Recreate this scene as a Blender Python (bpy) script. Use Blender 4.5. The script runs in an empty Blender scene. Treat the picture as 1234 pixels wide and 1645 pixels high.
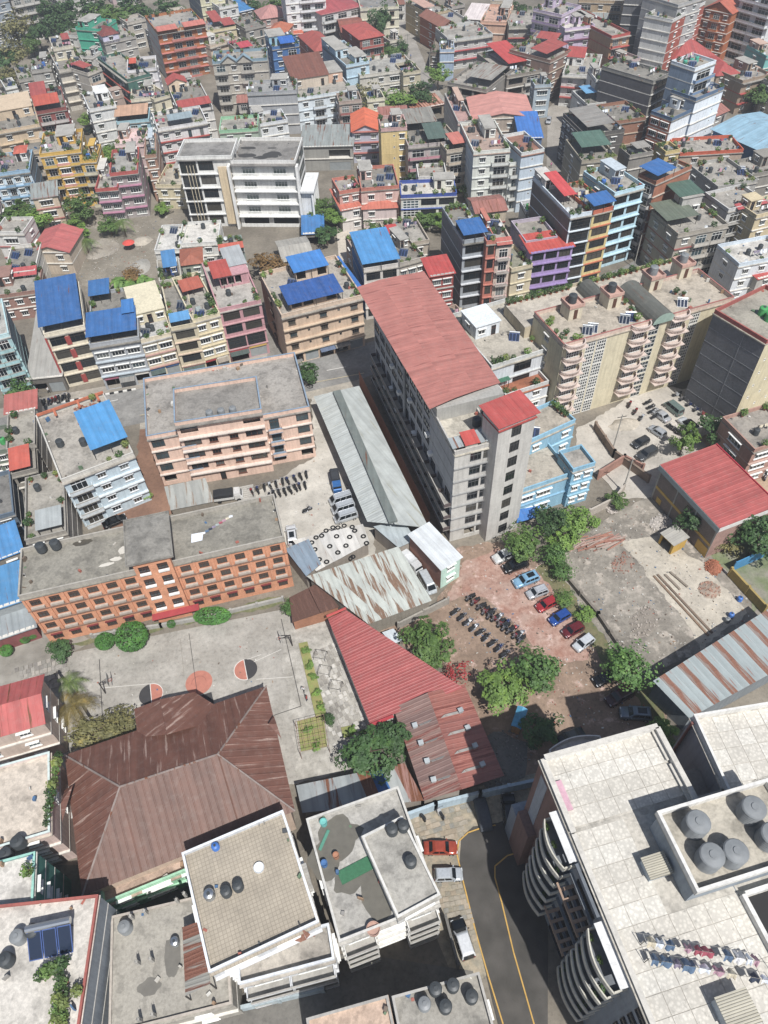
import bpy, math, random
from mathutils import Vector, Matrix
R = math.radians
random.seed(7)
SC = bpy.context.scene
COL = SC.collection
# ---------------------------------------------------------------- camera
CAMH, FPX, CX, CY = 100.0, 1190.0, 617.0, 822.5          # height above ground (m), focal length and centre in photo pixels
def _unit(v): return v.normalized()
_d = Vector((662 - CX, 1846 - CY, FPX)).normalized()       # straight down, seen from the camera (x right, y down, z forward)
_UP = -_d
_FW = _unit(Vector((0, 0, 1)) - _UP * _UP.z)
_RT = _FW.cross(_UP)
if _RT.x < 0: _RT = -_RT
cam = bpy.data.cameras.new('camera'); cam_o = bpy.data.objects.new('camera', cam); COL.objects.link(cam_o)
cam.sensor_fit = 'VERTICAL'; cam.sensor_height = 36; cam.lens = FPX / 1645 * 36; cam.clip_end = 3000
_X = Vector((_RT.x, _FW.x, _UP.x)); _Y = -Vector((_RT.y, _FW.y, _UP.y)); _Z = -Vector((_RT.z, _FW.z, _UP.z))
cam_o.matrix_world = Matrix(((_X.x, _Y.x, _Z.x, 0), (_X.y, _Y.y, _Z.y, 0), (_X.z, _Y.z, _Z.z, CAMH), (0, 0, 0, 1)))
SC.camera = cam_o
# ---------------------------------------------------------------- sky, sun, exposure
SUN_EL, SUN_AZ = 57.0, 156.0                               # the sun stands behind the camera and to its right
w = bpy.data.worlds.new('World'); SC.world = w; w.use_nodes = True
sky = w.node_tree.nodes.new('ShaderNodeTexSky'); sky.sky_type = 'NISHITA'; sky.sun_disc = False
sky.sun_elevation = R(SUN_EL); sky.sun_rotation = R(SUN_AZ); sky.air_density = 1.0; sky.dust_density = 1.5
bg = w.node_tree.nodes['Background']; bg.inputs[1].default_value = 0.08
w.node_tree.links.new(sky.outputs[0], bg.inputs[0])
sun = bpy.data.lights.new('sun', 'SUN'); sun.energy = 4.8; sun.angle = R(0.5); sun.color = (1.0, 0.98, 0.95)
sun_o = bpy.data.objects.new('sun', sun); COL.objects.link(sun_o)
_s = Vector((math.sin(R(SUN_AZ)) * math.cos(R(SUN_EL)), math.cos(R(SUN_AZ)) * math.cos(R(SUN_EL)), math.sin(R(SUN_EL))))
sun_o.rotation_euler = (-_s).to_track_quat('-Z', 'Y').to_euler(); sun_o.location = (0, 0, 200)
SC.view_settings.view_transform = 'Standard'; SC.view_settings.look = 'None'; SC.view_settings.exposure = 0.18; SC.view_settings.gamma = 1
SC.render.engine = 'CYCLES'; SC.cycles.max_bounces = 6; SC.cycles.diffuse_bounces = 3

# ---------------------------------------------------------------- helpers
def P(x, y, z=0.0):
    """the point at height z that the photograph shows at pixel x, y"""
    v = Vector((x - CX, y - CY, FPX)); t = (z - CAMH) / v.dot(_UP)
    return Vector((v.dot(_RT) * t, v.dot(_FW) * t, z))
def lin(c):
    if isinstance(c, str):
        c = c.lstrip('#'); c = [int(c[i:i + 2], 16) / 255 for i in (0, 2, 4)]
        c = [x / 12.92 if x <= .04045 else ((x + .055) / 1.055) ** 2.4 for x in c]
        l_ = .3 * c[0] + .59 * c[1] + .11 * c[2]
        return tuple(x + (l_ - x) * .19 for x in c)
    return tuple(c)
_M = {}
def _nt(name):
    m = bpy.data.materials.new(name); m.use_nodes = True
    nt = m.node_tree; b = nt.nodes['Principled BSDF']; return m, nt, b
def _noise(nt, scale, detail=4, rough=.55, vec=None, dims='3D'):
    n = nt.nodes.new('ShaderNodeTexNoise'); n.inputs['Scale'].default_value = scale; n.inputs['Detail'].default_value = detail
    n.inputs['Roughness'].default_value = rough
    if vec: nt.links.new(vec, n.inputs['Vector'])
    return n
def _ramp(nt, fac, stops):
    r = nt.nodes.new('ShaderNodeValToRGB'); e = r.color_ramp.elements
    while len(e) < len(stops): e.new(.5)
    for i, (p, c) in enumerate(stops):
        e[i].position = p; e[i].color = (*c[:3], 1) if not isinstance(c, float) else (c, c, c, 1)
    nt.links.new(fac, r.inputs[0]); return r
def _mix(nt, fac, a, b, mode='MIX'):
    m = nt.nodes.new('ShaderNodeMix'); m.data_type = 'RGBA'; m.blend_type = mode
    for sock, val in ((m.inputs[0], fac), (m.inputs[6], a), (m.inputs[7], b)):
        if hasattr(val, 'is_output') or hasattr(val, 'links'): nt.links.new(val, sock)
        elif isinstance(val, (int, float)): sock.default_value = val
        else: sock.default_value = (*val[:3], 1)
    return m.outputs[2]
def _geo(nt, obj=False):
    t = nt.nodes.new('ShaderNodeTexCoord')
    if obj: return t.outputs['Object']
    g = nt.nodes.new('ShaderNodeNewGeometry'); return g.outputs['Position']
def _map(nt, vec, sc):
    m = nt.nodes.new('ShaderNodeMapping'); m.inputs['Scale'].default_value = sc; nt.links.new(vec, m.inputs['Vector']); return m.outputs[0]
def _rand(nt, base, amt=.12):
    o = nt.nodes.new('ShaderNodeObjectInfo'); r = _ramp(nt, o.outputs['Random'], [(0, 1 - amt), (1, 1 + amt * .6)])
    return _mix(nt, 1.0, base, r.outputs[0], 'MULTIPLY')
def mat(col, kind='plaster', **k):
    key = (str(col), kind, str(sorted(k.items())))
    if key in _M: return _M[key]
    c = lin(col); m, nt, b = _nt(kind); b.inputs['Roughness'].default_value = .85
    L = nt.links; base = None
    dk = lambda f: tuple(x * f for x in c)
    if kind in ('plaster', 'conc', 'roofc'):
        st = {'plaster': .16, 'conc': .32, 'roofc': .42}[kind] * k.get('dirt', 1)
        pos = _geo(nt)
        n1 = _noise(nt, {'plaster': .35, 'conc': .3, 'roofc': .22}[kind], 6, .62, pos)
        r1 = _ramp(nt, n1.outputs[0], [(.3, dk(1 - st)), (.5, dk(.98)), (.72, dk(1 + st * .35))])
        n2 = _noise(nt, 2.6, 5, .7, pos); r2 = _ramp(nt, n2.outputs[0], [(.35, 1 - st * .8), (.62, 1.03)])
        base = _mix(nt, .8, r1.outputs[0], r2.outputs[0], 'MULTIPLY')
        if kind == 'plaster':   # rain streaks: stretched along z
            n3 = _noise(nt, 1.0, 4, .6, _map(nt, pos, (2.2, 2.2, .18))); r3 = _ramp(nt, n3.outputs[0], [(.38, .74), (.56, 1.0)])
            base = _mix(nt, .55 * k.get('dirt', 1), base, r3.outputs[0], 'MULTIPLY')
        if kind == 'roofc':
            n4 = _noise(nt, .75, 3, .5, pos); r4 = _ramp(nt, n4.outputs[0], [(.54, 1.0), (.6, .66)])
            base = _mix(nt, .6, base, r4.outputs[0], 'MULTIPLY')
        bm = nt.nodes.new('ShaderNodeBump'); bm.inputs['Strength'].default_value = .25; bm.inputs['Distance'].default_value = .03
        L.new(n2.outputs[0], bm.inputs['Height']); L.new(bm.outputs[0], b.inputs['Normal'])
    elif kind == 'tin':
        rust = k.get('rust', .12); pos = _geo(nt, True)
        n1 = _noise(nt, 1.0, 5, .6, _map(nt, pos, (1.9, .13, 1)))
        n2 = _noise(nt, .35, 4, .6, pos); r2 = _ramp(nt, n2.outputs[0], [(.35, .86), (.65, 1.06)])
        fade = _mix(nt, 1.0, c, r2.outputs[0], 'MULTIPLY')
        rr = _ramp(nt, n1.outputs[0], [(max(.02, .66 - rust), 0.0), (max(.05, .74 - rust), 1.0)])
        rc = lin(k['rustc']) if 'rustc' in k else (.16, .062, .03)
        n5 = _noise(nt, 6, 3, .6, pos); rcol = _ramp(nt, n5.outputs[0], [(.3, tuple(x * .7 for x in rc)), (.7, tuple(x * 1.25 for x in rc))])
        n6 = _noise(nt, 1.0, 2, .5, _map(nt, pos, (1.25, .035, 1))); r6 = _ramp(nt, n6.outputs[0], [(.32, .78), (.5, 1.0), (.68, 1.13)]); fade = _mix(nt, .85, fade, r6.outputs[0], 'MULTIPLY')
        n7 = _noise(nt, 1.1, 6, .7, pos); r7 = _ramp(nt, n7.outputs[0], [(.5, 0.0), (.8, .22)]); fade = _mix(nt, r7.outputs[0], fade, (.32, .29, .26))
        base = _mix(nt, rr.outputs[0], fade, rcol.outputs[0])
        base = _rand(nt, base, .05)
        b.inputs['Roughness'].default_value = k.get('rough', .55); b.inputs['Metallic'].default_value = k.get('metal', .0)
    elif kind == 'ground':
        pos = _geo(nt); c2 = lin(k.get('c2', col)); s = k.get('s', .12)
        n1 = _noise(nt, s, 8, .62, pos); r1 = _ramp(nt, n1.outputs[0], [(.36, c), (.6, c2)])
        n2 = _noise(nt, 1.6, 6, .75, pos); r2 = _ramp(nt, n2.outputs[0], [(.28, .58), (.45, .95), (.68, 1.18)])
        base = _mix(nt, k.get('g', .9), r1.outputs[0], r2.outputs[0], 'MULTIPLY')
        n8 = _noise(nt, .07, 7, .7, pos); r8 = _ramp(nt, n8.outputs[0], [(.38, .8), (.6, 1.08)]); base = _mix(nt, .8, base, r8.outputs[0], 'MULTIPLY')
        if 'c3' in k:
            n3 = _noise(nt, .5, 6, .7, pos); r3 = _ramp(nt, n3.outputs[0], [(k.get('t3', .55), 0.0), (k.get('t3', .55) + .1, 1.0)])
            base = _mix(nt, r3.outputs[0], base, lin(k['c3']))
        bm = nt.nodes.new('ShaderNodeBump'); bm.inputs['Strength'].default_value = .5; bm.inputs['Distance'].default_value = .08
        L.new(n2.outputs[0], bm.inputs['Height']); L.new(bm.outputs[0], b.inputs['Normal'])
        b.inputs['Roughness'].default_value = .95
    elif kind == 'terrazzo':
        pos = _geo(nt); v = nt.nodes.new('ShaderNodeTexVoronoi'); v.inputs['Scale'].default_value = 3.2; L.new(pos, v.inputs['Vector'])
        r1 = _ramp(nt, v.outputs['Distance'], [(.25, dk(1.08)), (.6, dk(.86))]); n1 = _noise(nt, 1.5, 5, .75, pos); r2 = _ramp(nt, n1.outputs[0], [(.3, .62), (.42, 1.0), (.7, 1.04)])
        n3 = _noise(nt, .25, 4, .6, pos); r3 = _ramp(nt, n3.outputs[0], [(.35, .88), (.65, 1.05)])
        base = _mix(nt, 1., _mix(nt, .9, r1.outputs[0], r2.outputs[0], 'MULTIPLY'), r3.outputs[0], 'MULTIPLY')
    elif kind == 'mosaic':
        pos = _geo(nt, True); br = nt.nodes.new('ShaderNodeTexBrick'); br.offset = 0; br.inputs['Scale'].default_value = 1; br.inputs['Brick Width'].default_value = .42; br.inputs['Row Height'].default_value = .42; br.inputs['Mortar Size'].default_value = .03
        br.inputs['Color1'].default_value = (*dk(.92), 1); br.inputs['Color2'].default_value = (*dk(1.06), 1); br.inputs['Mortar'].default_value = (*dk(.66), 1); L.new(pos, br.inputs['Vector'])
        n1 = _noise(nt, .3, 6, .65, pos); r1 = _ramp(nt, n1.outputs[0], [(.3, .8), (.66, 1.08)]); base = _mix(nt, 1., br.outputs[0], r1.outputs[0], 'MULTIPLY')
    elif kind == 'brick':
        pos = _geo(nt, True); mp = nt.nodes.new('ShaderNodeMapping'); L.new(pos, mp.inputs[0])
        n1 = _noise(nt, .5, 6, .7, pos); r1 = _ramp(nt, n1.outputs[0], [(.3, dk(.72)), (.68, dk(1.12))])
        n2 = _noise(nt, 1.0, 3, .6, _map(nt, pos, (3.5, 3.5, 11))); r2 = _ramp(nt, n2.outputs[0], [(.35, .78), (.65, 1.12)])
        base = _mix(nt, .9, r1.outputs[0], r2.outputs[0], 'MULTIPLY')
    elif kind == 'leaf':
        o = nt.nodes.new('ShaderNodeObjectInfo'); pos = _geo(nt)
        n1 = _noise(nt, .9, 3, .6, pos); r1 = _ramp(nt, n1.outputs[0], [(.3, dk(.55)), (.52, c), (.75, tuple(x * y for x, y in zip(c, (1.7, 1.5, 1.2))))])
        base = _rand(nt, r1.outputs[0], .2); b.inputs['Roughness'].default_value = .6
        tr = nt.nodes.new('ShaderNodeBsdfTranslucent'); mx = nt.nodes.new('ShaderNodeMixShader'); mx.inputs[0].default_value = .3
        L.new(base, tr.inputs[0]); L.new(b.outputs[0], mx.inputs[1]); L.new(tr.outputs[0], mx.inputs[2])
        L.new(mx.outputs[0], nt.nodes['Material Output'].inputs[0])
    elif kind == 'glass':
        b.inputs['Base Color'].default_value = (*c, 1); b.inputs['Roughness'].default_value = .08; b.inputs['Specular IOR Level'].default_value = .6
        base = _rand(nt, c, .35)
    elif kind == 'car':
        b.inputs['Base Color'].default_value = (*c, 1); b.inputs['Roughness'].default_value = .28; b.inputs['Metallic'].default_value = .25
        b.inputs['Coat Weight'].default_value = .6; b.inputs['Coat Roughness'].default_value = .08
        n1 = _noise(nt, 3, 4, .6, _geo(nt)); r1 = _ramp(nt, n1.outputs[0], [(.3, .82), (.7, 1.05)]); base = _mix(nt, 1., c, r1.outputs[0], 'MULTIPLY')
    elif kind == 'metal':
        b.inputs['Metallic'].default_value = .9; b.inputs['Roughness'].default_value = k.get('rough', .35); base = _rand(nt, c, .1)
    elif kind == 'cloth':
        b.inputs['Roughness'].default_value = .9; n1 = _noise(nt, 4, 3, .6, _geo(nt)); r1 = _ramp(nt, n1.outputs[0], [(.3, .8), (.7, 1.08)])
        base = _mix(nt, 1., c, r1.outputs[0], 'MULTIPLY')
    else:   # plain matt or plastic with slight wear
        b.inputs['Roughness'].default_value = k.get('rough', .6)
        n1 = _noise(nt, 1.3, 4, .6, _geo(nt)); r1 = _ramp(nt, n1.outputs[0], [(.3, .84), (.7, 1.06)])
        base = _mix(nt, 1., c, r1.outputs[0], 'MULTIPLY')
    if base is not None: L.new(base, b.inputs['Base Color'])
    _M[key] = m; return m

class MB:
    """collects faces; build() links them as one mesh object"""
    def __init__(s): s.v = []; s.f = []; s.m = []; s.mat = 0
    def add(s, vs, fs, mi=None):
        o = len(s.v); s.v += [tuple(v) for v in vs]; mi = s.mat if mi is None else mi
        for f in fs: s.f.append(tuple(i + o for i in f)); s.m.append(mi)
        return s
    def quad(s, a, b, c, d, mi=None): return s.add((a, b, c, d), ((0, 1, 2, 3),), mi)
    def box(s, x0, x1, y0, y1, z0, z1, mi=None):
        return s.add([(x, y, z) for z in (z0, z1) for y in (y0, y1) for x in (x0, x1)],
                     ((0, 2, 3, 1), (4, 5, 7, 6), (0, 1, 5, 4), (2, 6, 7, 3), (0, 4, 6, 2), (1, 3, 7, 5)), mi)
    def obox(s, M, sx, sy, sz, mi=None):
        vs = [M @ Vector((x * sx / 2, y * sy / 2, z * sz)) for z in (0, 1) for y in (-1, 1) for x in (-1, 1)]
        return s.add(vs, ((0, 2, 3, 1), (4, 5, 7, 6), (0, 1, 5, 4), (2, 6, 7, 3), (0, 4, 6, 2), (1, 3, 7, 5)), mi)
    def cyl(s, cx, cy, z0, z1, r0, r1=None, n=10, mi=None, cap=True):
        r1 = r0 if r1 is None else r1
        vs = [(cx + r * math.cos(2 * math.pi * i / n), cy + r * math.sin(2 * math.pi * i / n), z) for z, r in ((z0, r0), (z1, r1)) for i in range(n)]
        fs = [(i, (i + 1) % n, n + (i + 1) % n, n + i) for i in range(n)]
        if cap: fs += [tuple(range(n, 2 * n)), tuple(range(n - 1, -1, -1))]
        return s.add(vs, fs, mi)
    def lathe(s, prof, n=12, cx=0, cy=0, mi=None):
        for (r0, z0), (r1, z1) in zip(prof, prof[1:]): s.cyl(cx, cy, z0, z1, max(r0, .001), max(r1, .001), n, mi, False)
        return s
    def tube(s, a, b, r, n=5, mi=None, r2=None):
        a = Vector(a); b = Vector(b); d = b - a
        if d.length < 1e-5: return s
        q = d.to_track_quat('Z', 'Y'); r2 = r if r2 is None else r2
        vs = [a + q @ Vector((r * math.cos(6.2832 * i / n), r * math.sin(6.2832 * i / n), 0)) for i in range(n)]
        vs += [b + q @ Vector((r2 * math.cos(6.2832 * i / n), r2 * math.sin(6.2832 * i / n), 0)) for i in range(n)]
        return s.add(vs, [(i, (i + 1) % n, n + (i + 1) % n, n + i) for i in range(n)] + [tuple(range(n, 2 * n)), tuple(range(n - 1, -1, -1))], mi)
    def prism(s, pts, z0, z1, mi=None, mt=None):
        n = len(pts)
        s.add([(*p[:2], z0) for p in pts] + [(*p[:2], z1) for p in pts], [(i, (i + 1) % n, n + (i + 1) % n, n + i) for i in range(n)] + [tuple(range(n - 1, -1, -1))], mi)
        return s.add([(*p[:2], z1) for p in pts], [tuple(range(n))], mi if mt is None else mt)
    def mesh(s, name, mats, smooth=False):
        me = bpy.data.meshes.new(name); me.from_pydata(s.v, [], s.f)
        for m in mats: me.materials.append(m)
        if len(mats) > 1: me.polygons.foreach_set('material_index', s.m)
        if smooth: me.polygons.foreach_set('use_smooth', [True] * len(s.f))
        me.update(); return me
    def build(s, name, mats, parent=None, M=None, smooth=False):
        if not isinstance(mats, (list, tuple)): mats = [mats]
        return put(name, s.mesh(name, mats, smooth), parent, M)
def put(name, me, parent=None, M=None):
    o = bpy.data.objects.new(name, me); COL.objects.link(o); o.parent = parent
    if M is not None: o.matrix_local = M
    return o
LABELS = {}
def tag(o, label, cat, group=None, kind=None):
    if label: o['label'] = label; LABELS.setdefault(label, []).append(o.name)
    if cat: o['category'] = cat
    if group: o['group'] = group
    if kind: o['kind'] = kind
    return o
def thing(name, label, cat, M=None, group=None):
    o = bpy.data.objects.new(name, None); COL.objects.link(o); o.empty_display_size = .3
    if M is not None: o.matrix_world = M
    return tag(o, label, cat, group)
def TR(x, y, z=0, rz=0, s=1): return Matrix.Translation((x, y, z)) @ Matrix.Rotation(rz, 4, 'Z') @ Matrix.Scale(s, 4)
def copy_tree(o, parent=None, M=None):
    c = o.copy(); COL.objects.link(c); c.parent = parent
    if M is not None: c.matrix_world = M
    for ch in list(KIDS(o)): copy_tree(ch, c)
    return c
_KC = {}
def KIDS(o):
    if o.name not in _KC: _KC[o.name] = list(o.children)
    return _KC[o.name]
ORD = ['first', 'second', 'third', 'fourth', 'fifth', 'sixth', 'seventh', 'eighth', 'ninth', 'tenth', 'eleventh', 'twelfth', 'thirteenth', 'fourteenth', 'fifteenth', 'sixteenth', 'seventeenth', 'eighteenth', 'nineteenth', 'twentieth', 'twenty-first', 'twenty-second', 'twenty-third', 'twenty-fourth', 'twenty-fifth', 'twenty-sixth', 'twenty-seventh', 'twenty-eighth', 'twenty-ninth', 'thirtieth']
def ordn(i, n):
    if n == 1: return ''
    if n == 2: return ('left', 'right')[i]
    return 'leftmost' if i == 0 else 'rightmost' if i == n - 1 else ORD[i] + ' from left'
# ---------------------------------------------------------------- shared materials
WF = mat('#e9e9e4', 'paint'); DKF = mat('#3a3532', 'paint'); GLS = mat((.018, .022, .026), 'glass'); GLB = mat((.05, .075, .085), 'glass')
ROOFC = mat('#a39d92', 'roofc'); ROOFD = mat('#8a857b', 'roofc'); CONC = mat('#a8a49b', 'conc'); BLK = mat('#26282a', 'plastic', rough=.45)
WOODF = mat('#5a3626', 'paint'); STEEL = mat((.55, .57, .58), 'metal', rough=.3); TERRA = mat('#a65c3e', 'paint'); DARK = mat('#1b1a19', 'paint')
GLC = mat((.16, .17, .165), 'glass'); GLD = mat((.07, .065, .055), 'glass')
CURT = mat('#c9cdc6', 'cloth')
_WM = {}
def win_mesh(ww, hh, n, fm, gm, split, sill=True, bars=1, t=.055):
    key = (ww, hh, n, fm.name, gm.name, split, sill, bars, t)
    if key in _WM: return _WM[key]
    b = MB(); mw = t * .55; y0, y1 = -.035, .1
    b.box(-ww / 2, ww / 2, y0, y1, 0, t); b.box(-ww / 2, ww / 2, y0, y1, hh - t, hh)
    b.box(-ww / 2, -ww / 2 + t, y0, y1, t, hh - t); b.box(ww / 2 - t, ww / 2, y0, y1, t, hh - t)
    for i in range(1, n):
        x = -ww / 2 + ww * i / n; b.box(x - mw, x + mw, y0 + .02, y1, t, hh - t)
    for i in range(bars):
        z = hh * (.7 if bars == 1 else (i + 1) / (bars + 1)); b.box(-ww / 2 + t, ww / 2 - t, y0 + .03, y1, z - mw, z + mw)
    if sill: b.box(-ww / 2 - .1, ww / 2 + .1, -.16, -.036, -.09, -.01); b.box(-ww / 2 - .16, ww / 2 + .16, -.42, -.036, hh + .06, hh + .14)
    g = b if not split else MB()
    g.mat = 0 if split else 1
    g.quad((-ww / 2 + .02, .06, .02), (ww / 2 - .02, .06, .02), (ww / 2 - .02, .06, hh - .02), (-ww / 2 + .02, .06, hh - .02))
    r = (b.mesh('window', [fm] if split else [fm, gm]), g.mesh('pane', [gm]) if split else None)
    _WM[key] = r; return r
_BM = {}
def balc_mesh(ww, dep, c1, style, c2=None):
    key = (ww, dep, c1.name, style, c2 and c2.name)
    if key in _BM: return _BM[key]
    b = MB(); b.box(-ww / 2, ww / 2, -dep, -.003, -.06, .1, 1)
    if style == 'p':
        b.box(-ww / 2, ww / 2, -dep, -dep + .1, .1, .85); b.box(-ww / 2, -ww / 2 + .1, -dep + .1, -.003, .1, .85); b.box(ww / 2 - .1, ww / 2, -dep + .1, -.003, .1, .85)
        b.box(-ww / 2 - .03, ww / 2 + .03, -dep - .03, -dep + .13, .852, .93, 1)
    elif style == 'r':
        n = max(4, int(ww / .35))
        for i in range(n + 1): x = -ww / 2 + .03 + (ww - .06) * i / n; b.box(x - .025, x + .025, -dep + .02, -dep + .07, .1, .85)
        b.box(-ww / 2, ww / 2, -dep + .01, -dep + .09, .851, .93)
        for sx in (-1, 1): b.box(sx * (ww / 2 - .04) - .03, sx * (ww / 2 - .04) + .03, -dep + .1, -.01, .8, .9)
    elif style == 'c':      # rounded, with balusters
        m = 11
        for ring, (z0, z1, mi) in enumerate(((-.12, .12, 1), (.72, .88, 1), (.12, .72, 0))):
            for i in range(m):
                a0, a1 = math.pi * i / m, math.pi * (i + 1) / m
                if ring == 2:
                    for q in (.2, .7):
                        a = a0 + (a1 - a0) * q; x, y = -math.cos(a) * ww / 2 * .96, -math.sin(a) * dep * .95; b.box(x - .06, x + .06, y - .06, y + .06, z0, z1, 0)
                else:
                    p = [(-math.cos(a) * ww / 2 * k, -.003 - math.sin(a) * dep * k) for a in (a0, a1) for k in (1, .9 if ring else .02)]
                    b.prism([p[0], p[2], p[3], p[1]], z0, z1, mi)
    r = b.mesh('balcony', [c1, c2 or CONC]); _BM[key] = r; return r

class House: pass
FOOT = []; JUNK = []
def frame(q, h):
    a = [float(x) for x in q.replace(',', ' ').split()]
    A, B_, C = P(a[0], a[1], h), P(a[2], a[3], h), P(a[4], a[5], h)
    u = (B_ - A); W = u.length; u.normalize(); v = Vector((-u.y, u.x, 0)); D = (C - A).dot(v)
    return A, u, v, W, max(D, 1.5)
SIDES = {'f': (0, lambda W, D: W, lambda W, D: (lambda u, d, z: (u, d, z))),
         'r': (math.pi / 2, lambda W, D: D, lambda W, D: (lambda u, d, z: (W - d, u, z))),
         'b': (math.pi, lambda W, D: W, lambda W, D: (lambda u, d, z: (W - u, D - d, z))),
         'l': (-math.pi / 2, lambda W, D: D, lambda W, D: (lambda u, d, z: (d, D - u, z)))}
def facade(mb, xf, Wd, z0, z1, holes, dep=.18, mi=0, mr=0):
    xs = sorted({0., Wd} | {round(x, 4) for hl in holes for x in hl[:2]}); zs = sorted({z0, z1} | {round(x, 4) for hl in holes for x in hl[2:4]})
    def inside(x, z): return any(a < x < b and c < z < d for a, b, c, d in holes)
    for j in range(len(zs) - 1):
        i = 0
        while i < len(xs) - 1:
            if inside((xs[i] + xs[i + 1]) / 2, (zs[j] + zs[j + 1]) / 2): i += 1; continue
            k = i
            while k + 1 < len(xs) - 1 and not inside((xs[k + 1] + xs[k + 2]) / 2, (zs[j] + zs[j + 1]) / 2): k += 1
            mb.quad(xf(xs[i], 0, zs[j]), xf(xs[k + 1], 0, zs[j]), xf(xs[k + 1], 0, zs[j + 1]), xf(xs[i], 0, zs[j + 1]), mi); i = k + 1
    for a, b, c, d in holes:
        for p, q in (((a, c), (a, d)), ((b, d), (b, c)), ((a, d), (b, d)), ((b, c), (a, c))):
            mb.quad(xf(p[0], 0, p[1]), xf(p[0], dep, p[1]), xf(q[0], dep, q[1]), xf(q[0], 0, q[1]), mr)
def q1(x): return round(x * 10) / 10
def pats(s, st):
    up, _, gr = s.partition('/'); up = up.split('|'); out = []
    for k in range(st):                      # k = 0 is the ground floor
        if k == 0 and gr: out.append(gr)
        else: out.append(up[min(st - 1 - k, len(up) - 1)])
    return out
def openings(root, mb, side, W, D, st, sh, pat, near, o, mi=0, dep=.18):
    ang, fl, fx = SIDES[side]; Wd = fl(W, D); xf = fx(W, D); holes = []
    fm = o.get('fm', WF); g0_ = o.get('gm'); wr = random.Random(int(W * 100 + D * 37) + ord(side)); b1 = o.get('bal', None); mg = o.get('mg', .25)
    for k, p in enumerate(pats(pat, st)):
        n = len(p)
        if not n: continue
        bw = (Wd - 2 * mg) / n; z0 = k * sh
        for i, c in enumerate(p):
            if c in '. ': continue
            x = mg + bw * (i + .5)
            bars = 1; sill = True; nm = 'window'; nn = 2
            if c == 'w': w_, a, b_ = min(bw * .62, 1.5), .95, 2.2; nn = 3 if w_ > 1.1 else 2
            elif c == 'W': w_, a, b_ = min(bw * .8, 3.2), .85, 2.25; nn = 4
            elif c == 'D': w_, a, b_ = bw * .84, .85, sh - .42; nn = 3; sill = False
            elif c == 'v': w_, a, b_ = .5, 1.5, 2.0; nn = 1; bars = 0; sill = False
            elif c in 'bBr': w_, a, b_ = bw * .66, .14, 2.3; nn = 3; sill = False
            elif c == 'g': w_, a, b_ = bw * .94, .12, sh - .1; nn = 3; bars = 2; sill = False
            elif c == 'l': w_, a, b_ = bw * .9, .05, sh - .04; nn = 4; bars = 3; sill = False
            elif c == 's': w_, a, b_ = bw * .86, .05, min(2.5, sh - .4); nn = 0
            elif c == 'o': w_, a, b_ = bw * .84, .9, sh - .4; nn = 0
            elif c == 'd': w_, a, b_ = min(1., bw * .8), .05, 2.15; nn = 1; nm = 'door'; sill = False; bars = 0
            else: continue
            if o.get('noshade'): sill = False
            w_ = max(.4, q1(w_)); b_ = a + q1(b_ - a)
            x = max(w_ / 2 + .02, min(Wd - w_ / 2 - .02, x))
            holes.append((x - w_ / 2, x + w_ / 2, z0 + a, z0 + b_))
            M = Matrix.Translation(xf(x, 0, z0 + a)) @ Matrix.Rotation(ang, 4, 'Z')
            if nn:
                gm = g0_ or wr.choice((GLS, GLS, GLS, GLB, GLC, GLD))
                if c in 'Dg' and not g0_: gm = wr.choice((GLS, GLS, GLD))
                me, pane = win_mesh(w_, q1(b_ - a), nn, (WOODF if nm == 'door' else DKF if c in 'Dg' and fm is WF else fm), gm, near, sill, bars, .13 if c == 'l' else .055)
                wo = put(nm, me, root, M)
                if pane: put('pane', pane, wo)
            elif c == 's' and (i + k) % 3 == 1:
                sb = MB()
                for j in range(8): sb.box(-w_ / 2, w_ / 2, .1, .13 + .02 * (j % 2), j * (b_ - a) / 8, (j + 1) * (b_ - a) / 8 - .004)
                sb.build('shutter', o.get('shut', mat('#8f9596', 'paint')), root, M)
            if c in 'bBr':
                me = balc_mesh(q1(bw * (.98 if c != 'B' else 1.0)), o.get('bd', 1.0), b1 or CONC, 'r' if c == 'r' else o.get('bs', 'p'), o.get('bslab', CONC))
                put('balcony', me, root, Matrix.Translation(xf(x, 0, z0 + .02)) @ Matrix.Rotation(ang, 4, 'Z'))
    facade(mb, xf, Wd, 0, st * sh, holes, dep, mi)
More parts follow.
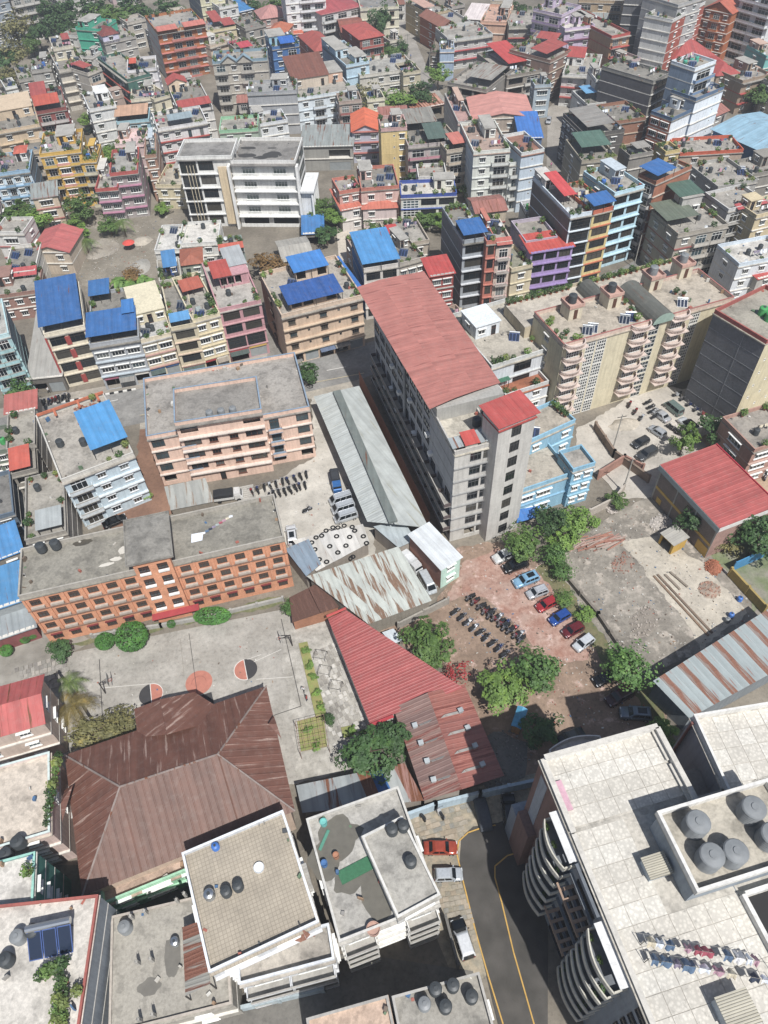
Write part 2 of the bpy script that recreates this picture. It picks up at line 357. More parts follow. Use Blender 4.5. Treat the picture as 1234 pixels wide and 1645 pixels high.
def sheet(name, A, B_, C, D_, m, parent=None, rib=.8, rh=.03, th=.05, local=None):
    """ribbed metal sheet; ribs run from edge A-B to edge D-C"""
    A, B_, C, D_ = [Vector(x) for x in (A, B_, C, D_)]
    x = (B_ - A).normalized(); z = x.cross(D_ - A).normalized(); y = z.cross(x)
    F = Matrix(((x.x, y.x, z.x, A.x), (x.y, y.y, z.y, A.y), (x.z, y.z, z.z, A.z), (0, 0, 0, 1))); Fi = F.inverted()
    a, b, c, d = [Fi @ p for p in (A, B_, C, D_)]
    mb = MB(); n = max(1, round((b - a).length / rib)); rw = .09
    if max(abs(c.z), abs(d.z)) < 2.5 and ((c - d).length < .8 * (b - a).length or abs(d.x) > .3 or abs(c.x - b.x) > .3):
        # planar but not a rectangle: parallel ribs clipped to the outline
        poly = [(p.x, p.y, p.z) for p in (a, b, c, d)]; xs0, xs1 = min(p[0] for p in poly), max(p[0] for p in poly)
        def span(x):
            ys = []
            for (x0, y0, z0), (x1, y1, z1) in zip(poly, poly[1:] + poly[:1]):
                if abs(x1 - x0) < 1e-6:
                    if abs(x - x0) < 1e-4: ys += [(y0, z0), (y1, z1)]
                elif min(x0, x1) - 1e-6 <= x <= max(x0, x1) + 1e-6: ys.append((y0 + (y1 - y0) * (x - x0) / (x1 - x0), z0 + (z1 - z0) * (x - x0) / (x1 - x0)))
            return (min(ys), max(ys)) if ys else ((0, 0), (0, 0))
        n = max(1, round((xs1 - xs0) / rib)); st_ = (xs1 - xs0) / n; cols = []
        for i in range(n):
            e = xs0 + i * st_; k = min(rw, st_ * .35)
            cols += [(e, rh), (e + k, rh), (e + k * 1.7, 0), (e + st_ - k * .7, 0)]
        cols += [(p[0], 0) for p in poly if xs0 + .01 < p[0] < xs1 - .01]; cols.append((xs1, rh)); cols.sort()
        pts = [(x, *span(x), o) for x, o in cols]
        for (x0, l0, h0, o0), (x1, l1, h1, o1) in zip(pts, pts[1:]):
            if x1 - x0 < 1e-5: continue
            w3 = lambda x, q, e: (x, q[0], q[1] + e)
            mb.quad(w3(x0, l0, o0), w3(x1, l1, o1), w3(x1, h1, o1), w3(x0, h0, o0)); mb.quad(w3(x0, l0, -th), w3(x0, h0, -th), w3(x1, h1, -th), w3(x1, l1, -th)); mb.quad(w3(x0, l0, -th), w3(x1, l1, -th), w3(x1, l1, o1), w3(x0, l0, o0)); mb.quad(w3(x1, h1, -th), w3(x0, h0, -th), w3(x0, h0, o0), w3(x1, h1, o1))
        o = mb.build(name, [m]); o.parent = parent; o.matrix_local = F
        return o
    def pt(s, t, o=0): q = a.lerp(b, s).lerp(d.lerp(c, s), t); return (q.x, q.y, q.z + o)
    s0 = []
    W_ = (b - a).length
    for i in range(n):
        e = i / n; k = min(rw / W_, .4 / n); s0 += [(e, rh), (e + k, rh), (e + k * 1.7, 0), ((i + 1) / n - k * .7, 0)]
    s0.append((1, rh))
    if rh == 0: s0 = [(0, 0), (1, 0)]
    vs = [pt(s, t, o) for t in (0, 1) for s, o in s0]; m_ = len(s0)
    mb.add(vs, [(i, i + 1, m_ + i + 1, m_ + i) for i in range(m_ - 1)])
    bs = [pt(s, t, -th) for t in (0, 1) for s, o in ((0, 0), (1, 0))]
    mb.add(bs, [(0, 2, 3, 1)]); o_ = len(mb.v) - 4
    mb.f += [(0, m_, o_ + 2, o_), (m_ - 1, o_ + 1, o_ + 3, 2 * m_ - 1)] + [tuple([o_, o_ + 1] + list(range(m_ - 1, -1, -1)))] + [tuple([o_ + 3, o_ + 2] + list(range(m_, 2 * m_)))]
    mb.m += [0] * 4
    o = mb.build(name, [m]); o.parent = parent
    o.matrix_local = F
    return o
def pitched(root, W, D, z, kind, m, rh=None, ov=.45, parent=None, rib=.9, u0=0, v0=0, gm=None):
    """gable (gw: ridge along the width, gd: along the depth), hip or shed roof over W x D at height z"""
    rh = rh or min(W, D) * .28
    x0, x1, y0, y1 = u0 - ov, u0 + W + ov, v0 - ov, v0 + D + ov; xm, ym = (x0 + x1) / 2, (y0 + y1) / 2
    t = z + .06
    out = []
    def S(a, b, c, d): out.append(sheet('roof_sheet', a, b, c, d, m, root, rib))
    if kind == 'gw':
        S((x0, y0, t), (x1, y0, t), (x1, ym, t + rh), (x0, ym, t + rh)); S((x1, y1, t), (x0, y1, t), (x0, ym, t + rh), (x1, ym, t + rh))
        tri = [((u0, v0 + .05, z), (u0, ym, z + rh * .9), (u0, v0 + D - .05, z)), ((u0 + W, v0 + .05, z), (u0 + W, v0 + D - .05, z), (u0 + W, ym, z + rh * .9))]
    elif kind == 'gd':
        S((x0, y1, t), (x0, y0, t), (xm, y0, t + rh), (xm, y1, t + rh)); S((x1, y0, t), (x1, y1, t), (xm, y1, t + rh), (xm, y0, t + rh))
        tri = [((u0, v0, z), (u0 + W, v0, z), (xm, v0, z + rh * .9)), ((u0 + W, v0 + D, z), (u0, v0 + D, z), (xm, v0 + D, z + rh * .9))]
    elif kind == 'shed':
        S((x0, y0, t), (x1, y0, t), (x1, y1, t + rh), (x0, y1, t + rh)); tri = []
        mb = MB(); mb.quad((u0, v0 + D, z), (u0 + W, v0 + D, z), (u0 + W, v0 + D, z + rh * .92), (u0, v0 + D, z + rh * .92))
        mb.add(((u0, v0, z), (u0, v0 + D, z), (u0, v0 + D, z + rh * .92), (u0 + W, v0, z), (u0 + W, v0 + D, z), (u0 + W, v0 + D, z + rh * .92)), ((0, 1, 2), (3, 5, 4))); mb.build('gable_wall', gm or CONC, root)
    else:
        i = min(W, D) / 2 + ov
        if W >= D:
            a, b = (x0 + i, ym, t + rh), (x1 - i, ym, t + rh)
            quads = [((x0, y0, t), (x1, y0, t), b, a), ((x1, y1, t), (x0, y1, t), a, b), ((x0, y1, t), (x0, y0, t), a, a), ((x1, y0, t), (x1, y1, t), b, b)]
        else:
            a, b = (xm, y0 + i, t + rh), (xm, y1 - i, t + rh)
            quads = [((x0, y0, t), (x1, y0, t), a, a), ((x1, y1, t), (x0, y1, t), b, b), ((x0, y1, t), (x0, y0, t), a, b), ((x1, y0, t), (x1, y1, t), b, a)]
        for qd in quads: S(*qd)
        tri = []
    if tri:
        mb = MB()
        for a, b, c in tri: mb.add((a, b, c), ((0, 1, 2),))
        mb.build('gable_wall', gm or CONC, root)
    return out
def house(label, q, st, wall='#cfc8ba', front='ww', side='.', h=None, **o):
    pit = o.get('pit'); par = 0 if pit else o.get('ph', .8)
    zb = o.get('zb', 0.0); o = dict(o)
    if not pit and not o.get('near') and label != 'tmp' and not o.get('name'):     # every lived-in terrace has its stair room, tanks and pots
        ra = random.Random(sum(map(ord, label)) * 17)
        if 'pent' not in o and 'can' not in o and ra.random() < .55:
            a = ra.choice((.04, .5, .62)); o['pent'] = [(a, a + ra.uniform(.28, .36), .5, .96, 2.5, None if ra.random() < .7 else ra.choice(('#cfcac0', '#c4a38f', '#b8c4cc')))]
        if 'tank' not in o: o['tank'] = ra.choice((1, 1, 2))
        elif isinstance(o['tank'], int): o['tank'] += ra.choice((0, 1))
        if 'sol' not in o and ra.random() < .55: o['sol'] = 1
        o['pl'] = o.get('pl', 0) + ra.choice((2, 3, 4)) if not isinstance(o.get('pl'), list) else o['pl']
        if 'cl' not in o and ra.random() < .3: o['cl'] = 1
        if 'dish' not in o and ra.random() < .2: o['dish'] = 1
    h = h or (st * 3.0 + par)
    A, u, v, W, D = frame(q, h + zb)
    cat = o.get('cat', 'house' if st < 5 else 'building'); near = o.get('near', P(662, float(q.replace(',', ' ').split()[1]), 0).y < 190)
    M = Matrix(((u.x, v.x, 0, A.x), (u.y, v.y, 0, A.y), (0, 0, 1, zb), (0, 0, 0, 1)))
    root = thing(o.get('name', 'house' if cat == 'house' else 'building'), label, cat, M)
    H = House(); H.root, H.W, H.D, H.h, H.M, H.label, H.near = root, W, D, h, M, label, near
    wm = wall if not isinstance(wall, str) else mat(wall, o.get('wk', 'plaster')); H.wm = wm
    rz = h - par; sh = rz / st; H.rz = rz; H.sh = sh
    bm = o['band'] if 'band' in o else '#d8d3c8'; bm = mat(bm, 'plaster') if isinstance(bm, str) else bm
    o = dict(o); o['bal'] = mat(o['bal'], 'plaster') if isinstance(o.get('bal'), str) else o.get('bal', bm)
    if isinstance(o.get('fm'), str): o['fm'] = mat(o['fm'], 'paint')
    mb = MB(); wms = [wm]
    for sd in 'frbl':
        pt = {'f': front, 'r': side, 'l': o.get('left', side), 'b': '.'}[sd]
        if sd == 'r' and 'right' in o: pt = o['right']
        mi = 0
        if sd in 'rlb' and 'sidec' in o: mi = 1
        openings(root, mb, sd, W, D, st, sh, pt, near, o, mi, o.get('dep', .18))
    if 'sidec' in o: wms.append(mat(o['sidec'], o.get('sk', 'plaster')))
    mb.build('wall', wms, root)
    bd = o.get('bandd', .28)
    if bm is not None and st > 0:                                  # floor slabs that show as ledges
        bb = MB(); ba = o.get('bw', .035); bb.box(-ba, W + ba, -bd, D + .02, -.11, .11); me = bb.mesh('floor_slab', [bm])
        for k in range(1, st + (1 if pit else 0)): put('floor_slab', me, root, Matrix.Translation((0, 0, k * sh)))
    if '/' in front and 's' in front.split('/')[1] and not pit or o.get('shop'):     # shop fronts: awning and sign boards
        rs = random.Random(int(W * 91)); n_ = len(front.split('/')[1]); bwid = (W - .5) / n_
        for i in range(n_):
            sb_ = MB(); sb_.box(-bwid * .46, bwid * .46, -.16, -.003, 0, rs.uniform(.5, .8)); sb_.build('sign_board', mat(rs.choice(('#b03a3f', '#3f7f5f', '#d8d4c8', '#35609a', '#c9a23f', '#7d8a90', '#d8d4c8', '#a85a72')), 'paint'), root, Matrix.Translation((.25 + bwid * (i + .5), 0, min(2.62, sh - .7))))
            if rs.random() < .65:
                c_ = mat(rs.choice(('#5f6f8a', '#8d8a84', '#3f6fa8', '#9a8f80', '#4f5f5a')), 'tin', rust=.03); sheet('awning', (.3 + bwid * i, -1.5, 2.35), (.2 + bwid * (i + 1), -1.5, 2.35), (.2 + bwid * (i + 1), -.02, 2.6), (.3 + bwid * i, -.02, 2.6), c_, root, .5)
    if pit:
        pc = mat(o.get('rc', '#b5483f'), 'tin', rust=o.get('rust', .05)); pitched(root, W, D, rz, pit, pc, o.get('rh'), o.get('ov', .45), rib=o.get('rib', .9), gm=wm)
    else:
        rb = MB(); ro = o.get('ro', .1); rb.box(-ro, W + ro, -max(ro, bd), D + ro, rz - .16, rz + .03); rf = rb.build('roof', o['roofm'] if 'roofm' in o else mat(o['roofc'], 'roofc') if 'roofc' in o else (ROOFC if sum(map(ord, label)) % 3 else ROOFD), root)
        pm = mat(o['parc'], 'plaster') if 'parc' in o else wm; t = .16; e = o.get('pe', .0)
        if par > .15:
            y0 = -max(e, bd * .9 if o.get('pf') else e)
            pb = MB(); z0, z1 = rz + .03, h
            pb.box(-e, W + e, y0, y0 + t, z0, z1); pb.box(-e, W + e, D + e - t, D + e, z0, z1); pb.box(-e, -e + t, y0 + t, D + e - t, z0, z1); pb.box(W + e - t, W + e, y0 + t, D + e - t, z0, z1)
            cm = mat(o['cap'], 'plaster') if 'cap' in o else pm; c = .05
            for bx in ((-e - c, W + e + c, y0 - c, y0 + t + c), (-e - c, W + e + c, D + e - t - c, D + e + c), (-e - c, -e + t + c, y0 + t + c, D + e - t - c), (W + e - t - c, W + e + c, y0 + t + c, D + e - t - c)):
                pb.box(*bx, z1 + .003, z1 + .07, 1)
            pb.build('parapet', [pm, cm], rf)
    occ = []
    for i, pn in enumerate(o.get('pent', [])):                      # rooms on the roof terrace
        u0, u1, v0, v1, ph = pn[:5]; pc = pn[5] if len(pn) > 5 else None; rk = pn[6] if len(pn) > 6 else None; pf = pn[7] if len(pn) > 7 else 'dw'
        x0, x1, y0, y1 = u0 * W, u1 * W, v0 * D, v1 * D; occ.append((x0, x1, y0, y1))
        Mp = Matrix.Translation((x0, y0, rz + .03)); rm = mat(pc, 'plaster') if pc else wm
        wd, dd = x1 - x0, y1 - y0
        wl = MB(); pend = []
        for sd in 'frbl':
            ang, fl, fx = SIDES[sd]; Wd = fl(wd, dd); xf = fx(wd, dd); holes = []
            pt = pf if sd == 'f' else ('w' if sd in 'lr' and Wd > 2.5 else '')
            n = len(pt)
            for j, c in enumerate(pt):
                if c == '.': continue
                bw = Wd / n; x = bw * (j + .5); w_, a, b_ = (min(1., bw * .7), .05, 2.1) if c == 'd' else ((bw * .84, .5, ph - .3) if c in 'og' else (min(1.4, bw * .7), .9, 2.1))
                w_ = max(.4, q1(w_)); b_ = min(a + q1(b_ - a), ph - .15)
                if x - w_ / 2 < .03: continue
                holes.append((x - w_ / 2, x + w_ / 2, a, b_))
                if c != 'o': pend.append((c, w_, q1(b_ - a), Matrix.Translation(xf(x, 0, a)) @ Matrix.Rotation(ang, 4, 'Z')))
            facade(wl, xf, Wd, 0, ph, holes, .15)
        if not rk: wl.box(-.2, wd + .2, -.25, dd + .2, ph, ph + .16, 1)
        rmo = wl.build('stair_room', [rm, rm if len(label) % 2 else CONC], root, Mp)
        for c, w_, hh, Mw in pend: put('door' if c == 'd' else 'window', win_mesh(w_, hh, 1 if c == 'd' else 2, WOODF if c == 'd' else o.get('fm', WF), GLS, False, c != 'd')[0], rmo, Mw)
        if rk:
            kd, kc = rk.split(':'); pitched(rmo, wd, dd, ph, kd, mat(kc, 'tin', rust=.06), None, .35, gm=rm)
    for i, cn in enumerate(o.get('can', [])):                       # sheet-metal canopies on posts
        u0, u1, v0, v1, z0, dz, cc = cn[:7]; x0, x1, y0, y1 = u0 * W, u1 * W, v0 * D, v1 * D
        if z0 < 2.6: occ.append((x0, x1, y0, y1))
        cm = mat(cc, 'tin', rust=cn[7] if len(cn) > 7 else .03); zz = rz + z0
        sheet('canopy_roof', (x0, y0, zz), (x1, y0, zz), (x1, y1, zz + dz), (x0, y1, zz + dz), cm, root, .7 if near else 1.2)
        pb = MB(); pb.box(-.05, .05, -.05, .05, 0, 1); me = pb.mesh('post', [DKF])
        for x in (x0 + .25, (x0 + x1) / 2, x1 - .25):
            for y, zt in ((y0 + .25, zz), (y1 - .25, zz + dz)):
                put('post', me, root, Matrix.Translation((x, y, rz + .03)) @ Matrix.Diagonal((1, 1, zt - rz - .1 + dz * .25 / max(.5, y1 - y0) * (1 if y < (y0 + y1) / 2 else -1), 1)))
    H.occ = occ; FOOT.append((M.inverted(), W, D, label))
    if not pit and label != 'tmp' and o.get('junk', 1):
        rj = random.Random(int(W * 131 + D * 17)); na = int(W * D * (.2 if not near else .07))
        for _ in range(na):
            x, y = rj.uniform(.4, max(.5, W - .4)), rj.uniform(.4, max(.5, D - .4))
            if rj.random() < .6: x, y = (x, rj.choice((.45, D - .45)) + rj.uniform(-.1, .3)) if rj.random() < .5 else (rj.choice((.45, W - .45)), y)
            if any(a < x < b and c < y < d for a, b, c, d in occ): continue
            JUNK.append((M @ Matrix.Translation((x, y, rz + .036)) @ Matrix.Rotation(rj.random() * 3, 4, 'Z'), rj.uniform(.12, .9) * (1.25 if not near else .8), rj.uniform(.1, .5), rj.choice((.05, .1, .25, .5, .8)), rj.randrange(9)))
    short = o.get('short', label)
    rnd = random.Random(sum(map(ord, label)) * 31 + st)
    def spot(edge):
        for _ in range(30):
            if edge: sd = rnd.random(); x, y = (rnd.uniform(.5, W - .5), rnd.choice((.55, D - .55))) if sd < .6 else (rnd.choice((.55, W - .55)), rnd.uniform(.5, D - .5))
            else: x, y = rnd.uniform(.9, max(.95, W - .9)), rnd.uniform(.9, max(.95, D - .9))
            if not any(a - .6 < x < b + .6 and c - .6 < y < d + .6 for a, b, c, d in occ): occ.append((x - .3, x + .3, y - .3, y + .3)); return x, y
        return None
    def spots(val, edge):
        L_ = []
        if isinstance(val, int):
            for _ in range(val):
                s = spot(edge)
                if s: L_.append(s)
        else: L_ = [(a * W, b * D) for a, b in val]
        return sorted(L_)
    for nm, fn, edge in (('tank', water_tank, False), ('sol', solar_heater, False), ('pl', plant_pot, True), ('cl', clothesline, False), ('dish', dish, True)):
        if nm in o and not pit:
            S = spots(o[nm], edge)
            for i, (x, y) in enumerate(S):
                fn(M @ Vector((x, y, rz + .035)), math.atan2(u.y, u.x), short, i, len(S), o.get('tkc', 'black'), near, rnd)
    return H
# ---------------------------------------------------------------- small things that stand on roofs
_C = {}
def cached(key, fn):
    if key not in _C: _C[key] = fn()
    return _C[key]
TANKC = {'black': mat('#3d4245', 'plastic', rough=.5), 'grey': mat('#7e8284', 'plastic', rough=.5), 'green': mat('#2f9a4a', 'plastic', rough=.5), 'blue': mat('#2f6fc0', 'plastic', rough=.5), 'steel': STEEL, 'teal': mat('#2ba88c', 'plastic', rough=.5)}
def _tank_mesh(r, h):
    b = MB(); pr = [(r * .97, 0), (r, .06)]
    n = 5
    for i in range(n): z = .1 + (h - .35) * i / n; dz = (h - .35) / n; pr += [(r, z), (r * .955, z + dz * .25), (r * .955, z + dz * .6), (r, z + dz * .85)]
    pr += [(r, h - .24), (r * .9, h - .12), (r * .45, h - .02), (.01, h)]
    b.lathe(pr, 16); b.add([(r * .97 * math.cos(6.2832 * i / 16), r * .97 * math.sin(6.2832 * i / 16), 0) for i in range(16)], [tuple(range(15, -1, -1))])
    return b
def water_tank(p, rz, label, i, n, kind, near, rnd, r=.55, h=1.35, lab=None, stand=False):
    me = cached(('tk', r, h, kind), lambda: _tank_mesh(r, h).mesh('body', [TANKC[kind]], True))
    ld = cached(('tkl', r, h, kind), lambda: MB().cyl(0, 0, h - .06, h + .08, r * .34, r * .3, 12).mesh('lid', [TANKC['grey' if kind == 'grey' else 'black']]))
    o = ordn(i, n); lab = lab or f"{kind} water tank{', ' + o + ',' if o else ''} on {label}"
    z = 0
    t = thing('water_tank', lab, 'water tank', TR(p.x, p.y, p.z, rnd.random() * 6), 'rooftop water tanks')
    if stand:
        b = MB()
        for a in range(4): b.box(math.cos(a * 1.57) * r * .7 - .04, math.cos(a * 1.57) * r * .7 + .04, math.sin(a * 1.57) * r * .7 - .04, math.sin(a * 1.57) * r * .7 + .04, 0, 1)
        b.cyl(0, 0, 1.0, 1.06, r * 1.05, None, 12); b.build('stand', DKF, t); z = 1.065
    put('body', me, t, Matrix.Translation((0, 0, z))); put('lid', ld, t, Matrix.Translation((0, 0, z)))
    return t
SOLM = mat((.02, .03, .055), 'glass'); SOLB = mat('#2c4f8f', 'paint')
def solar_heater(p, rz, label, i, n, kind, near, rnd, w=2.0, lab=None):
    o = ordn(i, n); lab = lab or f"solar water heater{', ' + o + ',' if o else ''} on {label}"
    t = thing('solar_heater', lab, 'solar heater', TR(p.x, p.y, p.z, -.25 + rnd.uniform(-.08, .08)), 'rooftop solar heaters')
    def pm(blue):
        b = MB(); a = R(32); c, s = math.cos(a), math.sin(a)
        def f(x, y, z): return (x, y * c - z * s, .35 + y * s + z * c)
        k = 3
        for j in range(k):
            x0 = -w / 2 + w * j / k + .03; x1 = -w / 2 + w * (j + 1) / k - .03
            vs = [f(x, y, z) for z in (0, .08) for y in (-.8, .8) for x in (x0, x1)]
            b.add(vs, ((0, 2, 3, 1), (0, 1, 5, 4), (2, 6, 7, 3), (0, 4, 6, 2), (1, 3, 7, 5)), 1)
            vs = [f(x, y, .082) for y in (-.8, .8) for x in (x0, x1)]; b.add(vs, ((0, 1, 3, 2),), 1)
            vs = [f(x, y, .085) for y in (-.74, .74) for x in (x0 + .05, x1 - .05)]; b.add(vs, ((0, 1, 3, 2),), 0)
        return b.mesh('panel', [SOLM, SOLB if blue else STEEL])
    put('panel', cached(('sol', w, rnd.random() < .4), lambda: pm(rnd.random() < .4)), t)
    put('tank', cached(('solt', w), lambda: MB().tube((-w / 2, .82, .95), (w / 2, .82, .95), .22, 10).mesh('tank', [STEEL], False)), t)
    def st():
        b = MB()
        for x in (-w / 2 + .15, w / 2 - .15):
            b.box(x - .03, x + .03, .7, .76, 0, .85); b.box(x - .03, x + .03, -.66, -.6, 0, .12)
        return b.mesh('stand', [DKF])
    put('stand', cached(('sols', w), st), t)
    return t
LEAFC = [mat(c, 'leaf') for c in ('#5a7d2e', '#6c9034', '#486a2b', '#7d8f3d', '#40622a')]
def leaf_cluster(n, rx, ry, rz_, size, seed, up=.5, zc=None, hollow=.35, clumps=0):
    rnd = random.Random(seed); b = MB(); cs = []
    if clumps:
        for _ in range(clumps):
            d = Vector((rnd.gauss(0, 1), rnd.gauss(0, 1), rnd.gauss(0, 1) * .8)).normalized() * rnd.uniform(.3, 1.08)
            cs.append((d, rnd.uniform(.14, .44)))
    for i in range(n):
        if cs:
            c, cr = cs[rnd.randrange(len(cs))]; e = Vector((rnd.gauss(0, 1), rnd.gauss(0, 1), rnd.gauss(0, 1))).normalized() * cr * rnd.uniform(.5, 1) ** .5
            d = c + e; nrm = (e * 2 + c + Vector((0, 0, up))).normalized()
        else:
            d = Vector((rnd.gauss(0, 1), rnd.gauss(0, 1), rnd.gauss(0, 1))).normalized() * rnd.uniform(hollow, 1) ** .6; nrm = (d + Vector((0, 0, up))).normalized()
        p = Vector((d.x * rx, d.y * ry, d.z * rz_ + (rz_ if zc is None else zc)))
        nrm = (nrm + Vector((rnd.uniform(-.7, .7), rnd.uniform(-.7, .7), rnd.uniform(-.5, .7)))).normalized()
        a = nrm.orthogonal().normalized(); a = Matrix.Rotation(rnd.random() * 6.28, 3, nrm) @ a; c2 = nrm.cross(a); s = size * rnd.uniform(.6, 1.35)
        b.add((p - a * s * .5, p + c2 * s * .32, p + a * s * .5, p - c2 * s * .32), ((0, 1, 2, 3),))
    return b
FARP = []
def plant_pot(p, rz, label, i, n, kind, near, rnd, lab=None):
    if not near: FARP.append((p.copy(), rnd.randrange(5), rnd.uniform(.9, 1.7))); return None
    o = ordn(i, n); lab = lab or f"leafy potted plant{', ' + o + ',' if o else ''} on {label}"
    v = rnd.randrange(5); s = rnd.uniform(.8, 1.5)
    t = thing('potted_plant', lab, 'plant', TR(p.x, p.y, p.z, rnd.random() * 6), 'rooftop potted plants')
    put('pot', cached('pot', lambda: MB().lathe([(.0, 0), (.2, 0), (.28, .4), (.24, .4), (.2, .36), (.0, .36)], 10).mesh('pot', [TERRA])), t)
    put('foliage', cached(('pf', v), lambda: leaf_cluster(130, .55, .55, .5, .26, 50 + v, .5, .55).mesh('foliage', [LEAFC[v]])), t, Matrix.Translation((0, 0, .34)) @ Matrix.Scale(s, 4))
    return t
CLC = [mat(c, 'cloth') for c in ('#e0e0e2', '#a8485a', '#54708f', '#b58a9a', '#2f3a4f', '#d0c4a8', '#8a7f96', '#dfe6f0', '#9aa5a3')]
def clothesline(p, rz, label, i, n, kind, near, rnd, L=4.0, lab=None, ang=None):
    o = ordn(i, n); lab = lab or f"clothesline hung with washing{', ' + o + ',' if o else ''} on {label}"
    t = thing('clothesline', lab, 'clothesline', TR(p.x, p.y, p.z, rz if ang is None else ang), 'rooftop clotheslines')
    b = MB(); b.tube((-L / 2, 0, 0), (-L / 2, 0, 1.8), .035); b.tube((L / 2, 0, 0), (L / 2, 0, 1.8), .035); b.build('post', DKF, t)
    MB().tube((-L / 2, 0, 1.75), (L / 2, 0, 1.75), .012, 4).build('line', DKF, t)
    x = -L / 2 + .3
    while x < L / 2 - .7:
        w_ = rnd.uniform(.4, 1.0); hh = rnd.uniform(.6, 1.2); b = MB(); m = 4
        for sd in (0, 1):
            for j in range(m):
                for k in range(2):
                    f = lambda jj, kk: (x + w_ * jj / m, .06 * math.sin(jj * 1.9 + x * 3) * kk + ((.3 if sd else -.12)) * kk * hh + (.02 if sd else -.02), 1.76 - hh * kk / 2 * (.92 if sd else .8))
                    b.quad(f(j, k), f(j + 1, k), f(j + 1, k + 1), f(j, k + 1))
        b.build('garment', rnd.choice(CLC), t); x += w_ + (rnd.uniform(.02, .3) if rnd.random() < .8 else rnd.uniform(.5, 1.4))
    return t
def dish(p, rz, label, i, n, kind, near, rnd, lab=None):
    o = ordn(i, n); t = thing('satellite_dish', lab or f"satellite dish{', ' + o + ',' if o else ''} on {label}", 'satellite dish', TR(p.x, p.y, p.z, rz + rnd.uniform(-.5, .5)), 'satellite dishes')
    MB().tube((0, 0, 0), (0, 0, .75), .04).build('pole', DKF, t)
    b = MB(); b.lathe([(.02, .0), (.2, .03), (.38, .11), (.48, .2), (.47, .21), (.37, .13), (.2, .05), (.02, .02)], 14)
    b.build('dish', mat('#b9bcbd', 'paint'), t, Matrix.Translation((0, -.03, .78)) @ Matrix.Rotation(R(50), 4, 'X')); return t
# ---------------------------------------------------------------- trees
BARK = mat('#5b4a3a', 'conc'); TREES = []
def crown_mesh(kind, v):
    sd = hash(kind) % 97 if False else sum(map(ord, kind)) * 7 + v * 13
    c = {'broad': LEAFC[0], 'dark': mat('#456a33', 'leaf'), 'bright': mat('#779f33', 'leaf'), 'feather': mat('#5c8838', 'leaf'), 'olive': mat('#827f48', 'leaf'), 'hedge': mat('#4a8a2a', 'leaf'), 'rustyl': mat('#8a6b36', 'leaf'), 'red': mat('#b3262c', 'leaf')}[kind]
    if kind == 'hedge': b = leaf_cluster(2600, 1, 1, .95, .13, sd, .6, 0, .75)
    elif kind == 'feather': b = leaf_cluster(2600, 1, 1, 1, .16, sd, .2, 0, .3, 60)
    elif kind == 'red': b = leaf_cluster(420, 1, 1, 1, .15, sd, .4, 0, .3, 30)
    elif kind == 'olive': b = leaf_cluster(1700, 1, 1, 1, .15, sd, .3, 0, .3, 45)
    else: b = leaf_cluster(3200, 1, 1, 1, .15, sd, .6, 0, .3, 30)
    return b.mesh('crown', [c])
def tree(label, px, py, r, h, kind='broad', ry=None, v=0, name='tree', group=None, zb=0, pz=None, tr=None):
    """px, py is the middle of the crown in the photo"""
    zc = zb + (pz if pz is not None else h * .65); p = P(px, py, zc); TREES.append((p.x, p.y, r))
    t = thing(name, label, 'tree' if name == 'tree' else 'shrub', TR(p.x, p.y, zb, v * 1.3), group)
    rzv = (h - h * .3) / 2 if kind != 'hedge' else h * .5
    put('crown', cached(('cr', kind, v % 3), lambda: crown_mesh(kind, v % 3)), t, Matrix.Translation((0, 0, zc - zb)) @ Matrix.Diagonal((r, ry or r, rzv, 1)))
    b = MB(); rr = tr or max(.09, r * .055); top = zc - zb + rzv * .1
    b.tube((0, 0, 0), (0, 0, top), rr * 1.3, 7, None, rr * .7); rnd = random.Random(v + int(px))
    for i in range(6):
        a = i * 1.05 + rnd.random(); z = top * rnd.uniform(.6, 1)
        b.tube((0, 0, z), (math.cos(a) * r * .65, math.sin(a) * (ry or r) * .65, z + rzv * rnd.uniform(.2, .7)), rr * .5, 5, None, rr * .15)
    b.build('trunk', BARK, t); return t
def palm(label, px, py, h, r, col='#5f7f2c', n=14, name='palm_tree', zb=0, seed=1):
    p = P(px, py, h + zb); t = thing(name, label, 'palm' if name == 'palm_tree' else 'plant', TR(p.x, p.y, zb)); rnd = random.Random(seed)
    MB().tube((0, 0, 0), (.1, 0, h), .16, 7, None, .11).build('trunk', BARK, t); m = mat(col, 'leaf')
    for i in range(n):
        a = i * 2.4 + rnd.random() * .4; rise = rnd.uniform(.05, .75); b = MB(); k = 7; L = r * rnd.uniform(.8, 1.1); pts = []
        for j in range(k + 1):
            s = j / k; pts.append(Vector((math.cos(a) * L * s, math.sin(a) * L * s, h + L * (rise * s - .95 * s * s))))
        sd = Vector((-math.sin(a), math.cos(a), 0))
        for j in range(k):
            w0, w1 = [r * .17 * math.sin(math.pi * min(1, .12 + .88 * x / k)) + .01 for x in (j, j + 1)]
            for s_ in (-1, 1):
                if name == 'palm_tree':
                    for q in range(3):
                        a0 = pts[j].lerp(pts[j + 1], q / 3); a1 = pts[j].lerp(pts[j + 1], (q + .62) / 3); e = sd * s_ * w0 * 1.7 + (pts[j + 1] - pts[j]) * .7 + Vector((0, 0, -.1 * r))
                        b.add((a0, a1, a0 + e), ((0, 1, 2),))
                else: b.quad(pts[j], pts[j + 1], pts[j + 1] + sd * s_ * w1 * 1.5 + Vector((0, 0, .1)), pts[j] + sd * s_ * w0 * 1.5 + Vector((0, 0, .1)))
        b.build('frond', m, t)
    return t
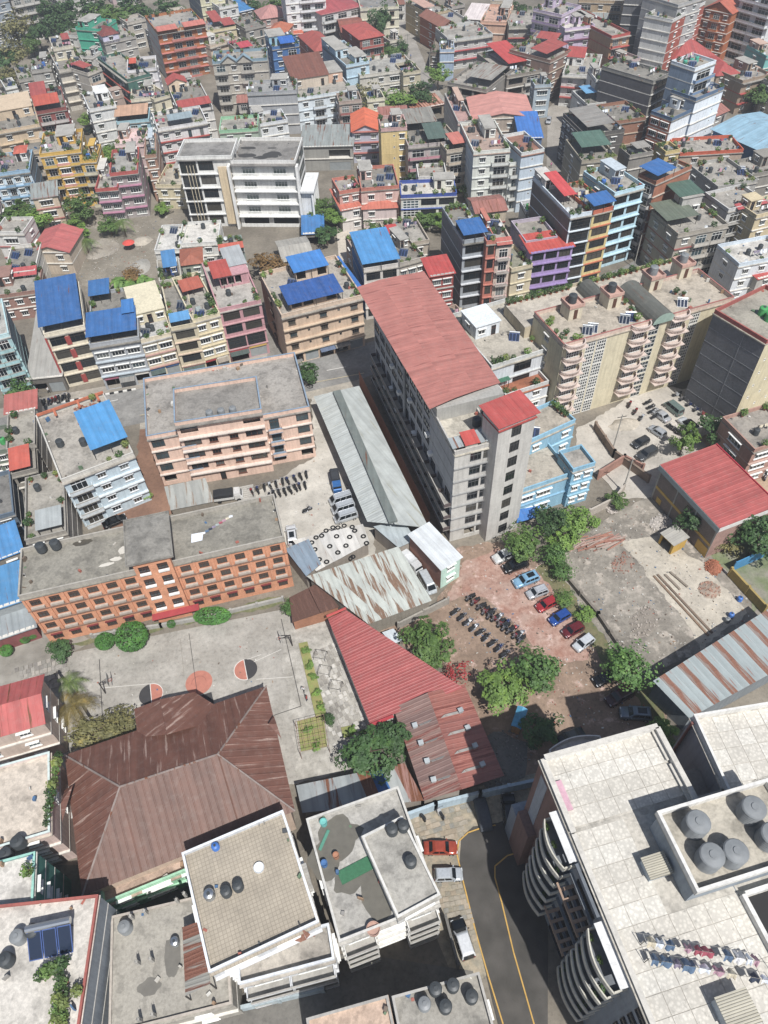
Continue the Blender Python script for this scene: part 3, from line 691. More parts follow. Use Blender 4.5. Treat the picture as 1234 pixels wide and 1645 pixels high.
# ---------------------------------------------------------------- vehicles
TYRE = mat('#17181a', 'plastic', rough=.8); CGL = mat((.012, .015, .018), 'glass'); LAMP = mat('#d9dde0', 'glass'); TAIL = mat('#8f1a1a', 'glass'); CHR = mat((.6, .6, .62), 'metal', rough=.3)
def loft(b, secs, mi=None, cap=True):
    n = len(secs[0]); vs = [p for s in secs for p in s]; fs = []
    for i in range(len(secs) - 1):
        for j in range(n): k = (j + 1) % n; fs.append((i * n + j, i * n + k, (i + 1) * n + k, (i + 1) * n + j))
    if cap: fs += [tuple(range(n - 1, -1, -1)), tuple(range((len(secs) - 1) * n, len(secs) * n))]
    b.add(vs, fs, mi)
CARS = {  # length, width, height, belt height, cabin: rear base, rear top, front top, front base (fractions from the rear), bonnet height
    'hatch': (3.6, 1.6, 1.5, .92, .0, .07, .56, .76, .88), 'sedan': (4.3, 1.7, 1.45, .92, .14, .3, .58, .75, .9), 'suv': (4.4, 1.82, 1.72, 1.08, .0, .06, .58, .74, 1.03),
    'van': (4.3, 1.7, 1.95, 1.1, .0, .02, .76, .93, 1.02), 'mini': (3.3, 1.5, 1.55, .95, .0, .06, .6, .8, .9)}
def car(label, x0, y0, x1, y1, kind, col, roofc=None, group=None, sun=False, rack=False, cover=False, top=None, zp=.6, sc=1):
    """pixel of the tail and of the nose, at half height"""
    A, B_ = P(x0, y0, zp), P(x1, y1, zp); d = B_ - A; c = (A + B_) / 2
    L, Wd, Ht, zb, a0, a1, a2, a3, hb = CARS[kind]
    M = TR(c.x, c.y, 0, math.atan2(d.y, d.x), sc); t = thing('car', label, 'car', M, group); cm = mat(col, 'car' if not cover else 'cloth'); hw = Wd / 2
    if cover:
        b = MB(); S = []
        for f, zt, k in ((0, .7, .86), (.04, 1.0, .95), (.2, 1.38, .98), (.5, 1.5, 1), (.62, 1.45, 1), (.75, 1.05, 1), (.95, .92, .95), (1, .6, .84)):
            x = -L / 2 + L * f; w_ = hw * k; S.append([(x, -w_ * 1.05, .12), (x, -w_ * 1.02, zt * .55), (x, -w_ * .82, zt * .93), (x, 0, zt), (x, w_ * .82, zt * .93), (x, w_ * 1.02, zt * .55), (x, w_ * 1.05, .12)])
        loft(b, S); b.build('cover', cm, t, None, True); wheels = True
    else:
        b = MB(); S = []
        tail = zb - .02 if a0 < .1 else .88
        for f, zt, k, z0 in ((0, tail * .8, .86, .34), (.02, tail * .97, .95, .28), (.1, tail, .985, .24), (.35, zb, 1, .22), (.62, zb, 1, .22), (a3, zb - .02, .99, .22), (min(.93, a3 + .12), hb, .97, .24), (.97, hb * .88, .92, .28), (1, hb * .62, .82, .34)):
            x = -L / 2 + L * f; w_ = hw * k; S.append([(x, -w_ * .9, z0), (x, -w_, z0 + .12), (x, -w_, zt - .2), (x, -w_ * .95, zt - .05), (x, -w_ * .72, zt), (x, w_ * .72, zt), (x, w_ * .95, zt - .05), (x, w_, zt - .2), (x, w_, z0 + .12), (x, w_ * .9, z0)])
        loft(b, S); b.build('body', cm, t, None, True)
        X = [-L / 2 + L * f for f in (a0 + .015, a1 + .015, a2, a3)]; zt = Ht; wb, wt = hw * .95, hw * .78
        b = MB(); S = []
        for x, z, w_ in ((X[0], zb - .06, wb), ):
            pass
        cab = [(X[0], zb - .06, X[3], zb - .06, wb), (X[0] * .85 + X[1] * .15, zb + .08, X[3] * .85 + X[2] * .15, zb + .08, wb * .985), (X[1] - .02, zt - .1, X[2] + .06, zt - .1, wt * 1.03), (X[1] + .1, zt - .02, X[2] - .08, zt - .02, wt * .93), (X[1] + .3, zt, X[2] - .3, zt, wt * .7)]
        loft(b, [[(q[0], -q[4], q[1]), (q[2], -q[4] * .97, q[3]), (q[2], q[4] * .97, q[3]), (q[0], q[4], q[1])] for q in cab], None, True)
        rm = mat(roofc, 'car') if roofc else cm
        b.build('cabin', rm, t)
        def pane(nm, pts, m=CGL): MB().add(pts, [tuple(range(len(pts)))]).build(nm, m, t)
        e = .02; z0, z1 = zb + .06, zt - .13
        def xr(z): return X[0] + (X[1] - X[0]) * (z - zb) / (zt - zb)
        def xf_(z): return X[3] + (X[2] - X[3]) * (z - zb) / (zt - zb)
        def wz(z): return wb * .985 + (wt * 1.03 - wb * .985) * (z - zb - .08) / (zt - .18 - zb)
        pane('windscreen', [(xf_(z0) + .03 + e, -wz(z0) * .86, z0), (xf_(z0) + .03 + e, wz(z0) * .86, z0), (xf_(z1) + .06 + e, wz(z1) * .84, z1), (xf_(z1) + .06 + e, -wz(z1) * .84, z1)])
        pane('rear_window', [(xr(z0) - .03 - e, wz(z0) * .82, z0), (xr(z0) - .03 - e, -wz(z0) * .82, z0), (xr(z1) - .06 - e, -wz(z1) * .8, z1), (xr(z1) - .06 - e, wz(z1) * .8, z1)])
        for sd in (-1, 1):
            n = 3 if kind in ('suv', 'van') else 2; lo, hi = (xr(z0) + .22, xr(z1) + .16), (xf_(z0) - .3, xf_(z1) - .14)
            for i in range(n):
                g = .05
                p0 = [lo[k] + (hi[k] - lo[k]) * i / n + g for k in (0, 1)]; p1 = [lo[k] + (hi[k] - lo[k]) * (i + 1) / n - g for k in (0, 1)]
                pts = [(p0[0], sd * (wz(z0) + .015), z0), (p1[0], sd * (wz(z0) + .015), z0), (p1[1], sd * (wz(z1) + .015), z1), (p0[1], sd * (wz(z1) + .015), z1)]
                pane('side_window', pts if sd < 0 else pts[::-1])
        if sun: MB().box(X[1] + .5, X[2] - .45, -wt * .62, wt * .62, zt + .002, zt + .02).build('sunroof', CGL, t)
        if rack:
            b = MB()
            for sd in (-1, 1): b.box(X[1] + .2, X[2] - .2, sd * wt * .85 - .03, sd * wt * .85 + .03, zt, zt + .07)
            b.build('roof_rail', CHR, t)
        if top: MB().box(X[1] + .2, X[2] - .2, -wt * .8, wt * .8, zt + .01, zt + .22).build('roof_load', mat(top, 'cloth'), t)
        for sd in (-1, 1):
            MB().box(L / 2 - .2, L / 2 - .05, sd * hw * .66 - .16, sd * hw * .66 + .16, hb * .72, hb * .86).build('headlight', LAMP, t)
            MB().box(-L / 2 - .005, -L / 2 + .12, sd * hw * .74 - .11, sd * hw * .74 + .11, zb * .62, zb * .85).build('tail_light', TAIL, t)
            MB().box(X[3] - .35, X[3] - .22, sd * (hw + .09) - .09, sd * (hw + .09) + .09, zb, zb + .14).build('mirror', cm, t)
    for fx in (.19, .81):
        for sd in (-1, 1):
            wm = cached('wheel', lambda: MB().tube((0, -.1, 0), (0, .1, 0), .31, 14).mesh('wheel', [TYRE])); wo = put('wheel', wm, t, Matrix.Translation((-L / 2 + L * fx, sd * (hw - .1), .31)))
            put('rim', cached('rim', lambda: MB().tube((0, -.105, 0), (0, .105, 0), .19, 10).mesh('rim', [CHR])), wo)
    return t
def bike_proto():
    def whl(): return MB().tube((0, -.05, 0), (0, .05, 0), .29, 12).mesh('wheel', [TYRE])
    return whl
BIKEC = [mat(c, 'car') for c in ('#16181c', '#16181c', '#8f1f1f', '#1f2f5f', '#2a2c2f', '#b8bcc0', '#202225')]
def motorbike(label, p, ang, v, group, lean=.12):
    M = Matrix.Translation((p.x, p.y, p.z)) @ Matrix.Rotation(ang, 4, 'Z') @ Matrix.Rotation(lean, 4, 'X') @ Matrix.Diagonal((1.1, 1.45, 1.1, 1)); t = thing('motorcycle', label, 'motorcycle', M, group); c = BIKEC[v % len(BIKEC)]
    wm = cached('bwheel', lambda: MB().tube((0, -.05, 0), (0, .05, 0), .29, 12).mesh('wheel', [TYRE]))
    for x in (-.62, .64): put('wheel', wm, t, Matrix.Translation((x, 0, .29)))
    def body():
        b = MB(); loft(b, [[(x, -w_, z0), (x, -w_, z1 - .06), (x, -w_ * .5, z1), (x, w_ * .5, z1), (x, w_, z1 - .06), (x, w_, z0)] for x, w_, z0, z1 in ((-.75, .05, .62, .72), (-.4, .12, .5, .76), (.0, .1, .32, .74), (.1, .17, .36, .92), (.35, .17, .5, .98), (.5, .08, .6, .92))]); b.box(-.2, .3, -.14, .14, .2, .5); return b
    put('body', cached(('bb', v % 7), lambda: body().mesh('body', [c])), t)
    def seat():
        b = MB(); loft(b, [[(x, -w_, z), (x, -w_ * .7, z + .1), (x, w_ * .7, z + .1), (x, w_, z)] for x, w_, z in ((-.8, .1, .78), (-.5, .15, .74), (-.1, .15, .72), (.1, .09, .76))]); return b
    put('seat', cached('bseat', lambda: seat().mesh('seat', [BLK])), t)
    def fork():
        b = MB(); b.tube((.64, .09, .29), (.4, .1, .98), .03); b.tube((.64, -.09, .29), (.4, -.1, .98), .03); b.tube((.38, -.36, 1.05), (.4, .36, 1.05), .025); b.tube((.4, 0, .9), (.38, 0, 1.06), .03)
        b.box(.46, .58, -.09, .09, .8, .95); b.box(.4, .9, -.06, .06, .6, .62); b.tube((.3, .36, 1.05), (.32, .4, 1.2), .035); b.tube((.3, -.36, 1.05), (.32, -.4, 1.2), .035); return b
    put('handlebar', cached('bfork', lambda: fork().mesh('handlebar', [CHR])), t)
    put('exhaust', cached('bex', lambda: MB().tube((-.8, -.16, .34), (.1, -.16, .26), .05).mesh('exhaust', [CHR])), t)
    return t
def row(fn, n, a, b):
    for i in range(n):
        f = i / max(1, n - 1); fn(i, n, a[0] + (b[0] - a[0]) * f, a[1] + (b[1] - a[1]) * f)
# ---------------------------------------------------------------- ground, roads, yards
_FZ = [0]
def flat(name, pts, m, z=.0, wpts=None):
    if not wpts: _FZ[0] += 1; z = .0035 * _FZ[0]
    ps = wpts or [P(x, y, 0) for x, y in pts]
    if not wpts and name.split('_')[0] in ('dirt', 'brick', 'grass', 'construction', 'sand', 'vacant', 'concrete', 'red', 'car', 'motorcycle', 'rear', 'garden'):
        rj = random.Random(len(ps) * 7 + _FZ[0]); q = []
        for a, c in zip(ps, ps[1:] + ps[:1]):            # ragged outline
            n = max(1, int((c - a).length / .8)); e = (c - a).normalized() if (c - a).length > .01 else Vector((1, 0, 0)); nr = Vector((-e.y, e.x, 0)); o_ = 0
            for i in range(n): o_ = o_ * .6 + rj.uniform(-.35, .35); q.append(a + (c - a) * (i / n) + nr * (o_ if i else 0))
        ps = q
    b = MB(); b.add([(p.x, p.y, z) for p in ps], [tuple(range(len(ps)))])
    o = b.build(name, m); o['kind'] = 'structure'
    nz = o.data.polygons[0].normal.z
    if nz < 0: o.data.flip_normals()
    return o
def pp(s): a = [float(x) for x in s.split()]; return list(zip(a[::2], a[1::2]))
G = lambda c, **k: mat(c, 'ground', **k)
flat('ground', 0, G('#857c6d', c2='#6f675a', c3='#5f6a45', t3=.66), -.02, [Vector(p) for p in ((-900, -300, 0), (900, -300, 0), (900, 2200, 0), (-900, 2200, 0))])
ASPH = G('#8f8d88', c2='#7d7b77', s=.3); ASPD = G('#57534e', c2='#47443f', s=.4, g=.6); CEM = G('#b3ada0', c2='#9e998d', s=.16); CEM2 = G('#c4beb1', c2='#aaa498', s=.2)
flat('road', pp('-120 706 70 652 215 626 475 576 578 553 720 520 850 480 1000 430 1060 395 1200 340 1225 362 1085 418 1010 450 860 505 730 550 583 608 500 628 225 680 -120 756'), ASPH, .004)
flat('pavement', pp('-120 690 60 640 215 612 470 560 580 538 578 553 475 576 215 626 70 652 -120 706'), G('#a89f92', c2='#8f887c'), .006)
flat('pavement', pp('583 608 500 628 225 680 225 694 505 640 590 622'), G('#b0a797', c2='#9a9284'), .006)
flat('road', pp('636 -40 668 -30 670 20 668 66 684 104 691 124 710 152 728 170 775 198 800 215 785 226 755 208 714 174 684 139 664 114 645 82 641 60 640 16'), G('#a39d95', c2='#8c877f'), .004)
flat('road', pp('880 175 905 150 930 140 938 150 912 190 905 240 912 300 935 350 900 352 878 270'), G('#a29b90', c2='#8d867b'), .004)
flat('alley', pp('420 430 450 440 463 575 430 580'), G('#8e8a82', c2='#78746c'), .004)
flat('alley', pp('540 360 575 360 572 420 545 425'), G('#cabfae', c2='#b5ab9b'), .004)
flat('vacant_lot', pp('125 345 270 340 300 400 235 460 130 460'), G('#8f8676', c2='#7b7364', c3='#a8a195', t3=.58), .004)
flat('school_court', pp('98 1052 440 982 480 975 505 1160 480 1260 85 1260 60 1100'), G('#aaa59b', c2='#969187', s=.25), .004)
flat('school_path', pp('-60 1090 40 1012 100 1002 150 1030 110 1052 110 1110 -60 1140'), G('#9b958a', c2='#857f74', s=.4), .006)
flat('garden_terrace', pp('452 1020 525 985 625 1170 560 1240 475 1260'), G('#b5b0a5', c2='#989388', s=.5, g=1.), .006)
flat('dirt_yard', pp('735 880 800 870 905 925 1000 1075 1060 1130 1120 1290 800 1290 790 1200 700 1060 600 1020 610 990 700 980'), G('#9a806a', c2='#806a57', s=.18, c3='#b89a8a', t3=.56, g=1.), .004)
flat('brick_chip_patch', pp('742 905 800 880 880 930 935 1020 945 1060 905 1062 850 1030 780 960 715 965'), G('#9c6f5c', c2='#a98a7a', s=.4, c3='#c4a79a', t3=.56), .008)
flat('grass_verge', pp('880 905 905 925 1000 1060 1060 1130 1125 1270 1090 1265 1030 1130 960 1050 860 915'), G('#5f6a3a', c2='#7a6e4e', s=.5, c3='#4a5f2a', t3=.55), .010)
flat('construction_lot', pp('905 890 1000 815 1050 790 1240 985 1050 1085 1000 1070 905 930'), G('#978f82', c2='#787166', s=.22, c3='#aba092', t3=.52, g=1.), .004)
flat('sand_patch', pp('1000 870 1060 860 1130 905 1200 985 1125 1045 1110 1010 1060 950'), G('#bfb5a2', c2='#a89f8f', s=.3), .008)
flat('concrete_yard', pp('395 800 505 735 500 640 545 640 600 800 640 880 560 930 470 900 440 850 400 840'), CEM2, .004)
flat('concrete_yard', pp('600 850 660 880 700 960 660 1000 600 960'), G('#8f8576', c2='#7a7163'), .005)
flat('red_earth_lane', pp('225 690 262 700 275 800 300 820 180 850 150 800 215 790'), G('#8f6a52', c2='#7a5945'), .004)
flat('car_yard', pp('925 690 1010 640 1060 620 1110 625 1180 690 1060 800 1000 800 930 740'), G('#bdb5a8', c2='#a69f93', s=.2), .004)
flat('motorcycle_yard', pp('1120 700 1190 670 1270 680 1270 800 1190 790'), G('#b89c7c', c2='#a58b6e'), .004)
flat('rear_yard', pp('1120 880 1150 840 1260 800 1260 960 1210 985 1190 930'), G('#8d8778', c2='#6f7a50', s=.3), .006)
flat('stone_paving', pp('640 1310 740 1270 870 1240 880 1290 800 1330 745 1350 735 1400 770 1500 790 1560 740 1600 690 1480 680 1350'), G('#a8997f', c2='#8d8674', s=1.2, g=1.), .004)
flat('lane', pp('741 1345 760 1328 800 1322 880 1290 880 1645 900 1760 830 1760 800 1645 770 1520 738 1385'), ASPD, .008)
flat('lane', pp('380 1600 560 1530 760 1560 800 1760 330 1760 330 1640'), G('#7b776f', c2='#65615a'), .004)
flat('alley', pp('-60 1390 200 1390 330 1420 330 1500 -60 1500'), G('#6a6a60', c2='#55584c'), .004)
flat('grass_verge', pp('100 1040 150 1024 260 1002 455 958 454 970 260 1012 150 1033'), G('#5f6a3a', c2='#7a7550', s=.8), .010)
# yellow edge lines of the lane
def stripe(name, pts, wd, m, z=.014):
    z += .13
    ps = [P(x, y, 0) for x, y in pts]; b = MB()
    for a, c in zip(ps, ps[1:]):
        d = (c - a).normalized(); n = Vector((-d.y, d.x, 0)) * wd / 2; b.quad(*[(q.x, q.y, z) for q in (a - n, c - n + d * .02, c + n + d * .02, a + n)])
    o = b.build(name, m); o['kind'] = 'structure'
    if o.data.polygons[0].normal.z < 0: o.data.flip_normals()
    return o
YEL = mat('#c79a2b', 'paint', rough=.8); WHT = mat('#d8d6cf', 'paint', rough=.8)
stripe('painted_line', pp('796 1326 775 1330 752 1338 737 1352 734 1372 745 1420 765 1500 785 1570 808 1645 820 1690'), .16, YEL)
stripe('painted_line', pp('840 1368 815 1375 795 1392 795 1410 806 1450 825 1530 845 1600 862 1660'), .16, YEL)
for a in ('120 657 190 643', '525 596 556 590', '470 607 500 601'): stripe('painted_line', pp(a), .18, WHT, .012)
stripe('painted_line', pp('225 668 585 600'), .15, mat('#c9b98f', 'paint'), .012)
# black and white kerb
def kerb(x0, y0, x1, y1):
    a, c = P(x0, y0, 0), P(x1, y1, 0); d = (c - a); n = int(d.length / .9); r = tag(bpy.data.objects.new('kerb', None), None, None, None, 'structure'); COL.objects.link(r)
    r.matrix_world = TR(a.x, a.y, 0, math.atan2(d.y, d.x)); mes = []
    for m in (WHT, BLK): b = MB(); b.box(0, .88, -.18, .18, 0, .26); mes.append(b.mesh('kerb_block', [m]))
    for i in range(n): put('kerb_block', mes[i % 2], r, Matrix.Translation((i * .9, 0, 0)))
kerb(70, 652, 222, 625); kerb(468, 577, 582, 553)
# basketball court
ORG = mat('#b8705a', 'paint', rough=.85); BLKP = mat('#3b3a3b', 'paint', rough=.85); WL = mat('#d5d2ca', 'paint', rough=.85)
def arc_sheet(name, c, r, a0, a1, m, z, inner=0, n=28):
    z += .11
    b = MB()
    for i in range(n):
        t0, t1 = a0 + (a1 - a0) * i / n, a0 + (a1 - a0) * (i + 1) / n
        e = lambda t, q: (c.x + math.cos(t) * q, c.y + math.sin(t) * q, z)
        if inner: b.quad(e(t0, inner), e(t0, r), e(t1, r), e(t1, inner))
        else: b.add(((c.x, c.y, z), e(t0, r), e(t1, r)), ((0, 1, 2),))
    o = b.build(name, m); o['kind'] = 'structure'; return o
cc = P(320, 1097, 0); ux = (P(396, 1076, 0) - P(244, 1117, 0)).normalized(); ca = math.atan2(ux.y, ux.x)
arc_sheet('court_circle', cc, 2.0, 0, 6.2832, ORG, .010); arc_sheet('court_circle_line', cc, 1.1, ca, ca + 3.1416, mat('#8f4f40', 'paint'), .014, 1.04)
for (x, y), s in (((395, 1076), 0), ((243, 1116), 1)):
    c = P(x, y, 0); arc_sheet('court_semicircle', c, 1.75, ca + 1.5708, ca + 4.7124, BLKP if s else ORG, .010); arc_sheet('court_semicircle', c, 1.75, ca - 1.5708, ca + 1.5708, ORG if s else BLKP, .010)
    arc_sheet('court_line', c, 1.8, ca - 1.5708 + (0 if s else 3.1416), ca + 1.5708 + (0 if s else 3.1416), WL, .013, 1.7)
    n = Vector((-ux.y, ux.x, 0)); b = MB(); _z = .126; b.quad(*[(q.x, q.y, _z) for q in (c - n * 1.75 - ux * .05, c - n * 1.75 + ux * .05, c + n * 1.75 + ux * .05, c + n * 1.75 - ux * .05)]); b.build('court_line', WL)['kind'] = 'structure'
flat('court_key', pp('307 1123 340 1112 344 1130 311 1141'), BLKP, .012)
for a in ('163 1106 243 1099', '180 1172 222 1150', '408 1064 452 1044', '412 1092 470 1088', '398 1060 420 1052'): stripe('court_line', pp(a), .07, WL, .013)
stripe('court_line', pp('304 1018 320 1134'), .07, BLKP, .016); stripe('court_line', pp('160 1060 166 1170'), .09, BLKP, .013); stripe('court_line', pp('452 995 484 1135 440 1150'), .09, BLKP, .013); stripe('court_line', pp('290 1026 296 1085'), .06, mat('#8c867c', 'paint'), .013)
# ---------------------------------------------------------------- houses of the neighbourhood, far rows first
RED, SAL, BLU, GRN = '#aa4840', '#c9705f', '#2b69ab', '#4d6b5c'
CRM, BEI, WHI, GRY, PNK, SKY = '#d9cfb4', '#c9bba3', '#dcdcd8', '#a7a59f', '#c98f96', '#a9c6d6'
h = house
# top row, left to right
h('grey apartment block behind top left trees', '15 -5 66 -15 12 -45', 5, '#a9a49b', 'bbb', 'w', bal='#c9c5bd')
h('blue-grey house cut by left edge', '-30 8 13 -2 -28 -25', 5, '#8f9aa3', 'ww', 'w')
h('white block beyond the trees, top left', '95 5 150 -5 100 -25', 3, '#c4c1ba', 'ww', 'w', sol=1)
h('bright mint green house near the palms', '121 44 161 47 140 28', 4, '#35b391', '.w', '.', parc='#35b391', band='#35b391', sol=[(.2, .5)], pent=[(.0, .45, .2, .95, 2.2, '#35b391')])
h('grey house with lilac attic room', '167 68 217 57 188 41', 3, '#a39f99', 'ww', 'w', pl=4, pent=[(0, .5, 0, .6, 2.6, '#c9c6de', 'hip:#7d3a34', 'w')])
h('dark green house with red slanting ledges', '156 92 204 128 212 98', 4, '#3f6b5f', 'www', 'w', band='#b5503f', bandd=.7, pl=3, tank=1)
h('beige house with solar roof, top left', '85 78 116 73 92 58', 5, '#c6bda8', 'ww', 'w', band='#d9cf9c', sol=1, tank=1, cl=1, can=[(.6, 1, .2, .7, 2.2, .2, RED)])
h('cream house with three jutting ledges', '94 113 138 105 80 78', 4, '#bdb6a8', '.w.', 'w', band='#d3c9b6', bandd=.9, tank=2, pl=3, dish=1, sol=1)
h('house with peach balcony ledges and orange pots', '140 118 163 109 138 92', 4, '#bcb3a4', 'b', 'w', bal='#d6b9a0', can=[(0, .6, .1, .6, 2.1, .3, RED)], pl=3)
h('grey house with blue tank, upper left', '50 114 82 110 46 95', 3, '#a5a29b', '.w', 'w', tank=[(.6, .5)], tkc='blue', pl=2, cl=1)
h('rough grey house left of blue tank house', '30 128 52 124 26 108', 2, '#99958c', 'w', '.', pl=3)
h('small white turret house at left', '8 141 27 137 6 127', 2, WHI, 'v', '.', sol=1)
h('beige house with white framed windows, left', '-8 212 63 199 -2 164', 4, '#cbb392', 'ww', 'w', band='#c9b08c', bandd=.6, pent=[(.08, .95, .42, .95, 2.6, '#cdb595', None, '.dw')], sol=[(.6, .75)], tank=1)
h('red tiled terrace house below beige roof', '58 180 106 172 76 142', 4, '#8f4a44', 'bb', 'w', bal='#c9c0bb', band='#b8606a', can=[(0, .85, 0, .35, 2.4, .8, '#c04f35'), (-.05, .5, .35, 1, 2.6, .5, RED)], tank=1, pl=2)
h('white house with grey patched terrace', '143 176 186 168 150 147', 4, '#d5d5d2', 'w.', 'ww', roofc='#a09c93', pent=[(.45, .9, .5, .95, 2.3, '#e2e2df')], pl=2)
h('cyan house under a peach striped canopy', '187 196 239 191 191 178', 3, '#9cc4cf', 'wbw', 'w', can=[(-.03, 1.0, 0, .9, 2.3, .3, '#c69a78')], tank=[(.85, .8)], pl=2)
h('house with flat pink terrace and orange tarp', '184 232 229 230 183 208', 3, '#d3b7b3', 'ww', 'w', roofc='#d8b9b6', parc='#dcc4c0', tank=[(.7, .7), (.85, .75)], pl=3)
h('pale house with lilac ledges, upper left', '204 114 251 109 203 94', 4, '#d8d5d6', 'ww', 'w', band='#d8d0d4', sol=2, tank=1, can=[(.1, .35, .2, .6, 2.1, .2, '#d4532f')])
h('lilac-white house with red railings', '193 135 248 127 196 114', 3, '#cfc9c8', 'ww', 'w', pl=4)
h('small cream house with black tanks', '210 160 248 156 212 140', 3, CRM, 'dw', 'w', tank=2, cl=1, sol=1)
h('cream annexe beside the orange house', '247 160 273 152 249 138', 3, '#d3c9ab', 'd', '.', tank=1, cl=1)
h('orange house with salmon tiled awnings', '252 51 329 38 266 20', 5, '#b06a35', 'wbbw', '.', band='#c9776a', bandd=1.0, sidec='#c9c6bf', can=[(0, .42, -.08, .12, 1.2, .5, SAL), (.55, 1, -.08, .12, 1.2, .5, SAL)], sol=1, tank=1, pl=2)
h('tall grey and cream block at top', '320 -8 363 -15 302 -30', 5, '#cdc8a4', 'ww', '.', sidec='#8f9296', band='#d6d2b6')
h('white house right of the cream block', '352 12 382 6 352 -10', 4, '#cfcfcc', 'ww', 'w', pl=3)
h('low house with bright blue tarp roof', '385 20 407 15 372 2', 2, '#7d7266', 'ww', 'w', pit='shed', rc='#2a7fbd', rh=.8)
h('cream house with red gabled roof terrace', '333 50 379 42 336 28', 3, '#d6c79b', '.w', 'w', can=[(.35, .7, .3, 1, 2.0, .9, RED), (.6, 1, 0, .45, 1.6, .6, RED)], cl=1, pl=2)
h('peach garden terrace house with red ledge', '337 74 384 60 345 58', 3, '#cbb8a0', 'w.', 'w', band='#b5503f', bandd=.6, pl=7, tank=[(.05, .6)], tkc='blue')
h('terrace with red tent and green tank', '384 84 424 76 380 66', 3, '#a39c92', 'ww', 'w', pl=5, can=[(.1, .6, .05, .5, 1.8, .4, '#c43b4a')], tank=[(.3, .8)], tkc='green')
hb6 = h('grey-beige block with two dormer gables', '341 99 429 93 346 82', 5, '#b3ac9e', 'bwBv', 'v', bal='#bdb7aa', band='#c6c0b4', parc='#7f9aa8', pl=5, tank=2, sol=[(.1, .5)], dish=1)
h('grey flat house behind orange hip roof', '394 46 427 38 402 26', 3, '#98948c', 'wd', 'w', tank=[(.5, .6), (.6, .6)], pl=2)
h('salmon low house with hip roof, top', '420 31 462 25 436 14', 2, '#b98f84', 'ww', 'w', pit='hip', rc='#b97f78')
h('pink house with orange hip roofs', '430 52 459 53 428 38', 3, '#cba392', 'ww', 'w', pit='hip', rc='#b5603a')
h('blue porch beside the pink house', '459 56 486 54 458 38', 2, '#3f78b8', 'ww', 'w', pit='shed', rc='#c4592f', rh=1.2)
h('deep blue house with blue canopy', '437 76 480 70 430 58', 5, '#3f6fa8', 'wb', 'w', bal='#3f73b0', band='#5f93c4', pent=[(0, .6, .35, 1, 2.6, '#8fc0d6')], can=[(.3, .85, -.1, .3, 1.8, .8, '#1f66bd')], pl=2, tank=1)
h('big white apartment at the top edge', '457 -12 522 -18 464 -40', 6, '#dedede', 'wbb', 'w', bal='#e6e6e6', bs='p')
h('white house with red roof, top centre', '517 24 582 10 520 -4', 4, '#c9c8c5', 'bbb', 'w', pit='hip', rc='#a8464a', bal='#d5d5d2', rh=1.6)
h('house with brown tile roof and glazed attic', '550 54 585 51 552 29', 3, '#8a5a48', 'gg', 'w', pit='gw', rc='#96523f', fm='#3a4a44', rh=1.5)
h('brick red house with solar roof', '578 64 616 57 582 36', 4, '#8f4f42', 'bb', 'w', pit='hip', rc='#b04a40', band='#b5564a', rh=1.3)
h('cream hotel beside the tall conifer', '579 14 641 10 585 -14', 4, '#d3cdb4', '.ww', 'w', fm='#6a5648', band='#ded8c2', roofc='#8d8a84')
h('red hip roofed cottage, top centre', '507 83 541 77 512 52', 3, '#a8665c', 'ww', 'w', pit='hip', rc='#aa4a3e')
h('light blue house with stair terraces', '556 105 593 98 545 66', 4, '#b3cede', '.w', '.', band='#bcd6e4', pent=[(0, .55, .4, 1, 2.6, '#bcd8e6'), (.5, 1, .1, .5, 1.8, '#bcd8e6')], tank=[(.3, .85), (.45, .85)], sidec='#9fb3c4')
h('beige house with rows of solar panels', '578 121 668 109 590 92', 3, '#c8c2b4', '.wWw', 'w', band='#c9c4b8', sol=4, pl=5, roofc='#a9a69d')
h('cream house right of the solar roof', '648 117 676 113 650 100', 3, '#c4b89a', 'w', 'w', pl=4)
h('tiny cream house among trees', '590 160 618 157 592 147', 2, '#d8d2b4', 'w', '.', sol=1)
h('white and blue house with long terrace', '478 158 567 144 490 116', 3, '#d3dde2', 'wbwW', 'w', band='#c4cfd6', bal='#cfd9df', pent=[(.05, .7, .45, 1, 3.0, '#c9b9a4', 'shed:#7a4a3a', 'w.d'), (.72, .98, .5, 1, 2.9, '#d3a98c', None, 'v')], sol=[(.3, .25)], pl=4)
h('rust striped tin shed by upper road', '682 173 713 167 678 157', 1, '#8f8272', 's', '.', pit='shed', rc='#c08a74', rust=.2, rh=.6, h=3.2)
h('little rust tin shed by upper road', '667 180 683 177 666 168', 1, '#8f8272', 's', '.', pit='shed', rc='#b5735c', rust=.2, rh=.4, h=2.8)
h('brown house lining the upper road', '692 84 716 84.5 689 44', 2, '#75695d', 'ww', 'www', roofc='#8c8173', pl=5)
h('tan house at the road top', '689 23 724 16 690 -5', 3, '#b3a07c', 'ww', 'w', pl=3, can=[(0, .5, .2, .8, 2, .2, '#c49a86')])
h('orange brick gable house by road', '710 45 734 40 712 18', 3, '#a8603f', 'w', 'w', pit='gd', rc='#8f5a48')
h('white house with red tiled ledges', '722 40 756 34 726 12', 3, '#c4c4bf', 'bb', 'w', band='#b5484a', bandd=.8, bal='#c9c9c5', sol=1, pl=2)
h('long white wing with red tile edge', '722 64 792 54 730 40', 3, '#bdbdb8', 'wwww', 'w', band='#b5484a', bandd=.8, tank=1, pl=4)
h('narrow blue house over the road bend', '707 80 730 79.5 705 66', 3, '#9fb4cc', '.', '.', roofc='#d8c3ad')
h('ochre house behind the yellow tree', '692 97 706 96.5 692 86', 1, '#b8a35f', 'w', '.')
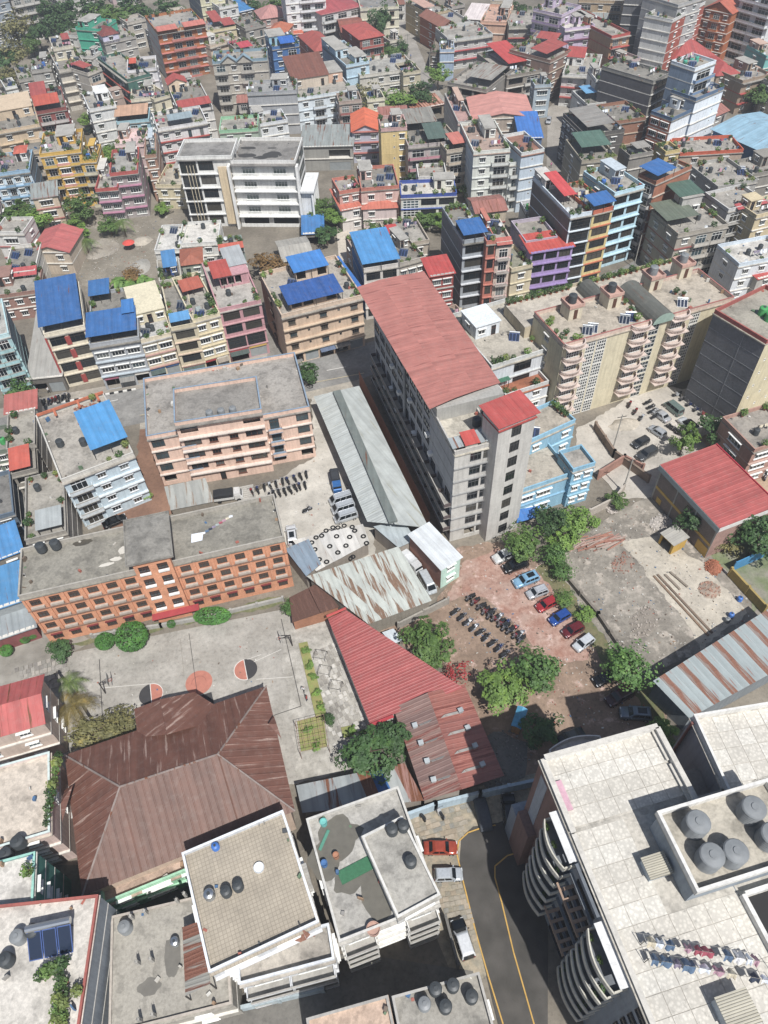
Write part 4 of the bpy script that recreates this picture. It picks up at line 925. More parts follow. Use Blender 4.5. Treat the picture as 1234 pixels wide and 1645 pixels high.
h('grey half-built house with curved front', '719 132 782 144 732 92', 3, '#8b857c', 'ooo', 'ww', band='#97928a', pl=3, can=[(.35, 1, .15, .75, 2.5, .2, '#9a968c', .12)])
h('long dark house with pale tin roof', '781 83 816 105 801 74', 3, '#6f675e', 'wwww', 'ww', pit='shed', rc='#a5adb0', rh=.3, rust=.08)
h('house under a big slanted red sheet', '815 122 871 112 824 76', 3, '#8f867a', 'ob', 'w', bal='#d3d0c8', can=[(.25, .85, .25, 1.0, 2.2, 1.2, '#c43f3a')], pl=4, cl=1)
h('salmon block by the dark trees', '772 34 813 36 774 6', 3, '#d3a78a', '..', '.', roofc='#c99f88')
h('house with white sloping skylight roof', '745 30 772 32 752 12', 3, '#b0a596', 'w', '.', pit='shed', rc='#d9ccc8', rh=1.5)
h('garden roof house with red ledges', '818 42 886 40 850 16', 3, '#a8a597', 'www', 'w', band='#b5443c', bandd=.8, pl=6, sol=1)
h('red tiled porch house near green tank', '846 66 893 72 850 44', 3, '#8a7a6f', 'ww', 'w', can=[(.3, 1, 0, .4, 2.2, .6, '#a8463f')], tank=[(.3, .7)], tkc='green', pl=2)
h('lilac house with flat grey roof', '857 14 903 24 934 9', 5, '#c4b2cc', 'bb', 'ww', band='#a98fb5', parc='#c9b8d0', sol=1)
h('lilac house with purple terrace edge', '908 46 956 40 914 29', 4, '#c6b4cd', 'ww', 'w', band='#7d4a63', bandd=.7, roofc='#cfcabf', pl=2)
h('brick house stepping along the alley', '884 97 918 80 878 52', 4, '#8d6f60', 'ww', 'w', band='#b8ab96', pl=4, can=[(0, 1, .1, .5, 2.3, .5, '#a8483f')])
h('white house with long red ledge', '904 118 958 122 912 84', 3, '#d6d4ce', 'ww', 'w', band='#b04a42', bandd=.9, pent=[(0, .5, .5, 1, 2.6, '#dcdad5', 'gw:#b0433c')], tank=[(.8, .7)], tkc='green', sol=1)
h('white stair tower with black tanks', '958 128 985 126 962 110', 4, '#d8d7d2', '.', 'd', tank=[(.3, .4), (.7, .4), (.5, .8)])
h('white house with small blue tin roof', '944 168 1003 160 950 142', 3, '#cfcfc9', 'wdw', 'w', can=[(.1, .4, .4, .9, 2.2, .2, '#5fa0cc')], pl=3)
h('dark lane house with long grey roof', '905 182 941 217 986 192', 4, '#5f5b57', 'wwwww', 'ww', band='#7d7872', right='ww', can=[(.1, .95, .05, .75, 2.5, .2, '#8d8982', .06)])
h('garden house under dark green tin', '935 258 992 252 930 222', 4, '#a39a86', 'ww', 'w', pl=9, can=[(.1, .95, .3, .95, 2.4, .4, '#4f6f60')])
h('tan house with red framed roof', '983 58 1013 52 982 4', 4, '#b08a66', 'bw', 'w', band='#b84a42', bandd=.8, parc='#b84a42', pl=3)
h('dark grey tower at the top', '1006 -14 1043 -12 1010 -40', 7, '#5f6064', '..', '.')
h('tan balconied house left of dark tower', '930 0 1004 2 940 -25', 4, '#b39a78', 'bwb', 'w', bal='#a88f70')
h('white-walled brick block with stained gable', '1037 23 1081 32 1122 0', 6, '#cfcfcb', '.v', '.', right='www', sidec='#a8503c', pl=5, cl=1, can=[(.4, 1, .4, 1, 2.4, .3, '#8d9aa3')])
h('grey block behind the brick building', '1090 8 1128 -4 1080 -22', 7, '#a9a9a8', 'ww', '.')
h('orange gabled house at top right', '1131 14 1176 23 1150 -6', 5, '#b36128', 'wbw', 'w', bal='#c9793f', pit='gd', rc='#b5583a')
h('red roofed house behind the orange one', '1160 4 1182 10 1168 -20', 5, '#b8a090', 'w', 'w', pit='gd', rc='#b5433c')
h('white apartment with wide balconies, top right', '1196 -22 1250 -8 1190 -48', 7, '#dcdee0', 'bb', '.', bal='#e4e6e8', bd=1.6)
h('red hip roofed hall beside the brick block', '1083 97 1149 90 1090 70', 2, '#cfc6b8', 'ww', '.', pit='hip', rc='#a8423d')
h('dark concrete building with windowed right face', '1050 130 1078 116 1006 88', 6, '#8a8780', 'D', '.', sidec='#57565a', sk='conc', roofc='#8a867c', pl=3)
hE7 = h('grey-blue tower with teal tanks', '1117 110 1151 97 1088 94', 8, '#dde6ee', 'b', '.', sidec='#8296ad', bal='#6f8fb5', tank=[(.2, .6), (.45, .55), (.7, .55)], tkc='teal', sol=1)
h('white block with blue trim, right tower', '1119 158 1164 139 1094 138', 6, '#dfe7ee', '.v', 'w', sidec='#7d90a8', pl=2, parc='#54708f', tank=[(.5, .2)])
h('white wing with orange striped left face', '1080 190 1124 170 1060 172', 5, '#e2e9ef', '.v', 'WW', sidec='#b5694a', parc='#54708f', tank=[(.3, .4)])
h('red roofed villa right of the tower', '1152 122 1188 118 1150 93', 3, '#a08c78', 'ww', 'w', pit='hip', rc='#ac423c')
h('brown house with red edge, right', '1194 130 1240 118 1196 98', 3, '#9c8771', 'ww', 'w', band='#b5463e', bandd=.8)
h('turquoise house cut by right edge', '1232 90 1270 84 1232 68', 3, '#6fb8b3', 'w', 'w')
h('large hall with pale blue metal roof', '1147 208 1246 252 1163 158', 2, '#3f6fa0', '....', '.', h=9, pit='gw', rc='#86afc4', rh=1.4, ov=.8, cat='hall', name='hall')
h('brick house with concrete frame, right lane', '985 196 1038 188 976 166', 4, '#9a6a50', 'w.v', '.', band='#b8a690', wk='brick', pl=4, cl=1)
h('blue parapet terrace with orange edge', '1093 246 1195 240 1120 220', 3, '#b5a08c', 'ww', '.', parc='#c9562f', tank=2, cl=2, pl=3)
h('narrow yellow house beside the blue canopy', '1070 244 1093 240 1068 228', 4, '#cbb46f', 'w', 'w', pl=3)
hE15 = h('brick tower with blue canopy and white ledges', '1054 292 1112 266 1034 276', 6, '#a8694a', '..', 'b', band='#c4b6a4', wk='brick', sidec='#6f6a6f', bal='#c9c6c4', can=[(-.02, .5, -.05, 1.05, 2.3, .3, BLU)])
h('grey concrete hut beside the brick tower', '1012 250 1050 243 1010 234', 4, '#8d8880', '.', '.', pl=4, can=[(.3, .9, .1, .8, 2.0, .1, '#98938a')])
h('grey house with cluttered long roof', '1154 300 1218 288 1116 262', 4, '#a5a39c', 'ww', 'ww', pl=7, tank=2, sol=1, cl=1)
h('house with two dark green tin canopies', '1090 376 1171 360 1056 336', 4, '#a39b8d', 'wbb', 'ww', band='#a05550', bal='#c9c2b5', can=[(-.1, .55, .3, 1.0, 2.4, .3, '#66705f'), (.35, .85, .75, 1.3, 4.5, .3, GRN)], pent=[(.4, .8, .7, 1, 4.2, '#b5b2ac')], dish=1, pl=2)
h('white house with small red gable, right', '1171 336 1231 322 1156 304', 4, '#c6c5c2', 'bB', 'w', bal='#d0cfcb', bs='r', can=[(.2, 1, -.1, .12, .6, .5, '#b04a4c')], tank=1)
h('cream house cut by the right edge', '1216 346 1270 333 1216 318', 4, '#cdbb92', 'ww', 'w')
h('grey clutter roof house, right edge', '1200 282 1262 270 1195 255', 3, '#8f8a80', 'ww', 'w', pl=5, tank=2)
h('white flat terrace with blue parapet, right', '1188 424 1270 408 1158 392', 3, '#d2d6da', 'www', 'w', roofc='#c9c4ba', parc='#c6d3de', cl=1, dish=1)
h('red sheet roof with green edge, right', '1218 448 1276 432 1186 424', 2, '#b5b0a8', 'ww', 'w', pit='shed', rc='#b5403a', rh=.5)
# second row
hG1 = h('blue and white balconied house, far left', '-14 280 47 272 8 246', 4, '#c3d3dc', 'wbwb', '.', band='#7fa9c9', bandd=.5, bal='#7fa9c9', sidec='#8d9aa8', parc='#8fb3cd', pent=[(.6, .9, .6, .95, 2.2, '#d3d3d0', 'hip:#c4593f')], cl=1, pl=3)
hG2 = h('yellow house with pink middle panels', '63 248 129 240 70 214', 5, '#d1a52c', 'bWb', 'w', band='#d6b45a', bal='#d6ab33', h=15.2, pent=[(.42, .85, .45, .95, 2.4, '#d6a52c')], pl=4, sol=[(.6, .3)], cl=1)
h('yellow wing with round corner terrace', '128 258 154 256 132 234', 4, '#d1a52c', 'b', 'w', band='#cfae62', bal='#d0c7a8', pl=4, tkc='blue', tank=1)
h('grey house with pink balcony bands', '176 277 221 272 190 240', 4, '#a39a97', 'wW', 'v', band='#b57a93', bandd=.8, parc='#b8524b', roofc='#a19e96', pl=4, pf=1)
h('lower grey wing with pink bands', '153 302 189 299 166 264', 3, '#a39a97', 'WW', 'v', band='#b57a93', bandd=.8, parc='#b8524b', roofc='#a6a298', pf=1)
h('small cream annexe beside white school', '250 297 295 297 256 264', 2, '#cdbf9a', 'ww', '.', roofc='#b5ab98')
h('white house with long red terrace band', '253 207 332 194 268 178', 4, '#d6d4d2', 'wwdd', 'ww', band='#ab4238', bandd=.6, sol=1, pl=3, can=[(.25, .75, .05, .4, 2.2, .2, '#8d9fa5')])
h('white house with red awning and solar panels', '288 180 342 171 272 138', 3, '#cfccc6', 'Ww', 'w', can=[(0, .97, -.04, .16, 2.2, .6, '#b0463f')], sol=3, tank=[(.35, .8), (.5, .8)], pl=3, pent=[(0, .55, .82, 1.05, 2.4, '#d8bfa0', 'gd:#b0463c')])
h('brick side house below pink terrace', '232 250 250 248 236 216', 4, '#a87f68', 'w', '.', tank=1)
h('plain grey blank-walled building', '397 149 476 145 402 130', 4, '#a3a5a7', '...', '.', pl=7, roofc='#9b9b98', cl=1)
h('house with light green roof band', '352 210 414 206 366 187', 4, '#a8b8a4', 'ww', '.', parc='#8fc49a', roofc='#a19c90', tank=1, pl=2)
h('glass roofed white hut behind the school', '412 200 462 192 418 180', 3, '#d3d6d8', 'ww', '.', sol=2)
h('orange gabled house over a shop porch', '566 212 608 210 567 184', 3, '#b3b5c4', 'w.w', 'w', pit='gd', rc='#d8612f', rh=1.8, band='#b86a5f', bandd=.7)
h('tall narrow yellow house', '612 207 654 204 616 186', 5, '#d9bd76', '.vw', '.', band='#d9bd76', bandd=.02, parc='#c9a09a', tank=[(.55, .7)], cl=1)
h('dark house with pink gabled balconies', '656 234 717 228 656 186', 4, '#b3a8a4', 'bb', 'w', band='#b5566a', bandd=.5, bal='#c98a96', can=[(.5, 1.02, -.03, .45, 2.2, .5, '#55695f'), (-.02, .95, .5, 1, 2.5, .3, '#8d8a80', .1)], pl=3)
h('cream house with salmon awning', '718 242 749 237 718 200', 4, '#b8aa96', 'b', 'w', can=[(.3, 1, .0, .4, 2.2, .4, SAL)], bal='#c9b8a0', pl=2)
h('grey walled shed with corrugated roof', '484 236 566 234 480 208', 2, '#9a9890', '.s', '.', h=7, pit='shed', rc='#8f9591', rh=1.0, rust=.1, ov=.5, cat='shed', name='shed')
h('salmon hip roofed villa with solar block behind', '583 336 637 333 582 305', 2, '#d8c3bd', 'w.', 'w', pit='hip', rc='#c4674f', rh=1.4)
h('salmon block with white solar panels', '580 303 641 298 580 268', 3, '#d3b0a4', 'ww', 'w', parc='#c4745f', sol=4, tank=[(.8, .6), (.85, .8)], h=10.5)
h('salmon wing with tiled shed roof', '549 338 581 332 546 308', 2, '#d6cdc6', '.w', 'w', pit='shed', rc='#c4674f', rh=1.0)
h('salmon side block with flat roof', '545 308 580 302 550 284', 3, '#cf9c8d', 'ww', 'w', parc='#c8735f')
h('white modern house with blue edges', '644 314 734 310 652 290', 3, '#d8d6c6', 'lDD', '.', h=9.4, parc='#3a55a8', roofc='#c4bfb2', band='#4a63b0', tank=[(.1, .5), (.25, .5), (.9, .6)], pl=2)
h('low house with red flower pots below villa', '630 395 690 385 640 352', 2, '#b5a896', 'ww', 'w', pl=6, can=[(0, .3, 0, .6, 2.2, .2, '#c43a36')], cl=1)
hI1 = h('white five-storey house with striped terrace', '761 244 820 239 758 196', 5, '#d3d6cc', 'wb', 'v', band='#cfd3cf', bal='#d3d6d0', sidec='#a9b6c4', roofc='#a88f80', tank=[(.18, .75), (.28, .75)], sol=[(.15, .3)], cl=1)
h('white wing with blue corner stripe', '819 262 845 259 816 225', 4, '#d5d8d0', 'b', 'w', bal='#d6d8d2', band='#ccd2d4', pl=2)
h('pale blue stair block with brown roof', '838 246 875 239 834 212', 5, '#bccbd8', 'v', '.', roofc='#9a6b57', parc='#d3d6d2')
h('shed under a steep blue tarp', '836 222 871 221 831 187', 2, '#4f6f9a', 's', '.', pit='shed', rc='#2f74c4', rh=1.2, h=7)
h('salmon roofed hall behind striped terrace', '760 192 857 188 757 157', 2, '#b0a08f', 'wwww', '.', h=7.5, pit='gd', rc='#c9877a', rh=1.5)
h('grey walled house left of salmon hall', '736 196 760 194 740 148', 3, '#b8b5ae', 'w', '.', roofc='#b58d84')
h('low white annexe with blue stripe', '845 340 886 336 846 322', 2, '#c9cccf', 'ss', '.', tank=[(.2, .5)], tkc='green', sol=1)
h('flat roofed lilac annexe behind purple house', '845 388 896 380 842 352', 4, '#b5a9b8', '..', '.', roofc='#a39c8f')
h('glass fronted white house with red awning', '917 346 954 339 899 276', 6, '#d0dde6', 'g', '.', sidec='#716a66', band='#d6e2ea', bandd=.4, can=[(.2, .75, .3, .85, 2.2, .6, '#cf3f3f')], pl=3, cat='building', pent=[(.05, .5, .7, 1, 2.4, '#c9c4bc')])
h('yellow and orange house with glass strip', '953 340 986 332 950 286', 6, '#d8c47f', 'D', '.', band='#c46a45', parc='#c4623f', can=[(-.05, 1.05, -.02, .3, 2.2, .5, BLU)], sol=[(.5, .6)], pl=3)
h('sky blue glass fronted house with terrace', '988 310 1036 297 988 262', 6, '#b3d6e4', 'DD', 'w', band='#b9dbe8', bandd=.5, pl=5, tkc='blue', tank=1)
h('purple house with red sheet roof', '853 406 921 395 846 382', 4, '#a890c4', 'DDD', 'w', band='#9a82b8', bandd=.5, pit='shed', rc='#bf4539', rh=.7, pent=[])
h('cream house between pink and purple', '822 432 856 424 821 394', 3, '#cdbf9e', 'w', 'w', roofc='#8d8b78', pl=5, band='#cfc3a0')
h('grey curved-front house with blue canopy', '744 387 782 381 727 330', 5, '#9aa0a6', 'D', '.', sidec='#76777a', band='#c9ccd0', bandd=.5, can=[(-.02, 1.02, -.03, .35, 2.3, .4, BLU)], pl=8, h=17)
h('slim salmon house with dark windows', '782 388 798 386 780 345', 5, '#c0705c', 'D', '.', band='#c97a66', pl=2, h=17)
h('ornate pink and cream narrow house', '798 390 823 387 796 345', 5, '#d3bfae', 'b', 'w', band='#d0a39c', bal='#d3a8a2', bs='r', h=16.6, can=[(0, 1, -.06, .1, .5, .8, '#b55a4c')], pl=3)
h('brick house with white arched windows', '692 444 729 438 687 418', 4, '#9a3f36', 'WW', '.', fm='#dcdcd8', pit='shed', rc='#b8403a', rh=.5, band='#b0aca4', h=13)
h('weathered house with lilac washing', '640 424 684 412 638 374', 3, '#b3aca0', 'wWw', 'w', roofc='#8d877b', band='#a08078', cl=2, pl=4, h=11)
h('house under a large sky blue tin roof', '584 432 641 423 571 384', 4, '#cdc6bd', 'DD', '.', sidec='#2f7fc0', band='#d3ccc2', h=13, can=[(-.04, 1.03, -.04, 1.0, 2.2, .5, '#3f8fcb')])
h('narrow house under blue tin slopes', '556 470 580 463 545 418', 3, '#5f8fb8', 'w', '.', pit='shed', rc='#2a72c0', rh=.8, h=10)
h('pale tin dome shed by the alley', '456 420 502 412 460 386', 1, '#9c988f', '.', '.', h=4, pit='gw', rc='#a39f95', rh=1.2)
h('low shed under bright blue tarp', '487 376 519 374 488 350', 1, '#8a8478', 's', '.', h=3.5, pit='shed', rc='#3079b8', rh=.5)
h('low white terrace building beside the school', '286 392 350 388 284 358', 2, '#d6d5cf', '.w', '.', roofc='#cfcac0', h=6.4)
h('white canopied house with blue solar panels', '248 402 290 400 258 362', 2, '#cdccc6', '.o', '.', roofc='#cbc8c0', sol=[(.5, .8)], h=6)
h('small tin house with blue room', '256 452 292 446 252 418', 3, '#bdb8ab', 'ww', '.', pent=[(.35, .85, .3, .9, 2.4, '#2f5fa5', 'shed:#3f80b5')], tank=1)
h('little house with orange tile roof', '292 426 324 422 290 402', 2, '#9aa394', 'dw', 'w', pit='hip', rc='#a35a3f', h=6.5)
h('green-grey house with red tile awning', '352 404 392 398 350 383', 3, '#7f8f85', 'ww', '.', can=[(0, 1, -.15, .2, 1.4, .5, '#c4583f')], tank=[(.55, .7)], pl=4, dish=1)
h('red gabled house by the vacant lot', '50 405 110 405 45 370', 2, '#bfae98', '.w', '.', h=6, pit='gd', rc='#b85a55', rh=1.6)
h('white gabled house with solar panels', '6 440 56 434 12 396', 3, '#d6d2c8', 'ow', '.', h=7.5, sol=3, can=[(0, 1.05, -.08, .12, .3, .9, '#b5484a')], pl=2)
h('brick annexe below white gabled house', '-10 476 62 466 -5 440', 2, '#9a7365', 'www', '.', pl=3)
h('teal fronted house with tall blank side', '-40 549 14 535 26 474', 5, '#9fc4c6', 'bb', '.', sidec='#7d8f99', bal='#9cc6c8', band='#a8cccc', roofc='#b5b3ac', parc='#b3d3d6', h=15, can=[(-.1, .85, .5, .95, 2.2, .3, '#4aa3d3')])
h('low house with grey asbestos slope', '43 609 100 603 52 520', 1, '#6f6a63', 'ss', '.', h=4, pit='shed', rc='#a3a19b', rh=3.2, rust=.04, ov=.2)
hG8 = h('cream house with red panels and blue roof', '70 537 136 523 65 465', 4, '#d8cdb4', 'DD', '.', band='#d6cbb4', bandd=.3, h=13.6, can=[(-.06, 1.0, .02, 1.0, 2.3, .6, '#2a629f')], sidec='#a89f90')
hG9 = h('grey house with blue striped tin roof', '143 554 223 541 135 472', 3, '#a5a9ad', 'WWW/sss', '.', band='#b8c4cc', bandd=.5, h=11.6, can=[(-.02, 1.0, .02, .45, 2.3, .4, '#2b67a6'), (.0, .45, .8, 1.1, 2.3, .3, '#2d6ba8'), (.72, .98, .3, .55, 3.0, .2, '#2f78bd')], tank=1, pl=3)
h('cream house with grey front terrace', '223 547 276 534 216 470', 3, '#d3c6a9', 'WW/ss', '.', band='#b88f85', bandd=.4, h=10.4, roofc='#b3b2ae', pent=[(0.05, 1, .35, .95, 2.8, '#d6cbaa', None, 'wdw')])
h('narrow cream house with sky blue awning', '274 527 314 519 268 455', 4, '#cdbf9f', 'D/s', '.', band='#d0b8a0', h=12.6, can=[(.05, .85, 0, .16, 2.0, .4, '#4f94c8')], pl=2)
h('yellow-cream house with roof garden', '309 514 353 502 302 440', 4, '#d6c9a6', 'ww|WW/ss', '.', band='#cdbd96', h=13.2, pl=8, cl=1, can=[(.1, .9, .55, .8, 1.6, .3, '#b5583f')])
hG13 = h('pink house with dark window bands', '351 497 419 482 338 420', 4, '#c48f94', 'DD|DD|gg/ss', '.', band='#c9989b', h=13.4, roofc='#b0aaa0', pent=[(.25, .95, .45, .8, 2.6, '#c48f94', None, 'ooo.')], can=[(.1, .55, .42, .75, 3.0, .4, '#b8483a'), (.5, 1, .6, 1, 3.0, .4, '#a3a7a8')], tank=1, pl=3)
hG18 = h('long peach shop house with blue roofs', '452 506 582 474 434 434', 4, '#d0b396', 'wvwvw/sssss', 'w', fm='#5f5348', band='#c9b296', bandd=.6, h=12.8, parc='#cdb59c', bd=.5, roofc='#a8a093', can=[(.1, .78, .02, .4, 2.4, .6, '#24569c'), (.35, .8, .62, .98, 2.8, .5, '#2f7ec8')], pent=[(.38, .78, .66, .95, 2.6, '#d0b8a0', None, 'o.o'), (.15, .72, .1, .4, 2.3, '#cdb196', None, 'oo.o')], pl=9)
# ---------------------------------------------------------------- the large buildings in the middle and foreground
def loc(H, x, y, z): return H.M.inverted() @ P(x, y, z)
def absorb(A, B_):
    """the second block belongs to the first building: its parts move over"""
    T = A.M.inverted() @ B_.M
    for c in list(B_.root.children): ml = c.matrix_basis.copy(); c.parent = A.root; c.matrix_basis = T @ ml
    LABELS.pop(B_.label, None); bpy.data.objects.remove(B_.root)
def wpt(H, x, y, z): return H.M @ Vector((x, y, z))
# --- orange brick school
ORB = mat('#db9468', 'brick'); LEDGE = mat('#8a6350', 'plaster'); SILL = mat('#b3a698', 'plaster')
OS = h('orange brick school block by the court', '29 958 456 862 40 880', 4, ORB, 'wwwwww..wwwwww', 'www', h=13, fm='#5f4030', band='#8f6a55', bandd=.25, parc='#a8a296', roofc='#8f8a7d', cat='school', name='school', noshade=1, dep=.22, gm=mat((.06, .055, .05), 'glass'))
pil = MB(); pil.box(-.17, .17, -.2, -.002, 0, 8.9); pme = pil.mesh('pilaster', [ORB]); bw = (OS.W - .5) / 14
for i in list(range(0, 7)) + list(range(8, 15)): put('pilaster', pme, OS.root, Matrix.Translation((min(max(.2, .25 + bw * i), OS.W - .2), 0, 3.3)))
sl = MB(); sl.box(-.95, .95, -.35, -.003, -.5, -.1); sl.box(-.75, .75, -.2, -.003, -.72, -.62); sme = sl.mesh('sill_ledge', [SILL])
sd = MB(); sd.box(-.85, .85, -.3, -.003, 0, .12); sdm = sd.mesh('lintel', [mat('#7d2f2f', 'paint')])
for k in range(4):
    for i in list(range(6)) + list(range(8, 14)):
        x = .25 + bw * (i + .5)
        if k: put('sill_ledge', sme, OS.root, Matrix.Translation((x, 0, k * OS.sh + .95 - .1)))
        else: put('lintel', sdm, OS.root, Matrix.Translation((x, 0, 2.3)))
cb = MB(); x0, x1 = .25 + bw * 6 + .1, .25 + bw * 8 - .1
xf = lambda u, d, z: (x0 + u, -1.0 + d, z); hl = [(a, a + 1.5, k * 3.05 + .9, k * 3.05 + 2.3) for k in range(5) for a in (.55, x1 - x0 - 2.05)]
facade(cb, xf, x1 - x0, 0, 15.6, hl, .2)
cb.box(x0, x0 + .2, -.998, 0, 0, 15.6); cb.box(x1 - .2, x1, -.998, 0, 0, 15.6)
cc_ = cb.build('stair_bay', ORB, OS.root)
for a, b_, c, d in hl: put('window', win_mesh(1.5, 1.4, 3, mat('#4f3328', 'paint'), GLS, False, False)[0], cc_, Matrix.Translation((x0 + (a + b_) / 2, -1.0, c)))
wp = MB(); wp.box(-.8, .8, -.35, -.003, -.3, .02); wpm = wp.mesh('white_panel', [WF])
for a, b_, c, d in hl[2:]: put('white_panel', wpm, cc_, Matrix.Translation((x0 + (a + b_) / 2, -1.0, c - .05)))
pv = MB(); px0, px1 = x0 - .35, x1 + .35
pv.box(px0 + .5, px1 - .5, 0.02, 7.0, OS.rz + .03, 15.7, 1); pv.box(px0 - .4, px1 + .4, -1.5, 7.4, 15.72, 15.95, 0)
cx_, cy_ = (px0 + px1) / 2, 2.9
pv.add([(px0 - .4, -1.5, 15.951), (px1 + .4, -1.5, 15.951), (px1 + .4, 7.4, 15.951), (px0 - .4, 7.4, 15.951), (cx_, cy_, 16.5)], ((0, 1, 4), (1, 2, 4), (2, 3, 4), (3, 0, 4)), 0)
for bx in ((px0 - .4, px1 + .4, -1.5, -1.35), (px0 - .4, px1 + .4, 7.25, 7.4), (px0 - .4, px0 - .25, -1.35, 7.25), (px1 + .25, px1 + .4, -1.35, 7.25)): pv.box(*bx, 15.96, 16.15, 0)
pv.build('pavilion_roof', [mat('#8c887f', 'roofc'), ORB], OS.root)
aw = MB(); aw.box(x0 - .5, x1 + 1.5, -2.2, -1.0, 2.6, 2.72); aw.build('entrance_awning', mat('#a8353a', 'paint'), OS.root)
rn = random.Random(5)
for i, (a, b_) in enumerate(((68, 884), (91, 879))): water_tank(P(a, b_, OS.rz + .6), 0, 'x', 0, 1, 'black' if not i else 'black', True, rn, .72, 1.5, f"{('left', 'right')[i]} black water tank on orange school roof")
# washing laid on the school roof
t = thing('laundry_row', 'row of washing with white sheet on school roof', 'laundry', OS.M @ Matrix.Translation((0, 0, OS.rz + .035)))
p0, p1 = loc(OS, 318, 862, OS.rz), loc(OS, 362, 835, OS.rz)
b = MB(); b.quad((p0.x - 1.1, p0.y - 1, .03), (p0.x + .6, p0.y - 1.0, .05), (p0.x + .9, p0.y + .6, .04), (p0.x - .9, p0.y + .7, .03)); b.build('sheet', CLC[7], t)
for i in range(9):
    f = i / 8; x, y = p0.x + .9 + (p1.x - p0.x) * f, p0.y + .3 + (p1.y - p0.y) * f; b = MB(); b.add([(x - .3, y - .2, .05), (x + .3, y - .15, .09), (x + .35, y + .28, .05), (x - .25, y + .25, .08)], ((0, 1, 2, 3),)); b.build('garment', CLC[(i * 2) % 9], t)
# --- peach hotel
PEA = '#e2bda6'; TRIM = '#7f97ad'
PB = h('peach apartment block with blue roof edges', '235 701 497 653 213 611', 4, PEA, 'D.b.....b.D|D.b.....b.D|D.b.....b.D/o.o.o.o.o.o', 'w.w', h=12.6, band='#d6c8bc', bandd=.35, parc=PEA, cap='#8298ad', bal=PEA, bslab=mat('#8298ad', 'plaster'), roofc='#a09a91', cat='apartment block', name='apartment_block', fm='#4a3e36', gm=GLB, bd=1.3)
PC = h('tmp', '280 679 420 657 271 626', 5, PEA, 'o..o|DwwD|DwwD|DwwD/.dw.', '.', h=15.4, band='#d6c8bc', bandd=.7, cap='#8298ad', roofc='#8f8a82', fm='#6b4030', near=True)
_pc = PC.M.copy(); _prz = PC.rz; absorb(PB, PC)
for i, x in enumerate((6.0, 8.0, 10.0)): water_tank(_pc @ Vector((x, 1.1, _prz + .035)), 0, 'x', 0, 1, 'grey', True, rn, .62, 1.3, f"{('left', 'middle', 'right')[i]} of three grey tanks on peach block roof")
# entrance steps
es = MB(); q_ = loc(PB, 395, 790, 0)
for i in range(7): es.box(q_.x - 1.6, q_.x + 1.6, q_.y - .35 * i, q_.y - .35 * i + .34, 0, 1.25 - .17 * i)
es.build('entrance_steps', CONC, PB.root)
# --- tall block with the red sheet roof
TC = '#b5b1a8'
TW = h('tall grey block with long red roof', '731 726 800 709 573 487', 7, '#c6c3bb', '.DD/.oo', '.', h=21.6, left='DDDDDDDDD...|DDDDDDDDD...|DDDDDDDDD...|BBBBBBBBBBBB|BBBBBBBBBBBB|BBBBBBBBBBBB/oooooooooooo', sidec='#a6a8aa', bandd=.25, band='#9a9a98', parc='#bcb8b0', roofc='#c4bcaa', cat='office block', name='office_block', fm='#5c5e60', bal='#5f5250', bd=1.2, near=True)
TS = h('tmp', '802 686 862 662 795 652', 8, '#c6c3bb', '.D./.D.', '.', h=26.6, band=None, near=True, fm='#44423f', roofc='#b04038')
st_M, st_W, st_D, st_h = TS.M.copy(), TS.W, TS.D, TS.h
absorb(TW, TS)
T2 = TW.M.inverted() @ st_M
rr = MB(); rr.box(-.1, st_W + .1, -.05, st_D + 2.2, 0, .1)
sheet('roof_sheet', T2 @ Vector((-.4, -.5, st_h + .12)), T2 @ Vector((st_W + .4, -.5, st_h + .12)), T2 @ Vector((st_W + .4, st_D + .8, st_h + .5)), T2 @ Vector((-.4, st_D + .8, st_h + .5)), mat('#b5463f', 'tin', rust=.02), TW.root, .7)
REDT = mat('#b06a5e', 'tin', rust=.075, rustc='#8f5147')
cz = 23.6; A_, B2, C2, D2 = [loc(TW, *p, cz) for p in ((690, 660), (804, 615), (681, 436), (573, 464))]
y0, y1 = 8.0, TW.D - .1; up = MB(); xe = 11.2
up.box(.02, xe, y0, y1, TW.rz + .04, cz - .25)
up.build('upper_wall', [mat('#a5a39c', 'plaster')], TW.root)
up = MB(); up.box(TW.W + .05, xe, 1.5, TW.D, 0, TW.rz - .2); up.build('rear_wing_wall', [mat('#a5a39c', 'plaster')], TW.root)
up = MB(); up.box(TW.W, xe, 1.5, y0 + .1, TW.rz - .19, TW.rz + .05); up.build('terrace_slab', [mat('#c4bcaa', 'roofc')], TW.root)
nS = 3
for i in range(nS):      # three long bays of sheets, lapped
    f0, f1 = i / nS, (i + 1) / nS; e = .012 * (i % 2)
    P0 = Vector((A_.x, A_.y, cz)); P1 = Vector((B2.x, B2.y, cz)); P2 = Vector((C2.x, C2.y, cz)); P3 = Vector((D2.x, D2.y, cz))
    zz = lambda f: Vector((0, 0, (.35, .62, .42, .05)[round(f * 3)] + e))
    a = P0.lerp(P1, f0) + zz(f0); bq = P0.lerp(P1, f1) + zz(f1); cq = P3.lerp(P2, f1) + zz(f1); dq = P3.lerp(P2, f0) + zz(f0)
    sheet('roof_sheet', bq, cq, dq, a, REDT, TW.root, .75, .014)
